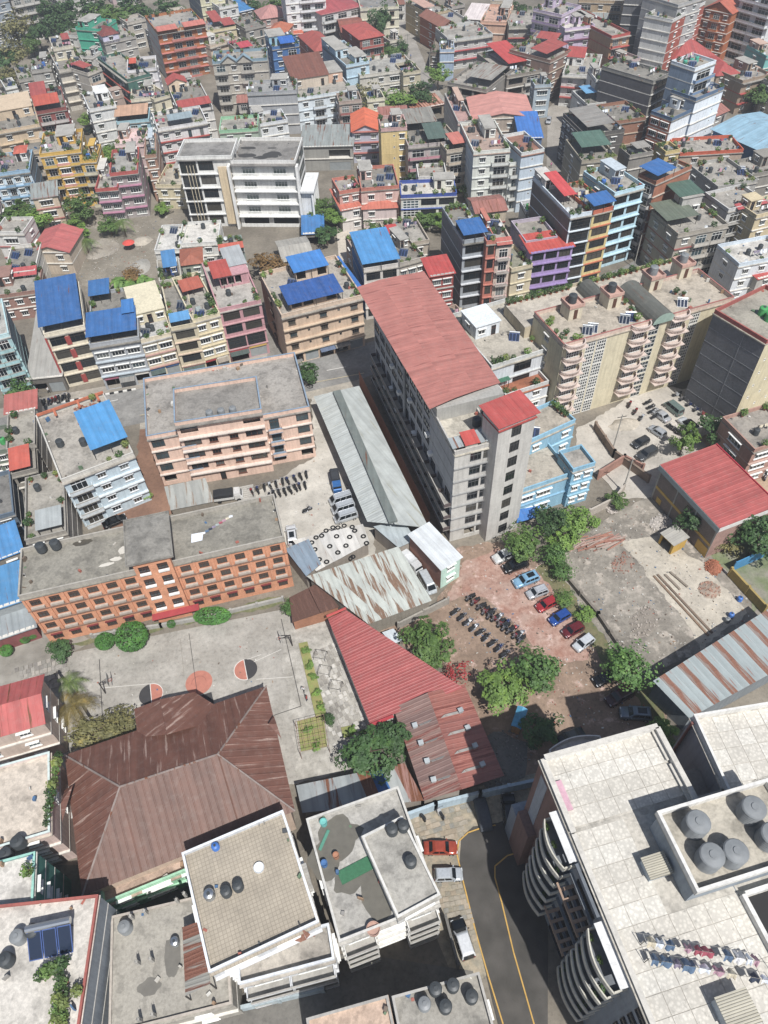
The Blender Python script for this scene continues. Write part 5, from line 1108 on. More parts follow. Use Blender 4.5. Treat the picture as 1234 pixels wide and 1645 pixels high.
# drain pipe, air conditioners and two little roof hatches
dp = MB(); pz = loc(TW, 640, 640, 14)
dp.tube((-.35, 23, 0), (-.35, 23, 21), .28, 8); dp.tube((-.3, 23, 20.6), (-.3, TW.D - 1, 20.9), .2, 8); dp.build('drain_pipe', mat('#8b8d8e', 'paint'), TW.root)
ac = MB(); ac.box(-.75, -.02, -.45, .45, 0, .6); ac.cyl(-.4, 0, .6, .62, .2, None, 10); acm = ac.mesh('air_conditioner', [mat('#d8d8d4', 'paint')])
for y, k in ((11, 5), (9.5, 4), (20, 5), (26, 4), (30, 5), (31, 3), (18, 3), (28, 2), (35, 2)): put('air_conditioner', acm, TW.root, Matrix.Translation((0, y, k * TW.sh + .3)))
sheet('hatch_roof', (1.6, -.1, TW.rz + 1.6), (4.0, -.1, TW.rz + 1.6), (4.0, 2.6, TW.rz + 2.0), (1.6, 2.6, TW.rz + 2.0), mat('#bf4339', 'tin', rust=.02), TW.root, .6)
sheet('hatch_roof', (-.3, .2, TW.rz + 1.3), (1.6, .2, TW.rz + 1.3), (1.6, 2.4, TW.rz + 1.5), (-.3, 2.4, TW.rz + 1.5), mat('#9aa3a5', 'tin', rust=.16), TW.root, .6)
sheet('hatch_roof', (4.2, .2, TW.rz + 1.2), (6.6, .2, TW.rz + 1.2), (6.6, 2.8, TW.rz + 1.5), (4.2, 2.8, TW.rz + 1.5), mat('#9aa3a5', 'tin', rust=.1), TW.root, .6)
hb = MB(); hb.box(1.8, 3.8, .3, 2.4, TW.rz + .04, TW.rz + 1.55); hb.box(0, 1.5, .4, 2.2, TW.rz + .04, TW.rz + 1.25, 1); hb.box(4.4, 6.4, .4, 2.6, TW.rz + .04, TW.rz + 1.15); hb.build('hatch_wall', [mat('#c9c2b2', 'plaster'), DARK], TW.root)
for i, (x, y) in enumerate(((5.6, 5.2), (6.9, 4.2), (7.6, 6.6))): water_tank(wpt(TW, x, y, TW.rz + .06), 0, 'x', 0, 1, ('black', 'steel', 'black')[i], True, rn, .7, 1.5, ('black tank nearest the red roof of tall block', 'steel tank between black tanks on tall block', 'black tank beside the stair tower of tall block')[i])
# --- white school with rounded frames
WS = h('white five-storey school with black tarred roof', '370 258 474 258 378 221', 5, '#e3e2dc', 'WW/oo', 'D', h=17.6, gm=mat((.16, .19, .18), 'glass'), band='#e6e5e0', bandd=1.2, roofc='#8a8680', parc='#dedcd6', cat='school', name='school', near=True)
WL_ = h('tmp', '283 252 372 250 290 224', 5, '#e0dfd9', 'gD.|gD.', '.', h=18.6, band='#e4e3de', bandd=.5, roofc='#8d8a85', near=True, bw=.03)
WLM, WLW, WLh = WL_.M.copy(), WL_.W, WL_.h; absorb(WS, WL_); T3 = WS.M.inverted() @ WLM
cp = MB(); cp.box(WLW * .72, WLW * .95, -.75, -.52, 1, WLh - 2.4); o_ = cp.build('cream_panel', mat('#d9c29a', 'plaster'), WS.root, T3)
cp = MB()
for x in (.16, .22, .28): cp.box(WLW * x - .06, WLW * x + .06, -.62, -.5, .5, WLh - 2)
cp.build('white_fin', mat('#d8c9a8', 'paint'), WS.root, T3)
for x0_, x1_, zt in ((-.9, -.3, WS.h), (WS.W + .05, WS.W + .65, WS.h)):
    cp = MB(); cp.box(x0_, x1_, -1.35, .6, 0, zt - 1); cp.build('corner_pier', mat('#e6e5e0', 'plaster'), WS.root)
# columned porch wing on the right
cw = MB()
for i in range(4): cw.cyl(WS.W + 3.6, -1 + i * 3.0, 0, 10, .3, None, 10)
cw.box(WS.W + .7, WS.W + 4.2, -1.6, 9, 10, 10.5); cw.box(WS.W + .7, WS.W + 3.4, -.6, 8.6, 0, 9.9); cw.build('column_porch', mat('#dfe0de', 'plaster'), WS.root)
# --- cream complex with lattice strips and round balconies
CQ = '906 553 1180 477 862 500'
CC = h('cream block with round balconies and lattice windows', CQ, 6, '#d3c7a4', '..ll....g...l...', 'w', h=18.6, band=None, parc='#cdb3a2', cap='#a8655c', roofc='#b5a996', cat='apartment block', name='apartment_block', fm='#d8d6cf', gm=mat((.03, .04, .045), 'glass'), near=True)
bme = balc_mesh(4.2, 1.7, mat('#cbb2a3', 'plaster'), 'c', mat('#cfbcb0', 'plaster'))
wb_ = win_mesh(2.6, 2.2, 5, WF, GLS, False, False, 2)[0]
for ux, k0 in ((2.2, 1), (16.0, 1), (24.4, 1)):
    rec = MB()
    for k in range(k0, 6):
        put('balcony', bme, CC.root, Matrix.Translation((ux, -.02, k * CC.sh)))
        put('balcony_window', wb_, CC.root, Matrix.Translation((ux, -.13, k * CC.sh + .25)))
    put('roof_balcony', bme, CC.root, Matrix.Translation((ux, -.02, CC.rz + .05)))
vd = MB(); vm = mat('#5f6058', 'tin', rust=.06)
def vault(x0, x1, y0, y1, z, r, nm):
    b = MB(); n = 10; xm, hw = (x0 + x1) / 2, (x1 - x0) / 2
    prof = [(xm - hw * math.cos(math.pi * i / n), z + r * math.sin(math.pi * i / n)) for i in range(n + 1)]
    for (a, za), (c, zc) in zip(prof, prof[1:]): b.quad((a, y0, za), (c, y0, zc), (c, y1, zc), (a, y1, za))
    for y in (y0 + .02, y1 - .02): b.add([(a, y, za) for a, za in prof], [tuple(range(n + 1))], 1)
    b.build(nm, [vm, mat('#8fa89a', 'paint')], CC.root)
vault(18.2, 23.0, -.8, 11, CC.rz + .1, 2.0, 'vaulted_roof'); vault(13.6, 17.4, 9, 17.5, 15.6, 2.2, 'vaulted_roof')
bk = MB(); bk.box(-1.5, 38.5, CC.D + .05, 19.2, 0, 15.4); bk.build('rear_block', [mat('#c4b596', 'plaster')], CC.root)
bk = MB(); bk.box(-1.6, 38.6, CC.D + .1, 19.3, 15.4, 15.6); bk.build('rear_terrace', [mat('#bcb2a2', 'roofc')], CC.root)
bk = MB(); bk.box(-1.5, 38.5, 19.0, 19.2, 15.6, 16.3); bk.build('rear_parapet', [mat('#c4b596', 'plaster')], CC.root)
tm = MB(); tm.box(-1.4, 1.4, -1.5, 1.5, 0, 2.5, 0); tm.box(-1.6, 1.6, -1.7, 1.7, 2.5, 2.65, 1); tm.box(-1.6, 1.6, -1.7, -1.55, 2.65, 3.2, 1); tm.box(-1.6, 1.6, 1.55, 1.7, 2.65, 3.2, 1); tm.box(-1.6, -1.45, -1.55, 1.55, 2.65, 3.2, 1); tm.box(1.45, 1.6, -1.55, 1.55, 2.65, 3.2, 1); tm.box(-.4, .4, -1.53, -1.5, .05, 2.05, 2)
tmm = tm.mesh('tank_room', [mat('#cfc3a8', 'plaster'), mat('#c79b8a', 'plaster'), WOODF])
for i, (x, y) in enumerate(((6.3, 8.2), (14.8, 8.4), (25.2, 10.2), (33, 11.5))):
    put('tank_room', tmm, CC.root, Matrix.Translation((x, y, CC.rz + .04)))
    water_tank(wpt(CC, x, y + .2, CC.rz + .04 + 2.66), 0, 'x', 0, 1, ('black', 'black', 'grey', 'grey')[i], True, rn, .8, 1.7, ('black tank on leftmost cream roof room', 'black tank beside the vaulted roof', 'grey tank on cream roof room right of vault', 'grey tank on rightmost cream roof room')[i])
for i, (x, y) in enumerate(((6.2, 2.2), (7.4, 2.4), (14.2, 2.4), (15.6, 2.6), (27, 2.6))): solar_heater(wpt(CC, x, y, CC.rz + .04), 0, 'x', 0, 1, '', True, rn, 1.9, ordn(i, 5) + ' solar heater on the cream balconied block')
for i, (x, y) in enumerate(((.7, 2), (.8, 4), (.7, 6.5), (3, 1), (4, .9), (16.4, 1.6), (17.2, 5), (17.3, 7), (28, 6), (29, 5), (2.3, 3.0), (1.8, 7.5))): plant_pot(wpt(CC, x, y, CC.rz + .04), 0, 'x', 0, 1, '', True, rn, ordn(i, 12) + ' potted plant on cream block roof')
for i in range(30):
    x = -1 + i * 1.33
    if 12.6 < x < 14: continue
    plant_pot(wpt(CC, x, 18.5, 15.61), 0, 'x', 0, 1, '', True, rn, f'{ORD[i]} potted plant from left along cream rear terrace')
# --- dark slab building and neighbour at right
GB = h('dark grey slab building with cream windowed end', '1149 497 1233 547 1300 495', 7, '#6b6d72', '.', '.', h=21.2, right='vvvv', sidec='#d3c7a0', band=None, parc='#a8534a', roofc='#a39c8c', cat='office block', name='office_block', near=True, wk='conc')
gl = MB()
for k in range(1, 7): gl.box(0, GB.W, -.03, -.002, k * GB.sh - .05, k * GB.sh + .05)
gl.box(GB.W * .62 - .06, GB.W * .62 + .06, -.05, -.031, 0, GB.rz); gl.build('slab_joint', mat('#8b8d90', 'conc'), GB.root)
for i, (x, y) in enumerate(((5.2, 6.5), (7.0, 6.0))): water_tank(wpt(GB, x, y, GB.rz + .04), 0, 'x', 0, 1, 'green', True, rn, .8, 1.6, f"{('left', 'right')[i]} green water tank on dark slab building")
h('brick pink house below the dark slab building', '1213 722 1285 700 1222 652', 3, '#b08674', 'WW', 'W', h=9.2, roofc='#9c9488', band='#c4a596')
wl = MB(); a, c = P(1112, 707, 0), P(1205, 668, 0); d = (c - a); nn_ = Vector((-d.y, d.x, 0)).normalized()
t = tag(wl.obox(TR((a.x + c.x) / 2, (a.y + c.y) / 2, 0, math.atan2(d.y, d.x)), d.length, .2, 3).build('wall', mat('#dcdcd8', 'plaster')), 'white wall beside the motorcycle yard', 'wall')
# --- brick warehouse with red roof
WH = h('brick warehouse with flat red sheet roof', '1065 748 1157 846 1240 808', 2, '#7f7068', '.', '.', h=8.2, wk='brick', sidec='#a88275', sk='brick', band=None, pit='shed', rc='#b04f49', rh=.25, ov=.35, rust=.0, rib=.8, cat='warehouse', name='warehouse', near=True)
fb = MB(); fb.box(-.36, WH.W + .36, -.42, -.37, 7.1, 8.2); fb.build('fascia', mat('#97a5a8', 'paint'), WH.root)
fb = MB(); fb.box(WH.W + .37, WH.W + .42, -.4, WH.D + .3, 7.4, 8.35); fb.build('fascia', mat('#d8d5cf', 'paint'), WH.root)
fb = MB(); fb.box(-.3, WH.W + .3, WH.D + .36, WH.D + .5, 8.2, 8.75); fb.build('gutter', mat('#c01f3a', 'paint'), WH.root)
fb = MB(); fb.box(0.2, WH.W - .1, -.06, -.003, 2.9, 3.5); fb.box(WH.W * .82, WH.W - .1, -.06, -.003, 0, 2.2); fb.box(1.2, 2.4, -.06, -.003, .4, 1.6); fb.build('yellow_band', mat('#c49a1f', 'paint'), WH.root)
fb = MB()
for x in (.1, WH.W * .33, WH.W * .66, WH.W - .1): fb.box(x - .15, x + .15, -.05, -.003, 0, 7.1)
fb.build('concrete_post', CONC, WH.root)
# --- light blue house right of the tall block
LB = '#7fb6d0'
BH = h('light blue house with roof terraces', '832 789 920 759 845 715', 2, '#86b9d2', 'WW.', 'w', h=7.6, band='#7fb0cc', roofc='#b0a797', cat='house', near=True)
B2_ = h('tmp', '850 708 925 674 850 660', 3, '#86b9d2', 'w.w', 'w', h=10.6, band='#9fcbdc', roofc='#b5aa98', near=True); m2, r2 = B2_.M.copy(), B2_.rz; w2, d2 = B2_.W, B2_.D; absorb(BH, B2_)
B3_ = h('tmp', '921 754 957 743 914 720', 3, '#7fb3cd', 'ww', 'v', h=9.6, band='#8fc0d4', roofc='#a8a196', near=True); absorb(BH, B3_)
for i in range(9): plant_pot(m2 @ Vector((w2 * (.1 + .1 * i) if i < 5 else w2 - .5, d2 - .4 if i < 5 else d2 - 1.0 * (i - 4), r2 + .035)), 0, 'x', 0, 1, '', True, rn, f'{ORD[i]} potted plant on light blue house terrace')
solar_heater(m2 @ Vector((2.0, 1.6, r2 + .035)), 0, 'x', 0, 1, '', True, rn, 2.4, 'blue solar heater on the light blue house')
sheet_ = thing('awning', 'blue tarp awning below the light blue house', 'awning', TR(*P(842, 826, 0)[:2], 0))
o_ = P(842, 826, 0); sheet('sheet', P(830, 840, 2.4) - o_, P(866, 830, 2.4) - o_, P(868, 812, 3.0) - o_, P(835, 818, 3.0) - o_, mat('#2a74c0', 'tin', rust=.0), sheet_, .6)
pb_ = MB()
for q in ((832, 838), (864, 829), (866, 814), (837, 819)): w_ = P(*q, 0) - o_; pb_.box(w_.x - .05, w_.x + .05, w_.y - .05, w_.y + .05, 0, 2.5)
pb_.build('post', DKF, sheet_)
# --- white house behind the tall block
KH = h('white house with garden terrace behind tall block', '790 588 892 556 742 500', 4, '#cfd4d8', '.D.', 'w', h=13.8, roofc='#b0a898', parc='#c9cac6', pent=[(.12, .5, .52, .85, 2.8, '#d6dde2', None, 'wd')], cat='house', near=True, sol=[(.62, .35)], band='#c4c6c4')
for i, (x, y) in enumerate(((1.0, .7), (2.2, .6), (3.4, .7), (5, .6), (8, .7), (12.6, 1), (12.8, 3), (12.8, 5), (12.7, 7), (12.6, 9), (12.8, 12), (11, 4))): plant_pot(wpt(KH, x, y, KH.rz + .04), 0, 'x', 0, 1, '', True, rn, ordn(i, 12) + ' potted plant on white garden terrace')
for i, (x, y) in enumerate(((2.6, 13), (3.9, 12.6))): water_tank(wpt(KH, x, y, KH.rz + 2.9), 0, 'x', 0, 1, ('black', 'steel')[i], True, rn, .62, 1.4, ('black', 'steel')[i] + ' tank on white garden terrace room') if False else water_tank(wpt(KH, 1.0 + i * 1.6, 15.2, KH.rz + .04), 0, 'x', 0, 1, ('black', 'steel')[i], True, rn, .62, 1.4, ('black', 'steel')[i] + ' tank behind the white garden terrace room')
h('low white house with orange tiled terrace', '812 634 882 612 806 600', 3, '#d6dade', '.w', 'w', h=9.0, roofc='#a8633f', parc='#c9c9c5', pl=5, near=True, can=[(.0, .25, .4, 1, 1.9, .2, '#2f6b52')])
h('brown rough house left of white terrace', '735 530 764 520 735 488', 3, '#a88f7c', 'w', 'w', roofc='#9c9488', tank=1, near=True, cl=1)
# --- white and pale blue house with blue roof, left
WB = h('pale blue house with bright blue tarp roof', '98 771 214 727 80 660', 4, '#b9ccd6', 'Bww', '.', h=12.2, band='#cdd6da', bandd=.5, sidec='#7d6558', sk='brick', roofc='#a9a296', parc='#c6c2b8', cat='house', near=True, pl=4, can=[(.5, 1.02, .12, .68, 2.6, .7, '#3f92cc')], fm='#dfe3e6')
pb_ = MB(); pb_.box(0.2, WB.W, WB.D - .45, WB.D - .2, WB.rz + .8, WB.rz + 1.3)
for x in (3.2, 7.5, 11): pb_.box(x - .2, x + .2, WB.D - 2.2, WB.D - .46, WB.rz + .9, WB.rz + 1.25)
pb_.build('orange_beam', mat('#c4683f', 'plaster'), WB.root)
pb_ = MB()
for i in range(60): rn2 = random.Random(i); x, y = rn2.uniform(WB.W * .5, WB.W * .92), rn2.uniform(WB.D * .68, WB.D - .8); pb_.obox(TR(x, y, WB.rz + .04, rn2.random() * 3), .5, .3, rn2.uniform(.05, .3))
pb_.build('brick_heap', mat('#9a5f45', 'brick'), WB.root)
for i, (x, y) in enumerate(((2.0, 9.2), (5.6, 7.3))): water_tank(wpt(WB, x, y, WB.rz + .04), 0, 'x', 0, 1, 'black', True, rn, .65, 1.4, f"{('left', 'right')[i]} black tank on pale blue tarp-roofed house")
# ---------------------------------------------------------------- foreground: apartment tower at lower right
AW = '#d3d2cd'; AZ = 25.6
C_ = h('white apartment tower with tiled roof terrace', '920 1335 1110 1790 1113 1289', 8, '#8f97a0', '.', '.', h=AZ, band=None, junk=0, roofc='#bdb6a8', parc='#d6d4ce', cat='apartment tower', name='apartment_tower', near=True, ph=.9, ro=0)
A1 = h('tmp', '870 1215 920 1335 1060 1170', 8, '#8c6a5e', '.', 'w', h=AZ, band=None, roofc='#bdb6a8', parc='#d6d4ce', near=True, ph=.9, ro=0)
mA, wA, dA = A1.M.copy(), A1.W, A1.D; absorb(C_, A1); TA = C_.M.inverted() @ mA
zr = C_.rz
# extend the roof to the right of the first block (behind and beside the tank room)
ex = MB(); ex.box(.0, C_.W, C_.D + .02, C_.D + 22, 0, zr - .02); ex.build('rear_wing_wall', [mat('#8f97a0', 'plaster')], C_.root)
ex = MB(); ex.box(-.22, .2, .3, 13.0, zr + .034, zr + .06); ex.build('roof_joint', [mat('#bdb6a8', 'roofc')], C_.root)
ex = MB(); ex.box(.0, C_.W, C_.D + .1, C_.D + 22, zr - .015, zr + .03); ex.build('roof', [mat('#bdb6a8', 'roofc')], C_.root)
# white tiles laid on the roof, one object each
TM = [mat(c, 'terrazzo') for c in ('#cbc5b8', '#c6c0b3', '#cfcabe')]
g = 1.75
def tile_mesh(m):
    b = MB(); b.box(.03, g - .03, .03, g - .03, 0, .035); return b.mesh('tile', [m])
tms = [tile_mesh(m) for m in TM]; cnt = 0; rn = random.Random(3)
for T_, W_, D_, u0 in ((Matrix.Identity(4), C_.W, C_.D + 12.5, .0), (TA, wA, dA - .2, .2)):
    for i in range(int((W_ - .1) / g) + 1):
        for j in range(int((D_ - .3) / g)):
            x, y = u0 + i * g, .25 + j * g
            if x + g > W_ - .05 + (.3 if u0 == 0 else 0): continue
            if u0 == 0 and (7.2 - g < y < 19 and 1.5 - g < x < 8.1): continue
            put('tile', tms[(i * 5 + j * 3) % 3], C_.root, T_ @ Matrix.Translation((x, y, zr + .036))); cnt += 1
# remove parapets that would cross the joined roof: cover strips keep it flush
for o in list(C_.root.children):
    if o.name.startswith('roof'):
        for c in list(o.children): bpy.data.objects.remove(c)
PW = mat('#d8d6d0', 'plaster'); CAPM = mat('#c9c4b9', 'plaster')
def para(T_, x0, y0, x1, y1, hh=.9, wd=.35):
    b = MB(); p0, p1 = Vector((x0, y0, 0)), Vector((x1, y1, 0)); d = p1 - p0; M_ = TR((x0 + x1) / 2, (y0 + y1) / 2, zr + .035, math.atan2(d.y, d.x))
    b.obox(M_, d.length, wd, hh, 0); b.obox(M_ @ Matrix.Translation((0, 0, hh + .003)), d.length + .1, wd + .2, .1, 1); b.build('parapet', [PW, CAPM], C_.root, T_)
para(TA, .2, dA - .15, .2, .3); para(TA, .2, .15, wA, .15, .45); para(TA, .4, dA - .2, wA + 1.2, dA - .2)
for a, b_ in ((.3, 3.6), (4.1, wA + .2)): para(TA, a, dA - .55, b_, dA - .55, .35, .25)
para(Matrix.Identity(4), .2, .15, C_.W, .15, .3, .3)
# tank room on the roof
tr = MB(); x0, x1, y0, y1, th = 1.5, 8.2, 7.5, 18.6, 3.4
tr.box(x0, x1, y0, y1, zr + .05, zr + th, 0); tr.box(x0 - .25, x1 + .25, y0 - .25, y1 + .25, zr + th, zr + th + .15, 2)
for bx in ((x0 - .25, x1 + .25, y0 - .25, y0 + .05), (x0 - .25, x1 + .25, y1 - .05, y1 + .25), (x0 - .25, x0 + .05, y0 + .05, y1 - .05), (x1 - .05, x1 + .25, y0 + .05, y1 - .05)): tr.box(*bx, zr + th + .15, zr + th + .95, 1)
tr.build('tank_room', [mat('#8b96a0', 'plaster'), PW, mat('#b3ab9a', 'roofc')], C_.root)
for i, (px_, py_) in enumerate(((1118, 1325), (1140, 1378), (1178, 1372), (1207, 1302), (1238, 1345))):
    q = P(px_, py_, zr + th + 1.2); water_tank(Vector((q.x, q.y, zr + th + .16)), 0, 'x', 0, 1, 'grey', True, rn, 1.12, 2.1, ('upper left grey tank in apartment roof tank room', 'front grey tank in apartment roof tank room', 'grey tank in middle of apartment tank room', 'upper right grey tank in apartment tank room', 'grey tank at right edge of apartment tank room')[i])
# roof vents with ribbed covers
def vent(px_, py_, sx, sy, hh, lab):
    q = C_.M.inverted() @ P(px_, py_, zr + hh); t = thing('roof_vent', lab, 'vent', C_.M @ Matrix.Translation((q.x, q.y, zr + .075)))
    MB().box(-sx / 2, sx / 2, -sy / 2, sy / 2, 0, hh).build('housing', mat('#a9b3ba', 'plaster'), t)
    sheet('cover', (-sx / 2 - .15, -sy / 2 - .15, hh + .05), (sx / 2 + .15, -sy / 2 - .15, hh + .05), (sx / 2 + .15, sy / 2 + .15, hh + .12), (-sx / 2 - .15, sy / 2 + .15, hh + .12), mat('#b3ad9a', 'tin', rust=.03), t, .2, .06)
vent(1055, 1391, 1.7, 2.0, 1.2, 'ribbed roof vent beside the tank room'); vent(1185, 1622, 2.2, 2.6, 1.6, 'ribbed roof vent near the hanging washing')
# lower right light well
lw = MB(); q0 = C_.M.inverted() @ P(1190, 1440, zr); 
for bx in ((0, 7, -.2, .2), (0, 7, 4.4, 4.8), (-.2, .2, .2, 4.4)): lw.box(*bx, 0, .8)
lw.build('light_well_parapet', [PW], C_.root, Matrix.Translation((q0.x, q0.y, zr + .075)))
b = MB(); b.box(.25, 6.9, .25, 4.35, 0, .02); b.build('painted_well_shade', DARK, C_.root, Matrix.Translation((q0.x, q0.y, zr + .08)))  # flat dark sheet, its colour standing in for the shaded depth of the well
# facade with two stacks of curved balconies
BS = mat('#c9c4b4', 'plaster'); BSI = mat('#6f747a', 'plaster')
def curved(L, dep, n=12):
    b = MB(); pts = []
    for i in range(n + 1): f = i / n; pts.append((L * f, -dep * (.35 + .65 * math.sin(math.pi * (.18 + .64 * f)))))
    slab = [(0, -.01)] + pts + [(L, -.01)]; b.prism([(x, y) for x, y in slab][::-1], -.1, .1, 1)
    for (a, ya), (c, yc) in zip(pts, pts[1:]):
        b.add([(a, ya, .1), (c, yc, .1), (c, yc + .14, .1), (a, ya + .14, .1), (a, ya, 1.0), (c, yc, 1.0), (c, yc + .14, 1.0), (a, ya + .14, 1.0)], ((0, 1, 5, 4), (2, 3, 7, 6), (4, 5, 6, 7)), 0)
    for x, y in ((0, pts[0][1]), (L - .14, pts[-1][1])): b.box(x, x + .14, y + .14, -.02, .1, 1.0, 0)
    return b
for u0, L in ((-2.6, 4.9), (7.6, 5.3)):
    me = curved(L, 2.0).mesh('balcony', [BS, BSI])
    for k in range(1, 8):
        put('balcony', me, C_.root, Matrix.Translation((u0, 0, k * 3.08)))
        put('balcony_door', win_mesh(q1(L * .62), 2.2, 4, DKF, GLS, False, False)[0], C_.root, Matrix.Translation((u0 + L / 2, -.12, k * 3.08 + .12)))
    b = MB(); b.prism([(0, -.02), (0, -1.1), (L, -1.1), (L, -.02)][::-1], 0, .14); b.build('balcony_roof', mat('#dcdcda', 'plaster'), C_.root, Matrix.Translation((u0, 0, 24.0)))
    for k in range(1, 8):
        for j in range(3): 
            x = u0 + .6 + j * L * .36
            if (k + j) % 3 == 0: continue
            pm = cached(('bp', j), lambda: leaf_cluster(60, .45, .25, .35, .2, 80 + j, .5, .3).mesh('balcony_plant', [LEAFC[j]])); put('balcony_plant', pm, C_.root, Matrix.Translation((x, -1.25, k * 3.08 + .15)))
for k in range(2, 9): MB().box(2.6, 7.3, -.75, -.45, k * 3.08 - .2, k * 3.08).build('facade_beam', mat('#6c737b', 'plaster'), C_.root)
for x in (3.2, 4.2, 5.2, 6.2, 7.0):
    for k in (3, 6): MB().box(x - .15, x + .15, -1.5, -.02, k * 3.08, k * 3.08 + .3).build('pergola_beam', mat('#a88a72', 'plaster'), C_.root)
for k in (3, 6): MB().box(2.5, 7.5, -1.7, -1.5, k * 3.08, k * 3.08 + .3).build('pergola_beam', mat('#a88a72', 'plaster'), C_.root)
for k in range(0, 8): put('window', win_mesh(3.6, 1.8, 4, DKF, GLS, False, False)[0], C_.root, Matrix.Translation((5, -.12, k * 3.08 + .8)))
for k in range(1, 8): put('window', win_mesh(2.2, 1.6, 3, DKF, GLS, False, False)[0], C_.root, Matrix.Translation((15.5, -.12, k * 3.08 + .8)))
pk = MB(); pk.box(.4, 3.4, -1.05, -.02, 0, 11.2, 0); pk.box(.9, 2.4, -.05, -.003, 11.5, 23, 1); pk.build('brown_panel', [mat('#86655a', 'plaster'), mat('#a9b0b6', 'plaster')], C_.root, TA)
pk = MB(); pk.box(-1.2, .38, -1.0, 2.2, 0, 9.0); pk.build('side_block', [mat('#8f9aa5', 'plaster')], C_.root, TA)
pk = MB(); pk.box(2.6, 5.6, .3, 1.1, zr + .1, zr + .35); pk.build('pink_coping', [mat('#cf9fae', 'plaster')], C_.root, TA)
# curved balcony on the back corner
b = curved(6.0, 2.2); b.build('rear_balcony', [PW, mat('#d6d6d3', 'plaster')], C_.root, TA @ Matrix.Translation((-.2, dA * .62, 21)) @ Matrix.Rotation(-math.pi / 2, 4, 'Z'))
# clothes on the roof terrace
q0, q1_ = P(1032, 1515, zr + .9), P(1240, 1552, zr + .9)
for s_, off in enumerate((0, 1.35)):
    a = Vector((q0.x, q0.y - off, zr + .075)); c = Vector((q1_.x, q1_.y - off, 0)); d = c - a
    clothesline((a + Vector((c.x, c.y, zr + .075))) / 2, 0, 'x', 0, 1, '', True, random.Random(12 + s_), math.hypot(d.x, d.y), ('upper washing line on the white apartment roof', 'lower washing line on the white apartment roof')[s_], math.atan2(d.y, d.x))
# second wing on the right
D_ = h('white tiled apartment wing at right edge', '1115 1148 1185 1300 1262 1110', 8, '#9aa2ab', '.', '.', h=AZ, band=None, junk=0, roofc='#c4bdaf', parc='#d6d4ce', cat='apartment tower', name='apartment_tower', near=True, ph=.9)
for i in range(int(D_.W / g)):
    for j in range(int((D_.D - .5) / g)): put('tile', tms[(i + j * 2) % 3], D_.root, Matrix.Translation((.25 + i * g, .3 + j * g, D_.rz + .036)))
dp = MB(); dp.tube((.6, -.25, 0), (.6, -.25, 25), .16, 8); dp.tube((9.2, -.2, 0), (9.2, -.2, 25), .12, 8); dp.build('drain_pipe', mat('#7a4a42', 'paint'), D_.root)
eg = MB()
for k in range(2, 8): eg.box(4.2, 7.6, -1.7, -.1, k * 3.05, k * 3.05 + .12)
eg.build('utility_balcony', mat('#8d8a84', 'conc'), D_.root)
# ---------------------------------------------------------------- brown roofed school hall
BRT = mat('#724838', 'tin', rust=.09, rustc='#a08476', rough=.6); BRT2 = mat('#6b4839', 'tin', rust=.0, rustc='#80685c', rough=.6)
HZ, RZ = 7.2, 11.4
hr = [P(*p, RZ) for p in ((193, 1264), (350, 1212))]; he = [P(*p, HZ) for p in ((104, 1213), (132, 1440), (474, 1303), (428, 1102))]
o0 = (he[1] + he[2]) / 2; ang = math.atan2(he[2].y - he[1].y, he[2].x - he[1].x)
MH = TR(he[1].x, he[1].y, 0, ang); t = thing('school_hall', 'large hall with brown hipped sheet roof', 'hall', MH); Mi = MH.inverted()
Lc = lambda p: Mi @ p
E4, E1, E2, E3 = [Lc(p) for p in he]; R1, R2 = [Lc(p) for p in hr]
sheet('roof_slope', E1, E2, R2, R1, BRT2, t, .85); sheet('roof_slope', E2, E3, R2, R2, BRT, t, .85); sheet('roof_slope', E3, E4, R1, R2, BRT, t, .85); sheet('roof_slope', E4, E1, R1, R1, BRT, t, .85)
rc_ = MB()
for a, b_ in ((R1, R2), (R1, E1), (R1, E4), (R2, E2), (R2, E3)): rc_.tube(a + Vector((0, 0, .06)), b_ + Vector((0, 0, .06)), .13, 6)
rc_.build('ridge_cap', mat('#8a7a72', 'tin', rust=.1), t)
wb = MB(); ins = [p + ((E1 + E2 + E3 + E4) / 4 - p) * .045 for p in (E1, E2, E3, E4)]; wb.prism([(p.x, p.y) for p in ins], 0, HZ - .15); wb.build('wall', mat('#cdb29a', 'plaster'), t)
# gabled wing towards the court
g0, g1, g2, g3 = [Lc(P(*p, z)) for p, z in (((216, 1139), HZ), ((312, 1112), HZ), ((372, 1150), HZ), ((222, 1185), HZ))]; ra, rb_ = Lc(P(257, 1124, 9.6)), Lc(P(268, 1180, 9.9))
sheet('roof_slope', g1, g2, rb_, ra, BRT, t, .85); sheet('roof_slope', g3, g0, ra, rb_, BRT, t, .85)
gw = MB(); gw.add([(g0.x, g0.y, HZ - .1), (g1.x, g1.y, HZ - .1), (ra.x, ra.y, 9.5)], ((0, 1, 2),)); gw.add([(g0.x, g0.y, 0), (g1.x, g1.y, 0), (g1.x, g1.y, HZ - .1), (g0.x, g0.y, HZ - .1)], ((0, 1, 2, 3),)); gw.build('gable_wall', mat('#b5a08c', 'plaster'), t)
for nm, pts in (('left', ((104, 1270), (100, 1320), (113, 1268), (128, 1262))), ('right', ((440, 1150), (452, 1186), (430, 1175), (436, 1160)))):
    a, c, m_, k_ = [Lc(P(*p, 8.6)) for p in pts]; apex = (a + c) / 2 + Vector((0, 0, .9)); inn = (m_ + k_) / 2 + Vector((0, 0, .8))
    sheet('dormer_slope', a, apex, inn, inn, BRT, t, .8); sheet('dormer_slope', apex, c, inn, inn, BRT, t, .8)
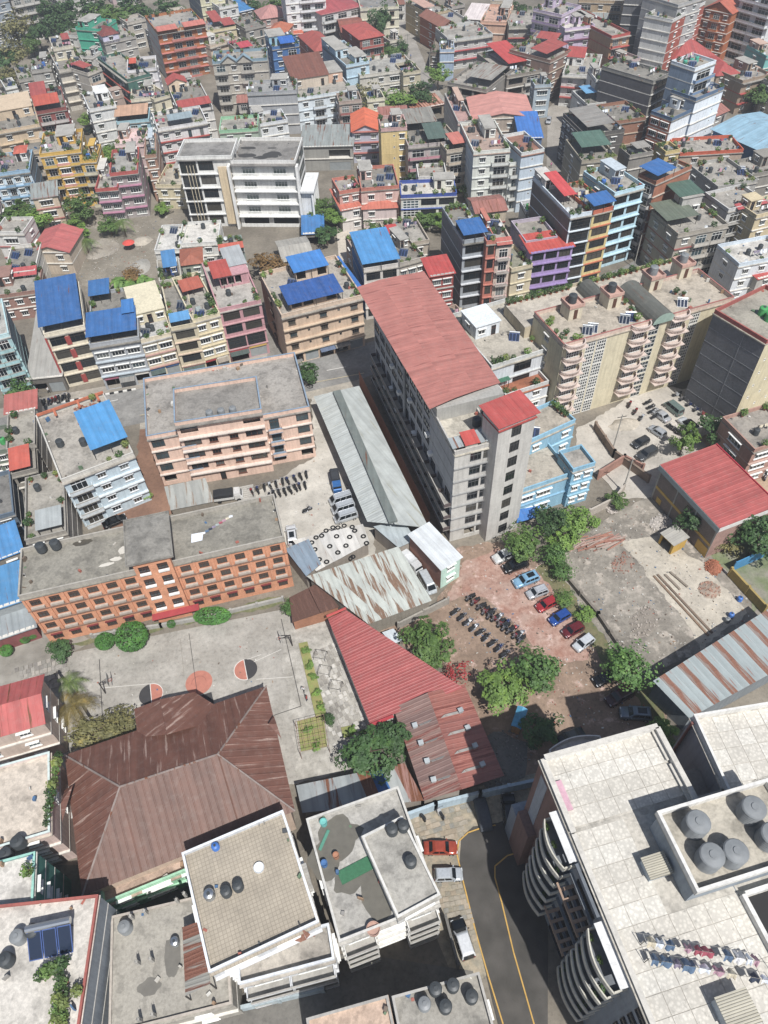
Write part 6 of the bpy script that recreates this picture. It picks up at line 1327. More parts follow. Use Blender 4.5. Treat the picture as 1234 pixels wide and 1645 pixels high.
# pale green front of the hall building
MG = h('mint green fronted house under the brown hall', '165 1452 330 1385 160 1420', 2, '#8fcfa3', 'wWw', '.', h=5.4, roofc='#c4a892', parc='#9fd6b0', near=True, band='#a8d8b5')
# ---------------------------------------------------------------- tiled tan roof house
TAN = mat('#9c8f78', 'conc', dirt=.5)
TN = h('white house with tan mosaic roof', '336 1562 512 1480 324 1357', 4, '#d2d4d6', 'WW', 'w', h=12, roofm=mat('#a79b87', 'mosaic'), parc='#c9cdd2', cap='#dfe2e5', cat='house', near=True, ph=.75, band='#d8dadc')
TL = h('tmp', '384 1581 537 1540 380 1522', 3, '#d2d4d6', 'bb', 'w', h=9, roofc='#b3aa9c', parc='#d6dade', near=True, band='#dcdee0', bal='#d8dadc', bd=1.2); tlM = TL.M.copy(); tlz = TL.rz; absorb(TN, TL)
for i, (a, b_, kd) in enumerate(((336, 1437, 'steel'), (363, 1432, 'black'), (382, 1423, 'black'))): water_tank(P(a, b_, TN.rz + .8).xy.to_3d() + Vector((0, 0, TN.rz + .04)), 0, 'x', 0, 1, kd, True, rn, .6, 1.3, ('steel tank on the tan mosaic roof', 'middle black tank on tan mosaic roof', 'right black tank with blue lid on tan roof')[i])
q = P(346, 1360, TN.rz + .5); water_tank(Vector((q.x, q.y, TN.rz + .04)), 0, 'x', 0, 1, 'blue', True, rn, .45, .95, 'blue drum at corner of tan mosaic roof')
q = P(416, 1394, TN.rz + .3); tag(MB().lathe([(0, 0), (.55, 0), (.62, .35), (.6, .4), (.5, .3), (0, .3)], 18).build('basin', mat('#d6d8d8', 'plastic'), None, TR(q.x, q.y, TN.rz + .04), True), 'round white basin on tan mosaic roof', 'basin')
q = P(487, 1498, 9.2); t = thing('spiral_stair', 'round brick spiral stair between the tan roof terraces', 'stair', TR(q.x, q.y, tlz + .04))
MB().tube((0, 0, 0), (0, 0, 4.2), .09, 8).build('pole', DKF, t)
for i in range(12): b = MB(); b.prism([(.1, 0), (1.2, -.3), (1.2, .3)], .28 * i, .28 * i + .06); b.build('step', mat('#8f5f48', 'brick'), t, Matrix.Rotation(i * .5, 4, 'Z'))
# ---------------------------------------------------------------- house with the wet roof
WR = h('white house with wet stained roof', '545 1513 706 1450 486 1318', 4, '#cfcdc6', 'bWb', 'w', h=11, roofc='#b0aca3', parc='#c9c6be', cat='house', near=True, band='#d6d4cd', bal='#dad8d2', bd=1.3)
WR2 = h('tmp', '639 1474 707 1437 613 1328', 1, '#d0cec8', 'W', '.', h=3.3, zb=10.25, roofc='#a8a49a', parc='#d3d1ca', near=True, band=None, ph=.35); w2M, w2z = WR2.M.copy(), 10.25 + WR2.rz; absorb(WR, WR2)
rr_ = random.Random(2)
def blob(cx, cy, rx, ry, n=22):
    k = [rr_.uniform(.75, 1.2) for _ in range(n)]; return [(cx + rx * math.cos(6.283 * i / n) * (k[i] + k[(i + 1) % n]) / 2, cy + ry * math.sin(6.283 * i / n) * (k[i] + k[(i + 1) % n]) / 2) for i in range(n)]
wet = MB()
for i, (a, b_, rx, ry) in enumerate(((545, 1345, 2.6, 2.4), (520, 1380, 1.7, 2.2), (605, 1440, 1.5, 3.0), (560, 1415, 1.8, 1.3))):
    q = loc(WR, a, b_, WR.rz); wet.add([(x, y, WR.rz + .034 + .002 * i) for x, y in blob(q.x, q.y, rx, ry)], [tuple(range(22))])
wet.build('wet_stain', mat('#6b675c', 'paint', rough=.35), WR.root)
gm_ = MB(); q = loc(WR, 572, 1398, WR.rz); gm_.obox(TR(q.x, q.y, WR.rz + .07, .12), 4.0, 1.5, .12); tag(gm_.build('green_sheet', mat('#2f6f4a', 'cloth'), None, WR.M), 'green sheet spread on the wet stained roof', 'sheet')
gm_ = MB(); q = loc(WR, 521, 1350, WR.rz); gm_.obox(TR(q.x, q.y, WR.rz + .07, .85), 2.4, .35, .1); tag(gm_.build('green_board', mat('#4a8f78', 'cloth'), None, WR.M), 'narrow green board leaning on wet roof corner', 'board')
for i, (a, b_, c, r_, lab) in enumerate(((540, 1375, '#a8714f', .38, 'brown barrel on the wet stained roof'), (600, 1493, '#b58d7a', .75, 'wide pink tub at front of wet roof'), (521, 1388, '#3a6fa8', .4, 'blue bucket beside the wet roof stair'), (520, 1322, '#5fb8b0', .45, 'turquoise tub in the wet roof corner'))):
    q = P(a, b_, WR.rz + .4); tag(MB().lathe([(0, 0), (r_ * .9, 0), (r_, .8), (r_ * .9, .8), (r_ * .85, .6), (0, .58)], 16).build('tub', mat(c, 'plastic'), None, TR(q.x, q.y, WR.rz + .045), True), lab, 'tub')
sb = MB()
for i in range(9): sb.box(0, .9, i * .3, i * .3 + .3, 0, .17 * (i + 1))
q = loc(WR, 540, 1418, WR.rz); tag(sb.build('roof_steps', CONC, None, WR.M @ Matrix.Translation((q.x - 3.5, q.y, WR.rz + .045))), 'concrete steps on the wet stained roof', 'steps')
for i, (a, b_) in enumerate(((630, 1333), (648, 1327), (660, 1384))): q = P(a, b_, w2z + .7); water_tank(Vector((q.x, q.y, w2z + .04)), 0, 'x', 0, 1, 'black', True, rn, .66, 1.3, ('left black tank on white upper roof', 'right black tank on white upper roof', 'single black tank near the upper roof edge')[i])
# ---------------------------------------------------------------- lower left roofs
GR = h('grey concrete roof with rebar posts', '175 1662 372 1612 160 1477', 2, '#a8a295', 'ww', '.', h=7.6, roofc='#a39d90', parc='#b5aa9c', cat='house', near=True, ph=.3)
for i, (a, b_) in enumerate(((225, 1549), (247, 1544), (215, 1476), (237, 1468), (228, 1640), (250, 1632), (300, 1440), (288, 1450))):
    q = P(a, b_, GR.rz); tag(MB().box(-.15, .15, -.15, .15, 0, 1.5).tube((.08, .08, 1.5), (.1, .1, 2.0), .02).tube((-.08, -.08, 1.5), (-.1, -.06, 2.1), .02).build('concrete_post', CONC, None, TR(q.x, q.y, GR.rz + .035, .2)), f'{ORD[i]} concrete stub post from left on grey roof' if False else ('lower left', 'lower right', 'upper left', 'upper middle', 'front left', 'front right', 'back right', 'back middle')[i] + ' concrete stub post on grey roof', 'post', 'concrete posts on the grey roof')
q = P(201, 1490, GR.rz + .8); water_tank(Vector((q.x, q.y, GR.rz + .035)), 0, 'x', 0, 1, 'grey', True, rn, .72, 1.5, 'pale grey tank on roof with posts')
q = P(281, 1513, GR.rz + .5); water_tank(Vector((q.x, q.y, GR.rz + .035)), 0, 'x', 0, 1, 'steel', True, rn, .5, 1.0, 'small steel tank beside the rusty lean-to')
t = thing('lean_to', 'rusty sheet lean-to against tan roof house', 'shed', GR.M); a = [loc(GR, *p, z) for p, z in (((293, 1490), 10), ((298, 1600), 10), ((338, 1580), 10.6), ((325, 1478), 10.6))]
for i in range(5):
    f0, f1 = i / 5, (i + 1) / 5; sheet('sheet', a[0].lerp(a[1], f0), a[0].lerp(a[1], f1), a[3].lerp(a[2], f1), a[3].lerp(a[2], f0), mat('#8f8d84', 'tin', rust=(.34, .2, .4, .3, .15)[i], rustc='#7a4a35'), t, .4)
b = MB()
for p in a: b.box(p.x - .06, p.x + .06, p.y - .06, p.y + .06, GR.rz + .05, p.z - .1)
b.build('post', DKF, t)
TLW = h('white terrace house with tall grey side wall', '-70 1702 122 1680 116 1442', 4, '#8a929a', 'ww', '.', h=13, roofc='#cfc8bc', parc='#a8564a', cat='house', near=True, ph=.5, pl=3)
_sh = solar_heater(P(82, 1514, 13).xy.to_3d() + Vector((0, 0, TLW.rz + .04)), 0, 'x', 0, 1, '', True, random.Random(4), 2.6, 'large blue solar panel rack beside tall grey wall'); _sh.matrix_world = _sh.matrix_basis @ Matrix.Rotation(.45, 4, 'Z') @ Matrix.Scale(1.75, 4)
for i, (a, b_) in enumerate(((25, 1503), (50, 1494), (5, 1540))): q = P(a, b_, 14); water_tank(Vector((q.x, q.y, TLW.rz + .04)), 0, 'x', 0, 1, ('grey', 'black', 'black')[i], True, rn, .75, 1.5, ('grey tank on white terrace beside green house', 'black tank behind solar panels on white terrace', 'black tank at left edge of white terrace')[i])
q = P(99, 1484, 12.6); water_tank(Vector((q.x, q.y, TLW.rz + .04)), 0, 'x', 0, 1, 'steel', True, rn, .45, .9, 'small steel tank by the red edged wall')
for i in range(10): q = P(100 + (i % 2) * 8 - i * .3, 1570 + i * 9, 12.5); plant_pot(Vector((q.x, q.y, TLW.rz + .04)), 0, 'x', 0, 1, '', True, rn, f'{ORD[i]} plant down from back along red edged wall')
for i in range(5): q = P(70 + i * 9, 1570 - i * 5, 12.5); plant_pot(Vector((q.x, q.y, TLW.rz + .04)), 0, 'x', 0, 1, '', True, rn, f'{ordn(i, 5)} plant in row before the solar panels')
ML = h('teal sided house with white tiled roof', '-70 1500 52 1466 46 1371', 4, '#3f8f80', 'w', 'w', h=12, roofc='#cfc9bf', parc='#6f9a98', cap='#8fc9b8', cat='house', near=True, ph=.4, pl=3)
LH = h('pale house with pink terrace and red roof', '-60 1378 80 1336 92 1204', 3, '#cdb3a8', 'ww', 'w', h=10, roofc='#c9bba9', parc='#d6c4bc', cap='#c9d8d2', cat='house', near=True, ph=.6)
for i, (a, b_) in enumerate(((8, 1372), (28, 1352))): q = P(a, b_, 10.5); water_tank(Vector((q.x, q.y, LH.rz + .04)), 0, 'x', 0, 1, 'black', True, rn, .8, 1.5, ('left', 'right')[i] + ' black tank on pale house with pink terrace')
for i in range(10): q = P(95 - i * 2.2, 1215 + i * 12, 10); plant_pot(Vector((q.x, q.y, LH.rz + .04)), 0, 'x', 0, 1, '', True, rn, f'{ORD[i]} plant along right edge of pale terrace')
h('red roofed house at lower left edge', '-70 1200 68 1160 70 1088', 3, '#c9b5a5', 'ww', 'w', h=9.6, pit='gw', rc='#b5504a', rust=.1, rh=1.4, near=True)
h('house roof cut by the bottom edge', '505 1725 640 1685 515 1630', 3, '#b5a898', 'ww', '.', h=9.5, roofc='#c4a78f', parc='#a8a49c', near=True, ph=.4)
hz = h('grey tank terrace at the bottom edge', '655 1725 802 1682 662 1592', 3, '#a39f97', 'ww', 'w', h=10.2, roofc='#9c978c', parc='#b0aca4', near=True, ph=.5)
for i, (a, b_) in enumerate(((700, 1588), (728, 1582), (716, 1616), (758, 1600), (682, 1612))): q = P(a, b_, 11); water_tank(Vector((q.x, q.y, hz.rz + .04)), 0, 'x', 0, 1, ('black', 'black', 'black', 'black', 'grey')[i], True, rn, .68, 1.5, ('upper left', 'upper right', 'lower middle', 'far right', 'small pale')[i] + ' tank on bottom edge terrace')
# boundary walls of the front lane
def wall(label, pts, hh, th, m, zt=0, name='wall', cap=None):
    ps = [P(x, y, zt) for x, y in pts]; o0 = ps[0]; t = thing(name, label, 'wall' if name == 'wall' else 'fence', TR(o0.x, o0.y, 0))
    for a, c in zip(ps, ps[1:]):
        d = c - a; M_ = TR((a.x + c.x) / 2 - o0.x, (a.y + c.y) / 2 - o0.y, 0, math.atan2(d.y, d.x)); b = MB(); b.obox(M_, d.length, th, hh, 0); b.obox(M_ @ Matrix.Translation((0, 0, hh + .002)), d.length + .04, th + .1, .08, 1); b.build('wall_panel' if name == 'wall' else 'panel', [m, cap or m], t)
        n = max(1, int(d.length / 3.5))
        for i in range(n + 1):
            q = a + d * (i / n) - o0; b = MB(); b.box(-th * .75, th * .75, -th * .75, th * .75, 0, hh + .3); b.build('pier', cap or m, t, Matrix.Translation((q.x, q.y, 0)))
    return t
wall('light blue wall behind the parked lane cars', pp('640 1322 700 1300 770 1282 860 1262'), 2.2, .3, mat('#a9bfcc', 'plaster'))
wall('pale wall in front of tan roof house', pp('380 1625 520 1592'), 2.0, .3, mat('#a9b8bd', 'plaster'))
wall('dark wall beside the dark roofed yard', pp('715 1478 735 1555'), 2.2, .2, mat('#6f6d68', 'plaster'))
wall('low white wall of the school court', pp('150 1025 260 1008 330 995 455 965'), .9, .25, mat('#a5a39c', 'plaster'))
wall('stone wall left of the court', pp('98 1092 132 1138 168 1196'), 2.2, .25, mat('#8d877c', 'conc'))
wall('blue hoarding by the brick pile', pp('1175 918 1255 882'), 2.4, .1, mat('#2f86b8', 'paint'))
wall('grey wall left of the dirt yard trees', pp('640 1010 720 970'), 1.6, .2, mat('#9c968b', 'conc'))
wall('yellow painted compound wall', pp('1170 925 1225 985'), 2.0, .25, mat('#a88f3f', 'plaster'))
wall('broken brick wall of construction lot', pp('905 925 960 990 1000 1050'), .9, .3, mat('#7d7468', 'conc'))
wall('brick plot wall near cream block', pp('960 770 1000 745 1030 760'), 2.2, .25, mat('#a87a68', 'brick'))
wall('cream plot wall right of blue house', pp('945 830 985 810 1000 790'), 1.8, .25, mat('#b5aa9c', 'plaster'))
wall('curved brick wall of building plot', pp('955 690 985 735 1040 775'), 1.8, .3, mat('#8a7563', 'conc'))
# ---------------------------------------------------------------- sheds and low roofs
def shed(label, pts, z, m, n=0, wallm=None, rib=.8, zs=None, mats=None, name='shed', cat='shed', open_=False, nm='roof_sheet'):
    """pts: four photo pixels of the roof corners A B C D (ribs run from AB to DC), zs: their heights"""
    zs = zs or [z] * 4; W_ = [P(*p, zz) for p, zz in zip(pts, zs)]; c = sum(W_, Vector()) / 4; t = thing(name, label, cat, TR(c.x, c.y, 0)); o0 = Vector((c.x, c.y, 0))
    A, B_, C, D = [p - o0 for p in W_]; n = n or max(1, round((B_ - A).length / 3))
    for i in range(n):
        f0, f1 = i / n, (i + 1) / n; e = Vector((0, 0, .02 * (i % 2)))
        sheet(nm, A.lerp(B_, f0) + e, A.lerp(B_, f1) + e, D.lerp(C, f1) + e, D.lerp(C, f0) + e, mats[i % len(mats)] if mats else m, t, rib)
    ins = [p + (Vector() - p) * .05 for p in (A, B_, C, D)]; b = MB()
    if open_:
        for p in ins: b.box(p.x - .08, p.x + .08, p.y - .08, p.y + .08, 0, p.z - .1)
        b.build('post', DKF, t)
    else:
        k = len(ins); b.add([(p.x, p.y, 0) for p in ins] + [(p.x, p.y, p.z - .08) for p in ins], [(i, (i + 1) % k, k + (i + 1) % k, k + i) for i in range(k)]); b.build('wall', wallm or mat('#9a8f82', 'plaster'), t)
    return t, o0
TG = mat('#aeb4b1', 'tin', rust=.07, rustc='#9c9c8c'); TG2 = mat('#9aa3a0', 'tin', rust=.16, rustc='#8a6f55')
t, o0 = shed('long shed with pale green tin roof', ((504, 637), (590, 838), (632, 842), (540, 628)), 0, TG, 6, mat('#9c6f58', 'brick'), .5, (4.2, 4.2, 5.4, 5.4))
sheet('roof_sheet', P(542, 628, 5.4) - o0, P(577, 620, 4.2) - o0, P(689, 848, 4.2) - o0, P(634, 842, 5.4) - o0, TG, t, .5); [bpy.data.objects.remove(t.children[-1])]
for i in range(6):
    f0, f1 = i / 6, (i + 1) / 6; a, b_, c, d = [P(*p, z) - o0 for p, z in (((577, 620), 4.2), ((689, 848), 4.2), ((634, 842), 5.4), ((542, 628), 5.4))]
    sheet('roof_sheet', a.lerp(b_, f1), a.lerp(b_, f0), d.lerp(c, f0), d.lerp(c, f1), TG, t, .5)
b = MB(); p0, p1 = P(541, 630, 5.45) - o0, P(632, 840, 5.45) - o0; d = (p1 - p0); M_ = TR((p0.x + p1.x) / 2, (p0.y + p1.y) / 2, 5.45, math.atan2(d.y, d.x)); b.obox(M_, d.length, 1.5, .45); b.build('ridge_vent', mat('#6f7874', 'tin', rust=.05), t)
b = MB(); e0, e1 = P(578, 620, 0) - o0, P(690, 850, 0) - o0; b.add([(e0.x, e0.y, 0), (e1.x, e1.y, 0), (e1.x, e1.y, 4.1), (e0.x, e0.y, 4.1)], ((0, 1, 2, 3),)); b.build('side_wall', mat('#a05f3f', 'brick'), t)
shed('low pale tin annexe at shed end', ((600, 846), (648, 835), (668, 868), (640, 880)), 3.4, mat('#a8b3b6', 'tin', rust=.03), 3)
rm_ = [mat('#b3b8af', 'tin', rust=r_, rustc='#7d6049') for r_ in (.16, .08, .2, .06, .17, .1, .22)]
shed('big rust streaked tin shed roof', ((493, 926), (640, 878), (694, 965), (592, 1003)), 4.2, None, 9, mat('#8d8577', 'plaster'), .6, (4.6, 4.6, 3.6, 3.6), rm_)
shed('dusty blue-grey sheet roof by school corner', ((458, 882), (496, 866), (516, 906), (492, 926)), 3.6, mat('#7f92a3', 'tin', rust=.1), 3)
tp, to = shed('white patched roof weighted with tyres', ((470, 868), (583, 842), (594, 872), (508, 918)), 3.2, None, 6, None, .6, None, [mat(c, 'tin', rust=.04) for c in ('#cfccc4', '#bdb9b0', '#c6c4be', '#d2cfc8')])
tyre_me = MB()
for i in range(14):
    a0, a1 = 6.2832 * i / 14, 6.2832 * (i + 1) / 14
    for j in range(6):
        b0, b1 = 6.2832 * j / 6, 6.2832 * (j + 1) / 6; f = lambda a, bb: ((.34 + .13 * math.cos(bb)) * math.cos(a), (.34 + .13 * math.cos(bb)) * math.sin(a), .12 + .12 * math.sin(bb)); tyre_me.quad(f(a0, b0), f(a1, b0), f(a1, b1), f(a0, b1))
tyre_me = tyre_me.mesh('tyre', [TYRE], True)
ty = sorted([(508, 864), (524, 853), (541, 862), (562, 863), (530, 878), (556, 877), (506, 883), (517, 861), (543, 888), (525, 903), (513, 899), (566, 847), (584, 862), (589, 873), (553, 845), (501, 872), (570, 853), (543, 848), (567, 895), (535, 848)])
for i, (a, b_) in enumerate(ty): q = P(a, b_, 3.3); tag(put('tyre', tyre_me, None, TR(q.x, q.y, 3.27, i)), f'{ORD[i]} black tyre from left on white patched roof', 'tyre', 'tyres on the patched roof')
# small mint and brick office with white roof
h('small brick office with white sheet roof', '709 914 740 895 657 862', 2, '#b9dccb', 'w', '.', h=5.4, pit='shed', rc='#cfd4d6', rh=.3, rib=.4, rust=.0, ov=.3, sidec='#a8705a', sk='brick', near=True, band=None, cat='office', name='office')
# red shed beside the court
RS = mat('#a84c48', 'tin', rust=.03)
t, o0 = shed('long red tin roof beside the court garden', ((527, 994), (594, 1162), (744, 1105), (556, 980)), 4, RS, 8, mat('#c9c4ba', 'plaster'), .45, (3.4, 3.4, 4.6, 4.6))
b = MB(); p0, p1 = P(592, 1166, 3.5) - o0, P(632, 1150, 3.9) - o0; b.tube(p0, p1, .25, 6); b.build('gable_trim', mat('#b52a35', 'paint'), t)
b = MB(); p0, p1 = P(525, 990, 3.6) - o0, P(556, 977, 4.6) - o0; b.tube(p0, p1, .22, 6); b.build('gable_trim', mat('#c0453f', 'paint'), t)
# brown-red shed with roof vents
BR = [mat(c, 'tin', rust=r_, rustc='#7d4438') for c, r_ in (('#8a6a60', .12), ('#80625a', .08), ('#8d6c61', .2))]
t, o0 = shed('rusty red shed with rows of roof vents', ((632, 1137), (682, 1286), (742, 1268), (687, 1113)), 0, None, 6, None, .6, (3.6, 3.6, 5.0, 5.0), BR)
BR2 = [mat(c, 'tin', rust=r_, rustc='#7d3f33') for c, r_ in (('#9c5a4c', .1), ('#a35f50', .2), ('#94564a', .06))]
for i in range(6):
    f0, f1 = i / 6, (i + 1) / 6; a, b_, c, d = [P(*p, z) - o0 for p, z in (((746, 1099), 3.6), ((810, 1246), 3.6), ((742, 1268), 5.0), ((687, 1113), 5.0))]
    sheet('roof_sheet', a.lerp(b_, f1), a.lerp(b_, f0), d.lerp(c, f0), d.lerp(c, f1), BR2[i % 3], t, .6)
for i in range(8):
    sd, k = i % 2, i // 2; f = .28 + k * .19; ra = P(687, 1113, 5.0).lerp(P(742, 1268, 5.0), f) - o0; ea = (P(632, 1137, 3.6).lerp(P(682, 1286, 3.6), f) if sd else P(746, 1099, 3.6).lerp(P(810, 1246, 3.6), f)) - o0
    q = ra.lerp(ea, .62); d = ea - ra; b = MB(); M_ = TR(q.x, q.y, q.z + .03, math.atan2(d.y, d.x)); b.obox(M_, .55, .5, .6, 0); b.obox(M_ @ Matrix.Translation((0, 0, .6)), .7, .65, .08, 0)
    b.build('roof_vent', mat('#a9b0b2', 'tin', rust=.03), t); sheet('flashing', ra.lerp(ea, .15) + Vector((-.25, -.25, .07)), ra.lerp(ea, .15) + Vector((.25, .25, .07)), q + Vector((.25, .25, .07)), q + Vector((-.25, -.25, .07)), mat('#8f8b86', 'tin', rust=.1), t, .5, 0)
gt = [mat(c, 'tin', rust=r_) for c, r_ in (('#8f9596', .05), ('#979c9c', .1), ('#8a8f8f', .2), ('#9aa09f', .04), ('#8b9192', .1), ('#a0796c', .3), ('#1f5f9f', .02), ('#a3a7a4', .06), ('#9c6f62', .2))]
shed('row of grey tin sheets with blue one', ((476, 1262), (650, 1226), (682, 1286), (486, 1306)), 3.0, None, 9, None, .5, None, gt)
# long rusty striped shed at right
ru = [mat('#98a3a3', 'tin', rust=(.05, .38)[i % 2], rustc='#8a4f35') for i in range(4)]
shed('rust striped tin shed by apartment wing', ((1049, 1094), (1248, 970), (1315, 1040), (1107, 1154)), 0, None, 22, mat('#7f868a', 'plaster'), .5, (5.2, 5.2, 4.6, 4.6), [mat('#98a3a3', 'tin', rust=.04, rustc='#8a4f35'), mat('#8f8a84', 'tin', rust=.26, rustc='#84563f'), mat('#97a2a2', 'tin', rust=.1, rustc='#8a4f35')])
shed('small tin shelter beside peach block', ((264, 782), (330, 768), (344, 806), (274, 820)), 3.2, None, 5, mat('#8d8577', 'plaster'), .5, None, [mat('#a8aba5', 'tin', rust=.15, rustc='#8f7a66'), mat('#9a9d98', 'tin', rust=.05)])
shed('broken tile roof behind the school corner', ((465, 960), (515, 935), (545, 975), (470, 1000)), 3.2, mat('#7d5646', 'tin', rust=.3, rustc='#5f4033'), 5, mat('#a8704f', 'brick'), .3, (2.6, 3.4, 3.0, 2.4))
shed('white tin kiosk roof by round tree', ((614, 1016), (632, 1010), (648, 1028), (630, 1036)), 2.6, mat('#c4ccd0', 'tin', rust=.02), 2)
# left side roofs between the street and the school
h('old house with red roof beside the street', '10 664 57 655 8 640', 2, '#a39b8f', 'ww', '.', h=7, pit='shed', rc='#b55f55', rh=.5, near=True)
h('terrace house below the old red roof', '10 722 56 712 12 666', 3, '#a09a8f', 'ww', '.', h=8.6, roofc='#a09a8d', near=True, tank=[(.3, .5)], pl=4)
h('orange canopied house left of pale blue', '18 762 58 752 14 728', 3, '#8d877c', 'oo', '.', h=9, near=True, can=[(0, .85, 0, 1, 1.6, .3, '#c4553f')], roofc='#9a9488')
h('narrow grey house against brick side wall', '40 868 106 852 30 770', 3, '#9a958b', 'ww', '.', h=9, near=True, pl=8, tank=[(.3, .8)], roofc='#a19b8f', can=[(.3, .95, .05, .35, 1.6, .2, '#a3a9a8')])
h('house under big blue tarp, left edge', '-40 912 34 884 -40 868', 2, '#8a847a', 'ww', '.', h=7, pit='shed', rc='#3d86bf', rh=.8, near=True)
h('blue tin shed left of the school', '-30 985 40 962 -40 930', 2, '#857f76', 's', '.', h=6, pit='shed', rc='#4186b8', rh=.6, near=True)
h('low shed with grey sheet roof, left edge', '-30 1035 55 1006 -30 985', 1, '#8a4a48', '..', '.', h=3.4, pit='shed', rc='#8f979a', rh=.5, near=True)
h('dark green lattice house at left edge', '-30 730 10 722 -30 690', 3, '#6f7a6a', 'ww', '.', h=8, near=True, tank=[(.8, .4)], tkc='green')
h('shadowy old blue house at left edge', '-40 840 22 822 -40 770', 3, '#5f7080', 'ww', '.', h=8.5, near=True, pl=5, roofc='#7d7a74')
# ---------------------------------------------------------------- parked vehicles
PKG = 'cars parked along the dirt yard'
for lab, a, k, c, kw in (('white jeep at head of the dirt yard row', (830, 885, 792, 901), 'suv', '#d8dad6', {}), ('black off-roader beside the white jeep', (850, 901, 806, 917), 'suv', '#15171a', {}), ('light blue car with black sunroof', (868, 923, 822, 941), 'suv', '#7fb4d6', dict(sun=True)), ('silver hatchback between blue and red cars', (886, 943, 840, 960), 'hatch', '#b8bcc0', dict(rack=True)), ('bright red small hatchback in dirt yard', (897, 961, 859, 981), 'hatch', '#b01520', {}), ('deep blue hatchback beside red car', (918, 981, 880, 1003), 'hatch', '#1a4fa3', {}), ('maroon car beside the deep blue hatchback', (941, 1001, 900, 1023), 'hatch', '#6f1a22', {}), ('white hatchback at lower end of row', (957, 1019, 918, 1047), 'hatch', '#cfd4d8', {}),
        ('black sedan half under feathery tree', (996, 1078, 952, 1099), 'sedan', '#101215', {}), ('dark maroon car below feathery tree', (1018, 1107, 972, 1131), 'suv', '#3f1420', {}), ('grey off-roader with sunroof in shade', (1054, 1149, 988, 1144), 'suv', '#6f7d8c', dict(sun=True)), ('dark car behind the apartment corner', (945, 1172, 888, 1196), 'sedan', '#1f2326', {})):
    car(lab, *a, k, c, group=PKG, **kw)
LNG = 'cars in the front lane'
car('orange-red saloon in the front lane', 681, 1362, 735, 1362, 'sedan', '#b0401f', group=LNG); car('silver hatchback in the front lane', 694, 1406, 747, 1404, 'hatch', '#b9c0c6', group=LNG)
car('black car with white roof in lane', 756, 1548, 731, 1470, 'suv', '#14181b', '#e3e6e8', LNG); car('parked car under a grey cover', 783, 1335, 770, 1280, 'sedan', '#4f555e', group=LNG, cover=True); car('black car in shade by brown wall', 822, 1332, 815, 1272, 'suv', '#0d1420', group=LNG)
YDG = 'vehicles in the concrete yard'
car('white off-roader behind the tyre roof', 471, 875, 467, 845, 'suv', '#dfe2e4', group=YDG, sun=True)
for i in range(3): car(('back', 'middle', 'front')[i] + ' of three silver vans in yard', 568 - 3 + i * 4, 797 + i * 14, 530 + i * 4, 808 + i * 14, 'van', '#b9bfc4', group=YDG, rack=True)
CYG = 'cars in the yard before the cream block'
for lab, a, k, c, kw in (('silver saloon left of the green van', (1077, 678, 1046, 655), 'sedan', '#b0b4b8', {}), ('grey-green van in the cream block yard', (1096, 668, 1068, 645), 'van', '#6f8580', {}), ('silver hatchback nearest the sand heap', (1072, 704, 1040, 682), 'hatch', '#aab0b6', {}), ('white car with dark roof near tree', (1121, 696, 1090, 670), 'suv', '#d3d8dc', dict(roofc='#1a1c20')), ('dark grey car beside the plot wall', (1046, 702, 1012, 720), 'hatch', '#3a3d40', {}), ('charcoal off-roader beside dark grey car', (1056, 720, 1022, 739), 'suv', '#45484a', {})): car(lab, *a, k, c, group=CYG, **kw)
car('black car beside the pale blue house', 164, 846, 204, 829, 'sedan', '#0f1114')
car('dark green jeep in upper left yard', 138, 214, 152, 206, 'suv', '#2f3a30'); car('silver car in the shaded lane', 884, 186, 879, 202, 'hatch', '#aeb2b6')
# blue pickup and covered lorry
def lorry(lab, x0, y0, x1, y1, cab, load, L=5.2, Wd=1.9):
    A, B_ = P(x0, y0, 1), P(x1, y1, 1); d = B_ - A; c = (A + B_) / 2; t = thing('lorry', lab, 'lorry', TR(c.x, c.y, 0, math.atan2(d.y, d.x))); hw = Wd / 2
    b = MB(); loft(b, [[(x, -w_, .45), (x, -w_, zt - .5), (x, -w_ * .88, zt), (x, w_ * .88, zt), (x, w_, zt - .5), (x, w_, .45)] for x, w_, zt in ((L / 2 - 1.5, hw * .96, 2.05), (L / 2 - .5, hw * .96, 2.0), (L / 2 - .15, hw * .94, 1.25), (L / 2, hw * .86, 1.1))]); b.build('cab', mat(cab, 'car'), t)
    MB().add([(L / 2 - .46, -hw * .78, 1.85), (L / 2 - .14, -hw * .84, 1.32), (L / 2 - .14, hw * .84, 1.32), (L / 2 - .46, hw * .78, 1.85)], ((0, 1, 2, 3),)).build('windscreen', CGL, t)
    b = MB(); b.box(-L / 2, L / 2 - 1.6, -hw, hw, .75, .9); b.box(-L / 2, L / 2 - 1.65, -hw, hw, .901, 1.3, 0); b.build('bed', mat(cab, 'car'), t)
    b = MB(); loft(b, [[(x, -hw * .97, 1.31), (x, -hw * .97, zt - .3), (x, -hw * .7, zt), (x, hw * .7, zt), (x, hw * .97, zt - .3), (x, hw * .97, 1.31)] for x, zt in ((-L / 2 + .03, 2.15), (-L / 2 + 1, 2.3), (0, 2.22), (L / 2 - 1.7, 2.3))]); b.build('cover', mat(load, 'cloth'), t)
    for x in (-L / 2 + .9, L / 2 - .8):
        for s_ in (-1, 1): put('wheel', cached('lwheel', lambda: MB().tube((0, -.12, 0), (0, .12, 0), .38, 12).mesh('wheel', [TYRE])), t, Matrix.Translation((x, s_ * (hw - .15), .38)))
lorry('white lorry with black covered bed', 342, 799, 392, 792, '#dcdedc', '#26282b'); lorry('blue pickup with dark canopy in yard', 536, 757, 543, 790, '#2a6fb5', '#33373d', 4.6, 1.75)
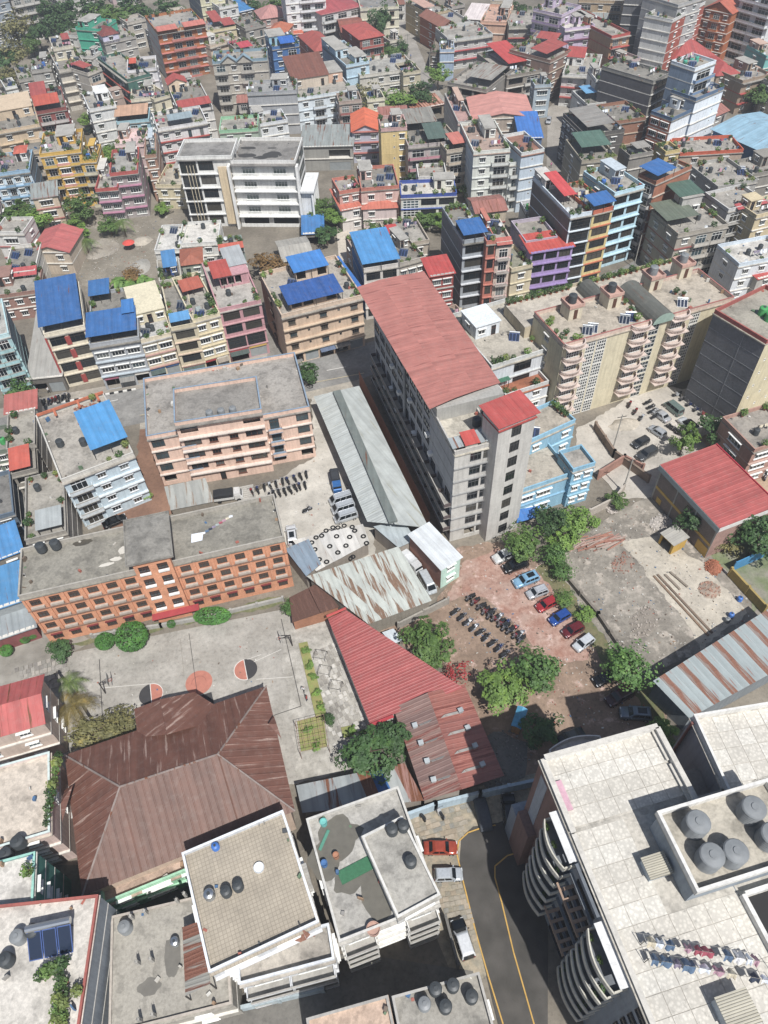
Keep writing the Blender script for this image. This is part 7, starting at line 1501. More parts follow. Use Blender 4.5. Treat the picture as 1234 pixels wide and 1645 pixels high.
lorry('white goods truck behind brick office', 651, 893, 672, 915, '#d8dbdc', '#d0d4d6', 4.4, 1.7); car('white minibus under the shed eave', 680, 925, 694, 950, 'van', '#c4ccd0')
# red panels between the dark windows of the cream house
for k in range(4):
    for x in (.5, ): MB().box(-.5, .5, -.12, -.003, .5, 2.5).build('red_panel', mat('#a8403a', 'plaster'), hG8.root, Matrix.Translation((hG8.W * x, 0, k * hG8.sh)))
for x in (.05, hG8.W - .05): MB().box(-.18, .18, -.35, -.003, 0, hG8.rz).build('red_pier', mat('#a8403a', 'plaster'), hG8.root, Matrix.Translation((x, 0, 0)))
# pink panels of the yellow house
for k in range(1, 5): MB().box(-1.9, 1.9, -.2, -.003, -.1, .75).build('pink_panel', mat('#d99a8a', 'plaster'), hG2.root, Matrix.Translation((hG2.W / 2, 0, k * hG2.sh)))
# dormer gables of the grey-beige block
for x in (.3, .58):
    wd = hb6.W * .14; b = MB(); b.add([(-wd, -.5, 0), (wd, -.5, 0), (wd, -.5, .6), (0, -.5, 2.2), (-wd, -.5, .6), (-wd, 1.2, 0), (wd, 1.2, 0), (wd, 1.2, .6), (0, 1.2, 2.2), (-wd, 1.2, .6)], ((0, 1, 2, 3, 4), (9, 8, 7, 6, 5), (0, 4, 9, 5), (1, 6, 7, 2))); b.build('dormer', hb6.wm, hb6.root, Matrix.Translation((hb6.W * x, 0, hb6.rz)))
    for s_ in (-1, 1): sheet('dormer_roof', *[hb6.root.matrix_basis.inverted() @ (hb6.M @ Vector((hb6.W * x + q[0], q[1], hb6.rz + q[2]))) for q in ((s_ * (wd + .3), -.9, .4), (s_ * (wd + .3), 1.4, .4), (0, 1.4, 2.35), (0, -.9, 2.35))][::s_], mat('#7d97a5', 'tin', rust=.03), hb6.root, .6)
# motorcycles in rows
def bikes(n, a, b_, face, gname, lab, seed=1):
    rr = random.Random(seed)
    def f(i, n, x, y):
        p = P(x + rr.uniform(-1, 1), y + rr.uniform(-1, 1), 0); motorbike(f'{ORD[i]} motorcycle from left {lab}', Vector((p.x, p.y, .1)), R(face) + rr.uniform(-.2, .2), rr.randrange(7), gname)
    row(f, n, a, b_)
bikes(10, (405, 793), (492, 766), 110, 'motorcycles by the peach block', 'in row nearest the peach block', 1)
bikes(8, (432, 800), (490, 782), 110, 'motorcycles by the peach block', 'in yard row below peach block', 2)
motorbike('lone motorcycle standing in the concrete yard', P(494, 822, 0) + Vector((0, 0, .12)), .5, 0, 'motorcycles by the peach block')
bikes(9, (732, 985), (810, 1052), 35, 'motorcycles in the dirt yard', 'in left row of dirt yard', 3); bikes(11, (757, 964), (838, 1030), 215, 'motorcycles in the dirt yard', 'in right row of dirt yard', 4); bikes(5, (790, 985), (835, 1022), 30, 'motorcycles in the dirt yard', 'in middle row of dirt yard', 14)
bikes(9, (1172, 708), (1232, 740), 60, 'motorcycles in the tan yard', 'in back row of tan yard', 5); bikes(9, (1168, 726), (1228, 768), 240, 'motorcycles in the tan yard', 'in front row of tan yard', 6); bikes(6, (1196, 712), (1234, 726), 60, 'motorcycles in the tan yard', 'along the tan yard back wall', 16)
bikes(4, (1040, 650), (1052, 672), 20, 'motorcycles before the cream block', 'left of the silver saloon', 7); bikes(5, (1088, 636), (1130, 668), 200, 'motorcycles before the cream block', 'along the dark slab wall', 8); bikes(3, (1076, 690), (1092, 700), 140, 'motorcycles before the cream block', 'behind the silver hatchback', 9); bikes(3, (1010, 652), (1030, 675), 50, 'motorcycles before the cream block', 'by the cream block entrance', 17)
bikes(10, (62, 652), (112, 640), 100, 'motorcycles on the street', 'at the left street kerb', 10); bikes(6, (480, 556), (570, 540), 80, 'motorcycles on the street', 'before the peach shop house', 11); bikes(2, (676, 1312), (706, 1308), 120, 'motorcycles in the front lane', 'by the light blue wall', 12); bikes(5, (1012, 405), (1034, 418), 60, 'motorcycles on the street', 'in the shaded side street', 13)
bikes(4, (690, 60), (722, 150), 250, 'motorcycles on the street', 'going down the upper road', 15)

# ---------------------------------------------------------------- trees and shrubs
T = tree
T('round tree left of the parking row', 842, 872, 3.1, 6.0, 'broad', v=0); T('dark tree behind the round parking tree', 893, 832, 3.1, 6.5, 'dark', v=1); T('bright green tree beside the dark one', 925, 836, 3.0, 6.5, 'bright', v=2); T('loose shrubby tree above the blue car', 893, 888, 2.1, 4.2, 'feather', v=0); T('small bright tree above the parked jeep', 905, 862, 2.4, 4.5, 'bright', v=1); T('leafy bush behind the silver hatchback', 905, 915, 1.8, 3, 'feather', v=2, name='shrub'); T('small bush behind the red car', 908, 962, 1.5, 2.2, 'broad', v=0, name='shrub'); T('small bush behind the maroon car', 940, 985, 1.4, 2.2, 'bright', v=1, name='shrub')
T('large round tree right of red shed', 684, 1031, 4.0, 6.2, 'broad', ry=3.6, v=1); T('bright dense tree left of dirt track', 806, 1103, 3.5, 5.5, 'bright', v=0); T('feathery tree beside the bright dense tree', 864, 1072, 3.5, 6.5, 'feather', v=1); T('red flowering shrub by the red shed', 733, 1080, 2.2, 3.4, 'red', v=0, name='shrub'); T('feathery tree by the rust striped shed', 1012, 1070, 3.6, 6.5, 'feather', ry=3.1, v=2); T('dark tree beside the garden terrace', 595, 1207, 3.6, 6.5, 'dark', v=2); T('second dark tree beside red gable trim', 632, 1185, 2.6, 5.5, 'dark', v=0); T('bush in the apartment shadow', 872, 1172, 2.6, 4, 'dark', v=1); T('weedy bush beside apartment wing', 1062, 1170, 1.8, 3, 'bright', v=2, name='shrub'); T('weeds along the striped shed wall', 1072, 1205, 1.6, 2.6, 'feather', v=0, name='shrub')
T('clipped round tree before the school', 211, 1022, 2.5, 4.4, 'hedge', v=0); T('long clipped hedge before the school', 341, 989, 3.0, 3.0, 'hedge', ry=1.5, v=0, name='shrub', pz=1.7); T('small clipped bush left of round tree', 168, 1030, 1.5, 2.4, 'hedge', v=2, name='shrub'); T('bushy shrub at the school corner', 96, 1042, 2.0, 3.0, 'dark', v=0, name='shrub'); T('tiny clipped bush by school entrance', 275, 1002, .7, 1.3, 'hedge', v=0, name='shrub'); T('bush in corner near the tile roof', 468, 975, 1.5, 2.6, 'feather', v=1, name='shrub'); T('first clipped bush left of school', 52, 1018, .9, 1.6, 'hedge', v=1, name='shrub'); T('second clipped bush left of school', 40, 1025, .9, 1.6, 'hedge', v=2, name='shrub'); T('third clipped bush left of school', 10, 1045, 1.0, 1.8, 'hedge', v=0, name='shrub')
palm('golden palm left of the court', 117, 1132, 4.2, 3.2, '#8a7a35', 16, seed=2); palm('green palm behind the golden palm', 112, 1095, 3.4, 2.4, '#6f8a35', 12, seed=5); T('dry olive bush beside brown hall', 150, 1178, 4.2, 4.2, 'olive', ry=2.6, v=0); T('second olive bush above the hall eave', 190, 1165, 3.0, 3.4, 'olive', v=1)
T('tree in front of the brick warehouse', 1120, 832, 3.0, 6.5, 'dark', v=2); T('large dark tree right of the warehouse', 1222, 858, 4.2, 8, 'dark', v=0); T('dry bush below the warehouse end', 1170, 872, 2.2, 3, 'olive', v=2, name='shrub'); T('slender tree above the warehouse roof', 1102, 703, 2.2, 7, 'bright', v=1); T('tree before the dark slab building', 1160, 685, 3.4, 7.5, 'dark', v=1); T('bush between blue house and plot', 990, 802, 1.8, 3, 'broad', v=1, name='shrub'); T('street tree beside the peach block', 495, 597, 2.4, 5, 'dark', v=0); T('tree with rusty leaves by alley', 432, 422, 4.2, 6.5, 'rustyl', ry=3.2, v=0); T('small palm bush beside pale blue house', 236, 795, .9, 1.8, 'bright', v=0, name='shrub'); T('street tree by the teal house', 32, 628, 2.6, 6, 'feather', v=2)
# behind the street
for i, (x, y, r_, hh, k) in enumerate(((130, 330, 4.2, 8, 'broad'), (118, 372, 4.0, 7, 'bright'), (30, 338, 4.6, 7, 'broad'), (60, 352, 3.8, 6, 'bright'), (5, 360, 4.2, 6, 'dark'), (175, 360, 3.0, 5, 'broad'), (165, 250, 4.0, 6, 'bright'), (182, 242, 3.4, 5, 'broad'), (508, 330, 4.0, 7, 'broad'), (538, 345, 3.4, 5, 'bright'), (600, 372, 3.6, 7, 'broad'), (525, 375, 3.2, 5, 'dark'), (565, 165, 6.0, 9, 'olive'), (590, 140, 5.5, 8, 'olive'), (640, 160, 5.5, 7, 'bright'), (675, 150, 4.8, 8, 'dark'), (612, 30, 4.2, 16, 'dark'), (625, 82, 4.2, 7, 'broad'), (645, 78, 3.6, 6, 'dark'), (704, 118, 3.6, 8, 'bright'), (22, 45, 7, 15, 'olive'), (80, 25, 6, 14, 'dark'), (58, 50, 4.5, 12, 'dark'), (100, 20, 6.5, 14, 'dark'), (20, 85, 5.5, 11, 'olive'), (48, 65, 4.0, 9, 'broad'), (110, 48, 4.5, 9, 'dark'), (150, 15, 7, 12, 'dark'), (190, 25, 8, 13, 'broad'), (165, 30, 6, 10, 'bright'), (215, 15, 8, 12, 'dark'), (235, 35, 5, 9, 'broad'), (15, 120, 5, 8, 'olive'), (405, 12, 5, 8, 'dark'), (440, 8, 6, 9, 'broad'), (825, 18, 6, 10, 'dark'), (680, 350, 3.4, 5, 'broad'), (715, 352, 3.4, 5, 'bright'), (1222, 150, 5, 9, 'broad'), (1228, 55, 5, 11, 'broad'), (1138, 395, 3.0, 6, 'dark'), (905, 440, 2.6, 4, 'dark'), (663, 285, 2.4, 6, 'dark'), (210, 440, 2.8, 3.5, 'rustyl'), (145, 190, 3.5, 5, 'bright'), (755, 305, 3, 4, 'broad'), (1010, 30, 3.5, 6, 'olive'), (260, 335, 2.5, 3, 'bright'), (395, 130, 2.5, 4, 'olive'), (232, 290, 3, 4, 'feather'), (5, 95, 6, 10, 'dark'), (270, 12, 6, 9, 'dark'), (12, 160, 4, 6, 'broad'), (790, 60, 2.6, 5, 'broad'))):
    nb = ('blue balconied house', 'yellow house', 'red gabled house', 'white school', 'salmon villa', 'beige solar house', 'upper road', 'mint green house', 'orange house', 'lilac house', 'right edge', 'street')
    near_ = [('red gabled house', 80, 390), ('blue balconied house', 30, 300), ('yellow house', 100, 270), ('white school', 400, 300), ('salmon villa', 600, 320), ('beige solar house', 620, 110), ('upper road', 690, 100), ('mint green house', 135, 50), ('orange awning house', 290, 60), ('lilac house', 900, 30), ('pale blue hall', 1200, 180), ('purple house', 885, 430), ('grey turret houses', 30, 120), ('white top apartment', 480, 10), ('green canopied house', 1110, 360), ('white modern house', 690, 330), ('tan red-framed house', 1000, 40), ('dormer gabled block', 385, 130), ('orange terrace wall', 220, 460)]
    nm = min(near_, key=lambda q: (q[1] - x) ** 2 + (q[2] - y) ** 2)[0]
    dsc = {'broad': 'mid green broad tree', 'bright': 'bright green tree', 'dark': 'dark green tree', 'olive': 'dull olive tree', 'rustyl': 'russet leaved shrub', 'feather': 'feathery small tree'}[k]
    base = f'{dsc} near the {nm}'; lab = base; c = 2
    while lab in LABELS: lab = base.replace(dsc, {2: 'another ' + dsc, 3: 'third ' + dsc, 4: 'fourth ' + dsc, 5: 'fifth ' + dsc}[c]); c += 1
    T(lab, x, y, r_, hh, k, v=i)
for i, (x, y, hh, r_) in enumerate(((112, 360, 5, 4), (135, 385, 4, 3.4), (195, 355, 4.5, 3), (175, 30, 9, 5), (190, 20, 10, 5))): palm(f'{ordn(i, 5)} palm in the upper left gardens' if i < 3 else ('left', 'right')[i - 3] + ' tall palm at top left', x, y, hh, r_, '#6f8a3a', 13, seed=i + 10)
for i, (x, y) in enumerate(((205, 455), (228, 446), (240, 455), (190, 450))): palm(('left', 'middle', 'right', 'hidden')[i] + ' banana plant beside the vacant lot', x, y, 2.2, 2.6, '#6f9a3a', 9, 'banana_plant', seed=i + 30)
# garden beds by the court
def bed(label, pts, m, zz=.15):
    ps = [P(x, y, 0) for x, y in pts]; c = sum(ps, Vector()) / len(ps); b = MB(); q = [(p.x - c.x, p.y - c.y) for p in ps]
    if sum(a[0] * b2[1] - b2[0] * a[1] for a, b2 in zip(q, q[1:] + q[:1])) < 0: q = q[::-1]
    b.prism(q, 0, .18); o = b.build('flower_bed', m, None, TR(c.x, c.y, .1)); return tag(o, label, 'flower bed')
GRS = mat('#9a9050', 'ground', c2='#7f8a3f', s=.8)
bed('long narrow grass bed beside the court', pp('480 1035 494 1032 525 1150 508 1155'), GRS); bed('square grass bed under the pergola', pp('478 1160 520 1150 526 1200 484 1208'), GRS); bed('small round bed right of pergola', pp('548 1170 566 1166 568 1182 552 1186'), GRS)
for i, (x, y) in enumerate(((491, 1044), (498, 1068), (503, 1086), (510, 1112), (516, 1135), (496, 1172), (508, 1200), (586, 1178), (565, 1174))): T(f'{ORD[i]} yellow-green bush from top in court garden', x, y, .75, 1.1, 'bright', ry=.55, v=i, name='shrub', zb=.25)
T('little round tree right of the pergola', 529, 1155, .9, 2.4, 'dark', v=0)
t = thing('pergola', 'bare metal pergola over square grass bed', 'pergola', TR(*P(500, 1180, 0)[:2], .1)); o0 = Vector((*P(500, 1180, 0)[:2], 0))
pc = [P(*p, 2.4) - o0 for p in ((474, 1160), (520, 1148), (528, 1198), (482, 1208))]; b = MB()
for p in pc: b.tube((p.x, p.y, 0), (p.x, p.y, 2.4), .05)
b.build('post', mat('#8a6a5a', 'paint'), t)
for i in range(6):
    f = i / 5
    for a, c in ((pc[0].lerp(pc[1], f), pc[3].lerp(pc[2], f)), (pc[0].lerp(pc[3], f), pc[1].lerp(pc[2], f))): MB().tube(a, c, .03).build('bar', mat('#8a6a5a', 'paint'), t)
for i, (x, y) in enumerate(((515, 1053), (522, 1078), (540, 1102))):
    q = P(x, y, .5); t = thing('bench_frame', f"{('upper', 'middle', 'lower')[i]} metal table frame on garden terrace", 'table frame', TR(q.x, q.y, .12, -.25))
    for a, c in (((-.9, -.7), (.9, -.7)), ((.9, -.7), (.9, .7)), ((.9, .7), (-.9, .7)), ((-.9, .7), (-.9, -.7))): MB().tube((*a, .8), (*c, .8), .03).build('rail', DKF, t)
    b = MB()
    for a in ((-.9, -.7), (.9, -.7), (.9, .7), (-.9, .7)): b.tube((*a, 0), (*a, .8), .03)
    b.build('leg', DKF, t)
# basketball hoops
for lab, px_, py_, ang in (('left basketball hoop beside the palm', 170, 1114, 0.3), ('right basketball hoop by the garden', 470, 1038, 3.4)):
    q = P(px_, py_, 0); t = thing('basketball_hoop', lab, 'basketball hoop', TR(q.x, q.y, .1, ang))
    MB().tube((0, 0, 0), (0, 0, 3.2), .09, 8).build('post', DKF, t); b = MB(); b.tube((0, 0, 3.1), (1.3, .3, 3.3), .05); b.tube((0, 0, 3.1), (1.3, -.3, 3.3), .05); b.tube((0, 0, 2.4), (1.3, 0, 3.0), .05); b.build('arm', DKF, t)
    b = MB(); b.box(1.3, 1.36, -.9, .9, 2.85, 3.95); b.build('backboard', mat('#8f8f8a', 'paint'), t); b = MB()
    for i in range(12): a0, a1 = i * .5236, (i + 1) * .5236; b.tube((1.62 + .23 * math.cos(a0), .23 * math.sin(a0), 3.05), (1.62 + .23 * math.cos(a1), .23 * math.sin(a1), 3.05), .02, 4)
    b.build('rim', mat('#c4562f', 'paint'), t)
# ---------------------------------------------------------------- heaps, planks, small things in the yards
def heap(label, px_, py_, rx, ry, hh, m, cat='heap', n=0, cm=None, seed=1, name='heap'):
    rr = random.Random(seed); q = P(px_, py_, 0); t = thing(name, label, cat, TR(q.x, q.y, .08, rr.random() * 2)); b = MB(); N = 16; rings = [(1, 0), (.8, .3), (.55, .65), (.28, .9)]
    vs = [(rx * k * math.cos(6.283 * i / N) * rr.uniform(.85, 1.12), ry * k * math.sin(6.283 * i / N) * rr.uniform(.85, 1.12), hh * z * rr.uniform(.8, 1.15)) for k, z in rings for i in range(N)] + [(0, 0, hh)]
    fs = [(r_ * N + i, r_ * N + (i + 1) % N, (r_ + 1) * N + (i + 1) % N, (r_ + 1) * N + i) for r_ in range(3) for i in range(N)] + [(3 * N + i, 3 * N + (i + 1) % N, 4 * N) for i in range(N)]
    b.add(vs, fs); b.build('mound', m, t, None, not n)
    if n:
        b = MB()
        for i in range(n):
            a, k = rr.random() * 6.283, rr.random() ** .5 * 1.05; M_ = Matrix.Translation((rx * k * math.cos(a), ry * k * math.sin(a), hh * max(0, 1 - k) * .95)) @ Matrix.Rotation(rr.random() * 6, 4, Vector((rr.random() - .5, rr.random() - .5, 1)).normalized()); b.obox(M_, rr.uniform(.15, .5), rr.uniform(.12, .3), rr.uniform(.06, .2), 0)
        b.build('rubble', cm or m, t)['kind'] = 'stuff'
    return t
SAND = G('#b8ad9b', c2='#a39a8a', s=.6)
heap('grey sand heap in the cream block yard', 1003, 683, 3.2, 1.8, 1.0, SAND); heap('rubble heap on the sandy lot', 1140, 948, 1.8, 1.6, .5, G('#9c8a78', c2='#8d7f70'), n=60, cm=mat('#a8806a', 'brick'), seed=3); heap('pale sand heap in vacant lot', 228, 388, 3, 2.4, 1.0, SAND, seed=4); heap('larger grey gravel heap in vacant lot', 222, 432, 4.5, 3, 1.4, G('#a5a198', c2='#939087'), seed=5); heap('scattered debris in vacant lot', 160, 400, 5, 5, .3, G('#8d8272', c2='#a39a8c'), n=120, cm=mat('#a39c90', 'conc'), seed=6); heap('demolition rubble beside the yellow hut', 1062, 840, 2.2, 1.6, .5, G('#a39a90', c2='#b8b0a6'), n=70, cm=mat('#c4bab0', 'conc'), seed=7); heap('broken concrete behind the apartment', 800, 1220, 4.5, 4, .25, G('#7d7a74', c2='#6a6862'), n=120, cm=mat('#85827c', 'conc'), seed=8); heap('loose brick scatter near plank pile', 1000, 905, 2.4, 1.6, .2, G('#8a7f72'), n=50, cm=mat('#9c6f5c', 'brick'), seed=9); heap('orange brick pile by the blue hoarding', 1146, 912, 1.6, 1.3, .9, mat('#a5613f', 'brick'), n=130, cm=mat('#a8623f', 'brick'), seed=10); heap('brick chips left of the construction wall', 1035, 1000, 3, 2, .2, G('#857c70'), n=60, cm=mat('#a3988c', 'conc'), seed=11); heap('tumbled masonry by the plot gate', 985, 815, 1.6, 1.2, .4, G('#9c948a'), n=50, cm=mat('#b5aaa0', 'conc'), seed=12)
# plank pile of old timber and pink boards
q = P(960, 872, 0); t = thing('plank_pile', 'pile of pinkish planks beside the lot trees', 'planks', TR(q.x, q.y, .08)); rr = random.Random(4)
for i in range(34): b = MB(); b.box(-rr.uniform(1, 2.4), rr.uniform(1, 2.4), -.12, .12, 0, .07); b.build('plank', rr.choice([mat(c, 'conc') for c in ('#b08a7c', '#a8705a', '#b59a8c', '#96614f', '#a89a8c')]), t, Matrix.Translation((rr.uniform(-3.5, 3), rr.uniform(-1.2, 1.2), .06 + i * .012)) @ Matrix.Rotation(rr.uniform(.1, .6), 4, 'Z') @ Matrix.Rotation(rr.uniform(-.05, .05), 4, 'Y'))
for i, (a, c, m) in enumerate((((1050, 926), (1138, 1022), '#8a7058'), ((1056, 924), (1144, 1018), '#7d6a58'), ((1068, 924), (1092, 948), '#8f8070'), ((1076, 920), (1104, 944), '#85796a'))):
    p0, p1 = P(*a, 0), P(*c, 0); d = p1 - p0; b = MB(); b.obox(TR(0, 0, 0, 0), d.length, .35, .15); tag(b.build('timber_beam', mat(m, 'conc'), None, TR((p0.x + p1.x) / 2, (p0.y + p1.y) / 2, .11 + .02 * i, math.atan2(d.y, d.x))), ('long brown beam across sandy lot', 'second long beam across sandy lot', 'short beam above the long beams', 'short upper beam near the rubble')[i], 'beam')
# yellow hut, blue and orange hut
h('small yellow hut before the warehouse', '1063 857 1083 876 1090 850', 1, '#c49a1f', 's', '.', h=2.6, pit='shed', rc='#a8a49a', rh=.2, ov=.2, near=True, band=None, cat='hut', name='hut')
h('tiny blue roofed orange hut in dirt yard', '823 1165 836 1170 860 1146', 1, '#c48a3f', '.', '.', h=2.2, pit='gd', rc='#3f9ac4', rh=.25, ov=.15, near=True, band=None, cat='hut', name='hut')
# red tent, drums, people, pole lines
q = P(208, 395, 1); t = thing('beach_umbrella', 'red umbrella in the vacant lot', 'umbrella', TR(q.x, q.y, 0)); MB().tube((0, 0, 0), (0, 0, 2.4), .04).build('pole', DKF, t); MB().lathe([(1.6, 1.9), (.9, 2.3), (.02, 2.5)], 10).build('canopy', mat('#d8402f', 'cloth'), t)
for i, (x, y, c) in enumerate(((1175, 988, 'blue'), (1169, 996, 'grey'), (1189, 962, 'blue'))): q = P(x, y, .5); water_tank(Vector((q.x, q.y, .1)), 0, 'x', 0, 1, c, True, random.Random(i), .42, .9, ('blue drum on sandy lot below beams', 'pale drum beside blue drum on lot', 'blue drum near the yellow compound wall')[i])
# people: one continuous figure each, grown from a skeleton
def person_mesh(pose, shirt, trouser):
    J = {'hip': (0, 0, .92), 'chest': (.02, 0, 1.3), 'neck': (.02, 0, 1.48), 'head': (.04, 0, 1.62), 'top': (.03, 0, 1.74)}
    st = .22 if pose else .04
    for s_, n_ in ((1, 'l'), (-1, 'r')): J.update({'th' + n_: (0, .09 * s_, .86), 'kn' + n_: (.05 + st * s_ * .6, .1 * s_, .48), 'an' + n_: (st * s_, .1 * s_, .08), 'to' + n_: (.14 + st * s_, .11 * s_, .03), 'sh' + n_: (.02, .19 * s_, 1.4), 'el' + n_: (-.02 - st * s_ * .4, .25 * s_, 1.12), 'wr' + n_: (.08 - st * s_ * .8, .26 * s_, .88)})
    E_ = [('hip', 'chest'), ('chest', 'neck'), ('neck', 'head'), ('head', 'top')] + [e for n_ in 'lr' for e in (('hip', 'th' + n_), ('th' + n_, 'kn' + n_), ('kn' + n_, 'an' + n_), ('an' + n_, 'to' + n_), ('chest', 'sh' + n_), ('sh' + n_, 'el' + n_), ('el' + n_, 'wr' + n_))]
    ks = list(J); rad = lambda k: {'hip': .15, 'chest': .17, 'neck': .06, 'head': .1, 'top': .07}.get(k, {'th': .09, 'kn': .065, 'an': .045, 'to': .04, 'sh': .065, 'el': .045, 'wr': .035}.get(k[:2], .05))
    me = bpy.data.meshes.new('person'); me.from_pydata([J[k] for k in ks], [(ks.index(a), ks.index(b_)) for a, b_ in E_], []); o = bpy.data.objects.new('person', me); COL.objects.link(o)
    sm = o.modifiers.new('skin', 'SKIN'); o.modifiers.new('sub', 'SUBSURF').levels = 1
    for i, k in enumerate(ks): v_ = me.skin_vertices[0].data[i]; v_.radius = (rad(k), rad(k)); v_.use_root = k == 'hip'
    dg = bpy.context.evaluated_depsgraph_get(); m2 = bpy.data.meshes.new_from_object(o.evaluated_get(dg)); bpy.data.objects.remove(o)
    for m in (mat(shirt, 'cloth'), mat(trouser, 'cloth'), mat('#8a5f45', 'cloth'), mat('#17120f', 'cloth')): m2.materials.append(m)
    for p in m2.polygons: z = p.center.z; x, y = p.center.x, abs(p.center.y); p.material_index = 3 if z > 1.66 or (z > 1.58 and x < 0) else 2 if z > 1.45 or (y > .2 and z < 1.0 and z > .75) else 0 if z > .9 else 1 if z > .09 else 3
    return m2
PP = [person_mesh(i % 2, c, d) for i, (c, d) in enumerate((('#b53a3a', '#26304a'), ('#d8d8d8', '#2a2a2e'), ('#3a6fb0', '#3a3a3a'), ('#c9a53f', '#40302a'), ('#3f8f5f', '#2a3550'), ('#c46f9a', '#5a2f4a')))]
for i, (x, y, lab) in enumerate(((460, 563, 'person walking out of the alley'), (498, 553, 'person before the peach shop front'), (520, 548, 'second person before the peach shop'), (548, 543, 'person near the end shop of peach house'), (300, 592, 'person outside the cream shops'), (385, 572, 'person by the pink house shop'), (318, 590, 'person beside the yellow-cream shop'), (80, 632, 'person at the asbestos roof shop'), (445, 500, 'person halfway up the alley'), (671, 120, 'person on the upper road bend'), (722, 170, 'person by the rust tin sheds'), (885, 270, 'person in the shaded lane'), (494, 1126, 'person crouched edge of court garden'), (489, 1112, 'person beside the garden bed'), (660, 95, 'person walking up the upper road'))):
    q = P(x, y, 0); o = put('person', PP[i % 6], None, TR(q.x, q.y, .1, i * 1.3)); tag(o, lab.replace('crouched edge of', 'standing at edge of'), 'person', 'people on the streets')
# utility poles and wires along the street
for i, (x, y) in enumerate(((330, 588), (470, 560), (188, 616), (578, 545), (1018, 430), (655, 95), (690, 125), (905, 330), (985, 720), (1000, 790))):
    q = P(x, y, 0); t = thing('utility_pole', ('utility pole before the yellow-cream house', 'utility pole at the alley mouth', 'utility pole by the grey house', 'utility pole behind the tall block', 'utility pole in side street', 'utility pole on upper road bend', 'utility pole below upper road', 'utility pole beside glass fronted house', 'leaning utility pole on building plot', 'utility pole near the yellow hut')[i], 'pole', TR(q.x, q.y, 0, .2)); MB().tube((0, 0, 0), (0, 0, 8.5), .13, 7, None, .09).build('pole', CONC, t); MB().box(-.9, .9, -.05, .05, 7.9, 8.0).build('crossarm', DKF, t)
    if i in (0, 1, 2, 5): b = MB(); nx = {0: (470, 560), 1: (578, 545), 2: (330, 588), 5: (690, 125)}[i]; e = TR(q.x, q.y, 0, .2).inverted() @ P(*nx, 0); pts = [Vector((e.x * f, e.y * f, 8 - 2.4 * f * (1 - f))) for f in [k / 8 for k in range(9)]]; [b.tube(a, c, .025, 4) for a, c in zip(pts, pts[1:])]; b.build('wire', DKF, t)

# stains with a shape of their own
def stain(H, z, spots, m, name):
    b = MB()
    for i, (a, b_, rx, ry) in enumerate(spots): q = loc(H, a, b_, z); b.add([(x, y, z + .034 + .002 * i) for x, y in blob(q.x, q.y, rx, ry)], [tuple(range(22))])
    b.build(name, m, H.root)
stain(OS, OS.rz, ((133, 872, 1.6, .6),), mat('#4f4a40', 'paint', rough=.25), 'puddle'); stain(OS, OS.rz, ((186, 898, .9, .4), (172, 907, 1.2, .35), (196, 885, .5, .8)), mat('#c9c3b6', 'paint', rough=.9), 'lime_stain')
stain(WS, WS.rz, ((400, 238, 2.2, .9), (396, 250, 2.4, 1.3), (420, 253, 2.0, 1.0), (437, 249, 2.6, 1.8), (437, 238, 1.2, .4)), mat('#403f3e', 'paint', rough=.8), 'tar_patch')
stain(GR, GR.rz, ((277, 1535, .9, 2.0), (240, 1585, 1.2, .8)), mat('#6f6b62', 'paint', rough=.7), 'damp_patch')
# paving stones laid one by one
def slabs(label_parent, quad, nx, ny, cols, gap=.08, skip=.06, seed=1, zz=.1):
    rr = random.Random(seed); W_ = [P(*p, 0) for p in quad]; mes = []
    for c in cols: b = MB(); b.box(-.5, .5, -.5, .5, 0, 1); mes.append(b.mesh('paving_stone', [mat(c, 'conc')]))
    d = W_[1] - W_[0]; an = math.atan2(d.y, d.x)
    for j in range(ny):
        off = rr.uniform(-.3, .3)
        for i in range(nx):
            if rr.random() < skip: continue
            u, v = (i + .5 + off + rr.uniform(-.08, .08)) / nx, (j + .5 + rr.uniform(-.08, .08)) / ny
            if not 0 < u < 1: continue
            p = W_[0].lerp(W_[1], u).lerp(W_[3].lerp(W_[2], u), v); sx = (W_[1] - W_[0]).length / nx - gap; sy = (W_[3] - W_[0]).length / ny - gap
            put('paving_stone', rr.choice(mes), label_parent, Matrix.Translation((p.x, p.y, zz)) @ Matrix.Rotation(an + rr.uniform(-.06, .06), 4, 'Z') @ Matrix.Diagonal((sx * rr.uniform(.8, 1.02), sy * rr.uniform(.8, 1.02), .045 + rr.uniform(0, .02), 1)))
_st = {o.name: o for o in bpy.data.objects if o.get('kind') == 'structure'}
slabs(_st['school_path'], ((20, 1076), (108, 1050), (112, 1100), (60, 1112)), 12, 7, ('#9a948a', '#857f77', '#a8a094', '#8f8a80'), seed=2)
slabs(_st['garden_terrace'], ((498, 1050), (545, 1030), (618, 1165), (540, 1225)), 8, 20, ('#b5b0a6', '#a39e94', '#c4bfb5', '#958f85'), .05, .1, 3)
slabs(_st['stone_paving'], ((655, 1318), (760, 1288), (742, 1345), (690, 1358)), 11, 6, ('#a09078', '#8d8a80', '#a09684', '#ab9c86', '#99907d'), .08, .15, seed=4)
slabs(_st['stone_paving'], ((690, 1420), (738, 1412), (768, 1510), (735, 1520)), 5, 12, ('#a09078', '#8d8a80', '#a09684', '#ab9c86', '#99907d'), .08, .15, seed=5)
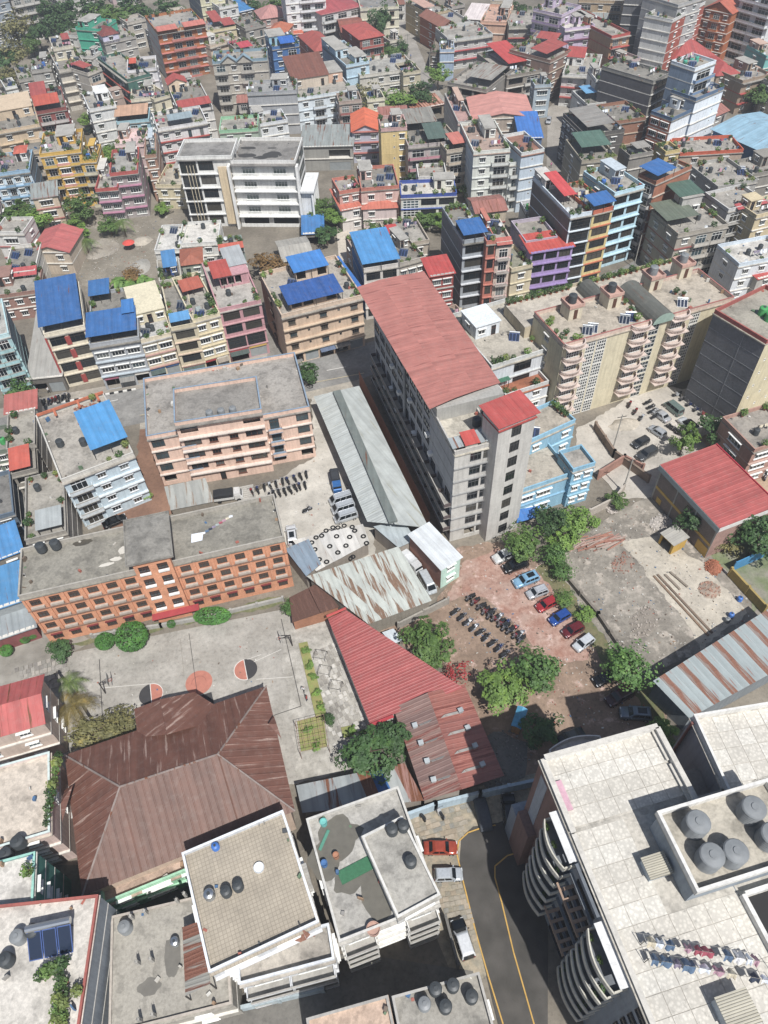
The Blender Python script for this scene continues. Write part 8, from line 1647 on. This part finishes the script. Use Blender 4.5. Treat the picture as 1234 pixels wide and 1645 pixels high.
# ---------------------------------------------------------------- small houses squeezed into the gaps of the old quarter
def _free(p, r):
    for Mi_, W, D, l_ in FOOT:
        q = Mi_ @ Vector((p.x, p.y, 0))
        if -r < q.x < W + r and -r < q.y < D + r: return False
    return all((p.x - a) ** 2 + (p.y - b_) ** 2 > (r * .6 + c * .4) ** 2 for a, b_, c in TREES)
def _inpoly(x, y, pts):
    ins = False
    for (x0, y0), (x1, y1) in zip(pts, pts[1:] + pts[:1]):
        if (y0 > y) != (y1 > y) and x < (x1 - x0) * (y - y0) / (y1 - y0) + x0: ins = not ins
    return ins
_keep = [pp(a) for a in ('630 -60 672 -60 672 60 690 98 716 140 745 172 805 212 790 232 700 175 655 118 636 60', '868 170 905 140 945 135 918 190 912 240 918 300 945 360 890 360 870 270', '120 335 285 330 310 400 240 465 120 465', '415 425 470 430 475 585 420 585', '470 235 570 235 575 420 480 380', '-200 585 60 600 215 570 600 500 760 470 1060 370 1240 320 1240 800 -200 800', '990 370 1090 330 1100 430 1000 440', '120 190 175 185 180 235 125 235', '230 310 560 310 570 440 230 440', '640 340 745 340 745 400 640 400')]
_ri = random.Random(21); _n = 0; _cols = ('#b5ada0', '#c9c0ae', '#a8a098', '#c4b59c', '#b09a8c', '#d0cdc6', '#a3b3bd', '#b8a0a0', '#9c8f80', '#c9b59a'); _cn = ('grey', 'cream', 'grey', 'tan', 'brown', 'white', 'blue-grey', 'pinkish', 'brown', 'sandy')
for _ in range(5000):
    if _n >= 58: break
    x, y = _ri.uniform(-30, 1260), 560 * _ri.random() ** 1.2 - 20
    if any(_inpoly(x, y, k) for k in _keep): continue
    p = P(x, y, 0); r_ = _ri.uniform(2.6, 4.4)
    if p.y < 165 or not _free(p, r_ * 1.05): continue
    near_ = min(FOOT, key=lambda f: (f[0] @ Vector((p.x, p.y, 0)) - Vector((f[1] / 2, f[2] / 2, 0))).length)
    ang = math.atan2(near_[0].inverted()[1][0], near_[0].inverted()[0][0]) + _ri.uniform(-.05, .05); st = _ri.choice((2, 2, 3, 3)); ci = _ri.randrange(10); lab0 = f'small {_cn[ci]} house squeezed beside {near_[3]}'; lab = lab0; k = 0
    while lab in LABELS: lab = lab0.replace('small', ('another small', 'third small', 'fourth small', 'fifth small')[k]); k += 1
    if 'squeezed' in near_[3] or near_[3] == 'tmp' or len(lab.split()) > 15: continue
    hh = st * 3 + .8; u = Vector((math.cos(ang), math.sin(ang), 0)); v = Vector((-u.y, u.x, 0)); a = [p - u * r_ - v * r_, p + u * r_ - v * r_, p - u * r_ + v * r_]
    def _px(w_):
        q = w_ - Vector((0, 0, CAMH)); c = [q.x * _RT[i] + q.y * _FW[i] + q.z * _UP[i] for i in range(3)]; return CX + FPX * c[0] / c[2], CY + FPX * c[1] / c[2]
    pit = _ri.choice((None, None, None, 'gw', 'shed', 'hip')); zt = st * 3 if pit else hh; qs = ' '.join(f'{c:.2f}' for w_ in a for c in _px(Vector((w_.x, w_.y, zt))))
    house(lab, qs, st, _cols[ci], _ri.choice(('ww', 'bw', 'W', 'wd', 'bb')), 'w', pit=pit, rc=_ri.choice((RED, '#8f9591', '#8d5a48', '#a3675a', '#7d8f98')), rust=.12, rh=1.1, near=False, tank=[], sol=[], cl=[], dish=[], band=_ri.choice(('#c9c4b8', '#b5a99a', '#a8605a', None))); _n += 1
print('infill', _n)
# ---------------------------------------------------------------- the many small pots on the far terraces
_b = MB(); _fm = [leaf_cluster(60, .5, .5, .45, .32, 90 + i, .5, .5) for i in range(5)]
for p, v, s in FARP:
    _b.cyl(p.x, p.y, p.z, p.z + .36, .2, .27, 8, 0); f = _fm[v]; c, n = math.cos(v + s * 9), math.sin(v + s * 9)
    _b.add([(p.x + (x * c - y * n) * s, p.y + (x * n + y * c) * s, p.z + .3 + z * s) for x, y, z in f.v], f.f, 1 + v)
tag(_b.build('rooftop_plants', [TERRA] + LEAFC), 'small potted plants along the far roof terraces', 'plants', None, 'stuff')

# odds and ends lying about on the roof terraces
_jm = [mat(c, 'paint') for c in ('#8d8a84', '#b8b2a6', '#6f5f50', '#3f6a94', '#a85a48', '#4a4d50', '#c9c6bd', '#5f7a5a', '#9a7a5a')]; _b = MB()
for M_, sx, sy, sz, c in JUNK: _b.obox(M_, sx, sy, sz, c)
tag(_b.build('rooftop_clutter', _jm), 'odds and ends lying about on roof terraces', 'clutter', None, 'stuff')
_b = MB(); _rl = random.Random(8)
for pts, n in ((pp('735 880 800 870 905 925 1000 1075 1060 1130 1000 1180 850 1160 700 1060'), 500), (pp('905 890 1000 815 1050 790 1230 985 1050 1085 1000 1070'), 700), (pp('125 345 270 340 300 400 235 460 130 460'), 350), (pp('395 800 505 735 545 640 600 800 560 860 440 850'), 120), (pp('98 1052 440 985 480 1100 300 1110 110 1130'), 60)):
    xs, ys = [p[0] for p in pts], [p[1] for p in pts]
    for _ in range(n):
        x, y = _rl.uniform(min(xs), max(xs)), _rl.uniform(min(ys), max(ys)); ins = False
        for (x0, y0), (x1, y1) in zip(pts, pts[1:] + pts[:1]):
            if (y0 > y) != (y1 > y) and x < (x1 - x0) * (y - y0) / (y1 - y0) + x0: ins = not ins
        if ins: p = P(x, y, 0); _b.obox(TR(p.x, p.y, .09, _rl.random() * 3), _rl.uniform(.06, .35), _rl.uniform(.05, .2), _rl.uniform(.03, .12), _rl.choice((0, 1, 1, 2, 4, 6, 6, 8, 3)))
tag(_b.build('yard_litter', _jm), 'stones and litter scattered over the yards', 'litter', None, 'stuff')

# the air over the town
_hz, _nt_, _bb = _nt('haze'); _nt_.nodes.remove(_bb); _pv = _nt_.nodes.new('ShaderNodeVolumePrincipled'); _pv.inputs['Density'].default_value = .00045; _pv.inputs['Color'].default_value = (.9, .94, 1, 1); _pv.inputs['Anisotropy'].default_value = .2
_nt_.links.new(_pv.outputs[0], _nt_.nodes['Material Output'].inputs['Volume'])
_o = MB().box(-950, 950, -350, 2250, -1.2, 103).build('haze', _hz); _o['kind'] = 'stuff'; _o['label'] = 'thin pale haze over the town'
_dup = {k: v for k, v in LABELS.items() if len(v) > 1}
if _dup: print('DUPLICATE LABELS', _dup)
print('objects', len(bpy.data.objects), 'tris', sum(len(o.data.polygons) for o in bpy.data.objects if o.type == 'MESH') * 2)
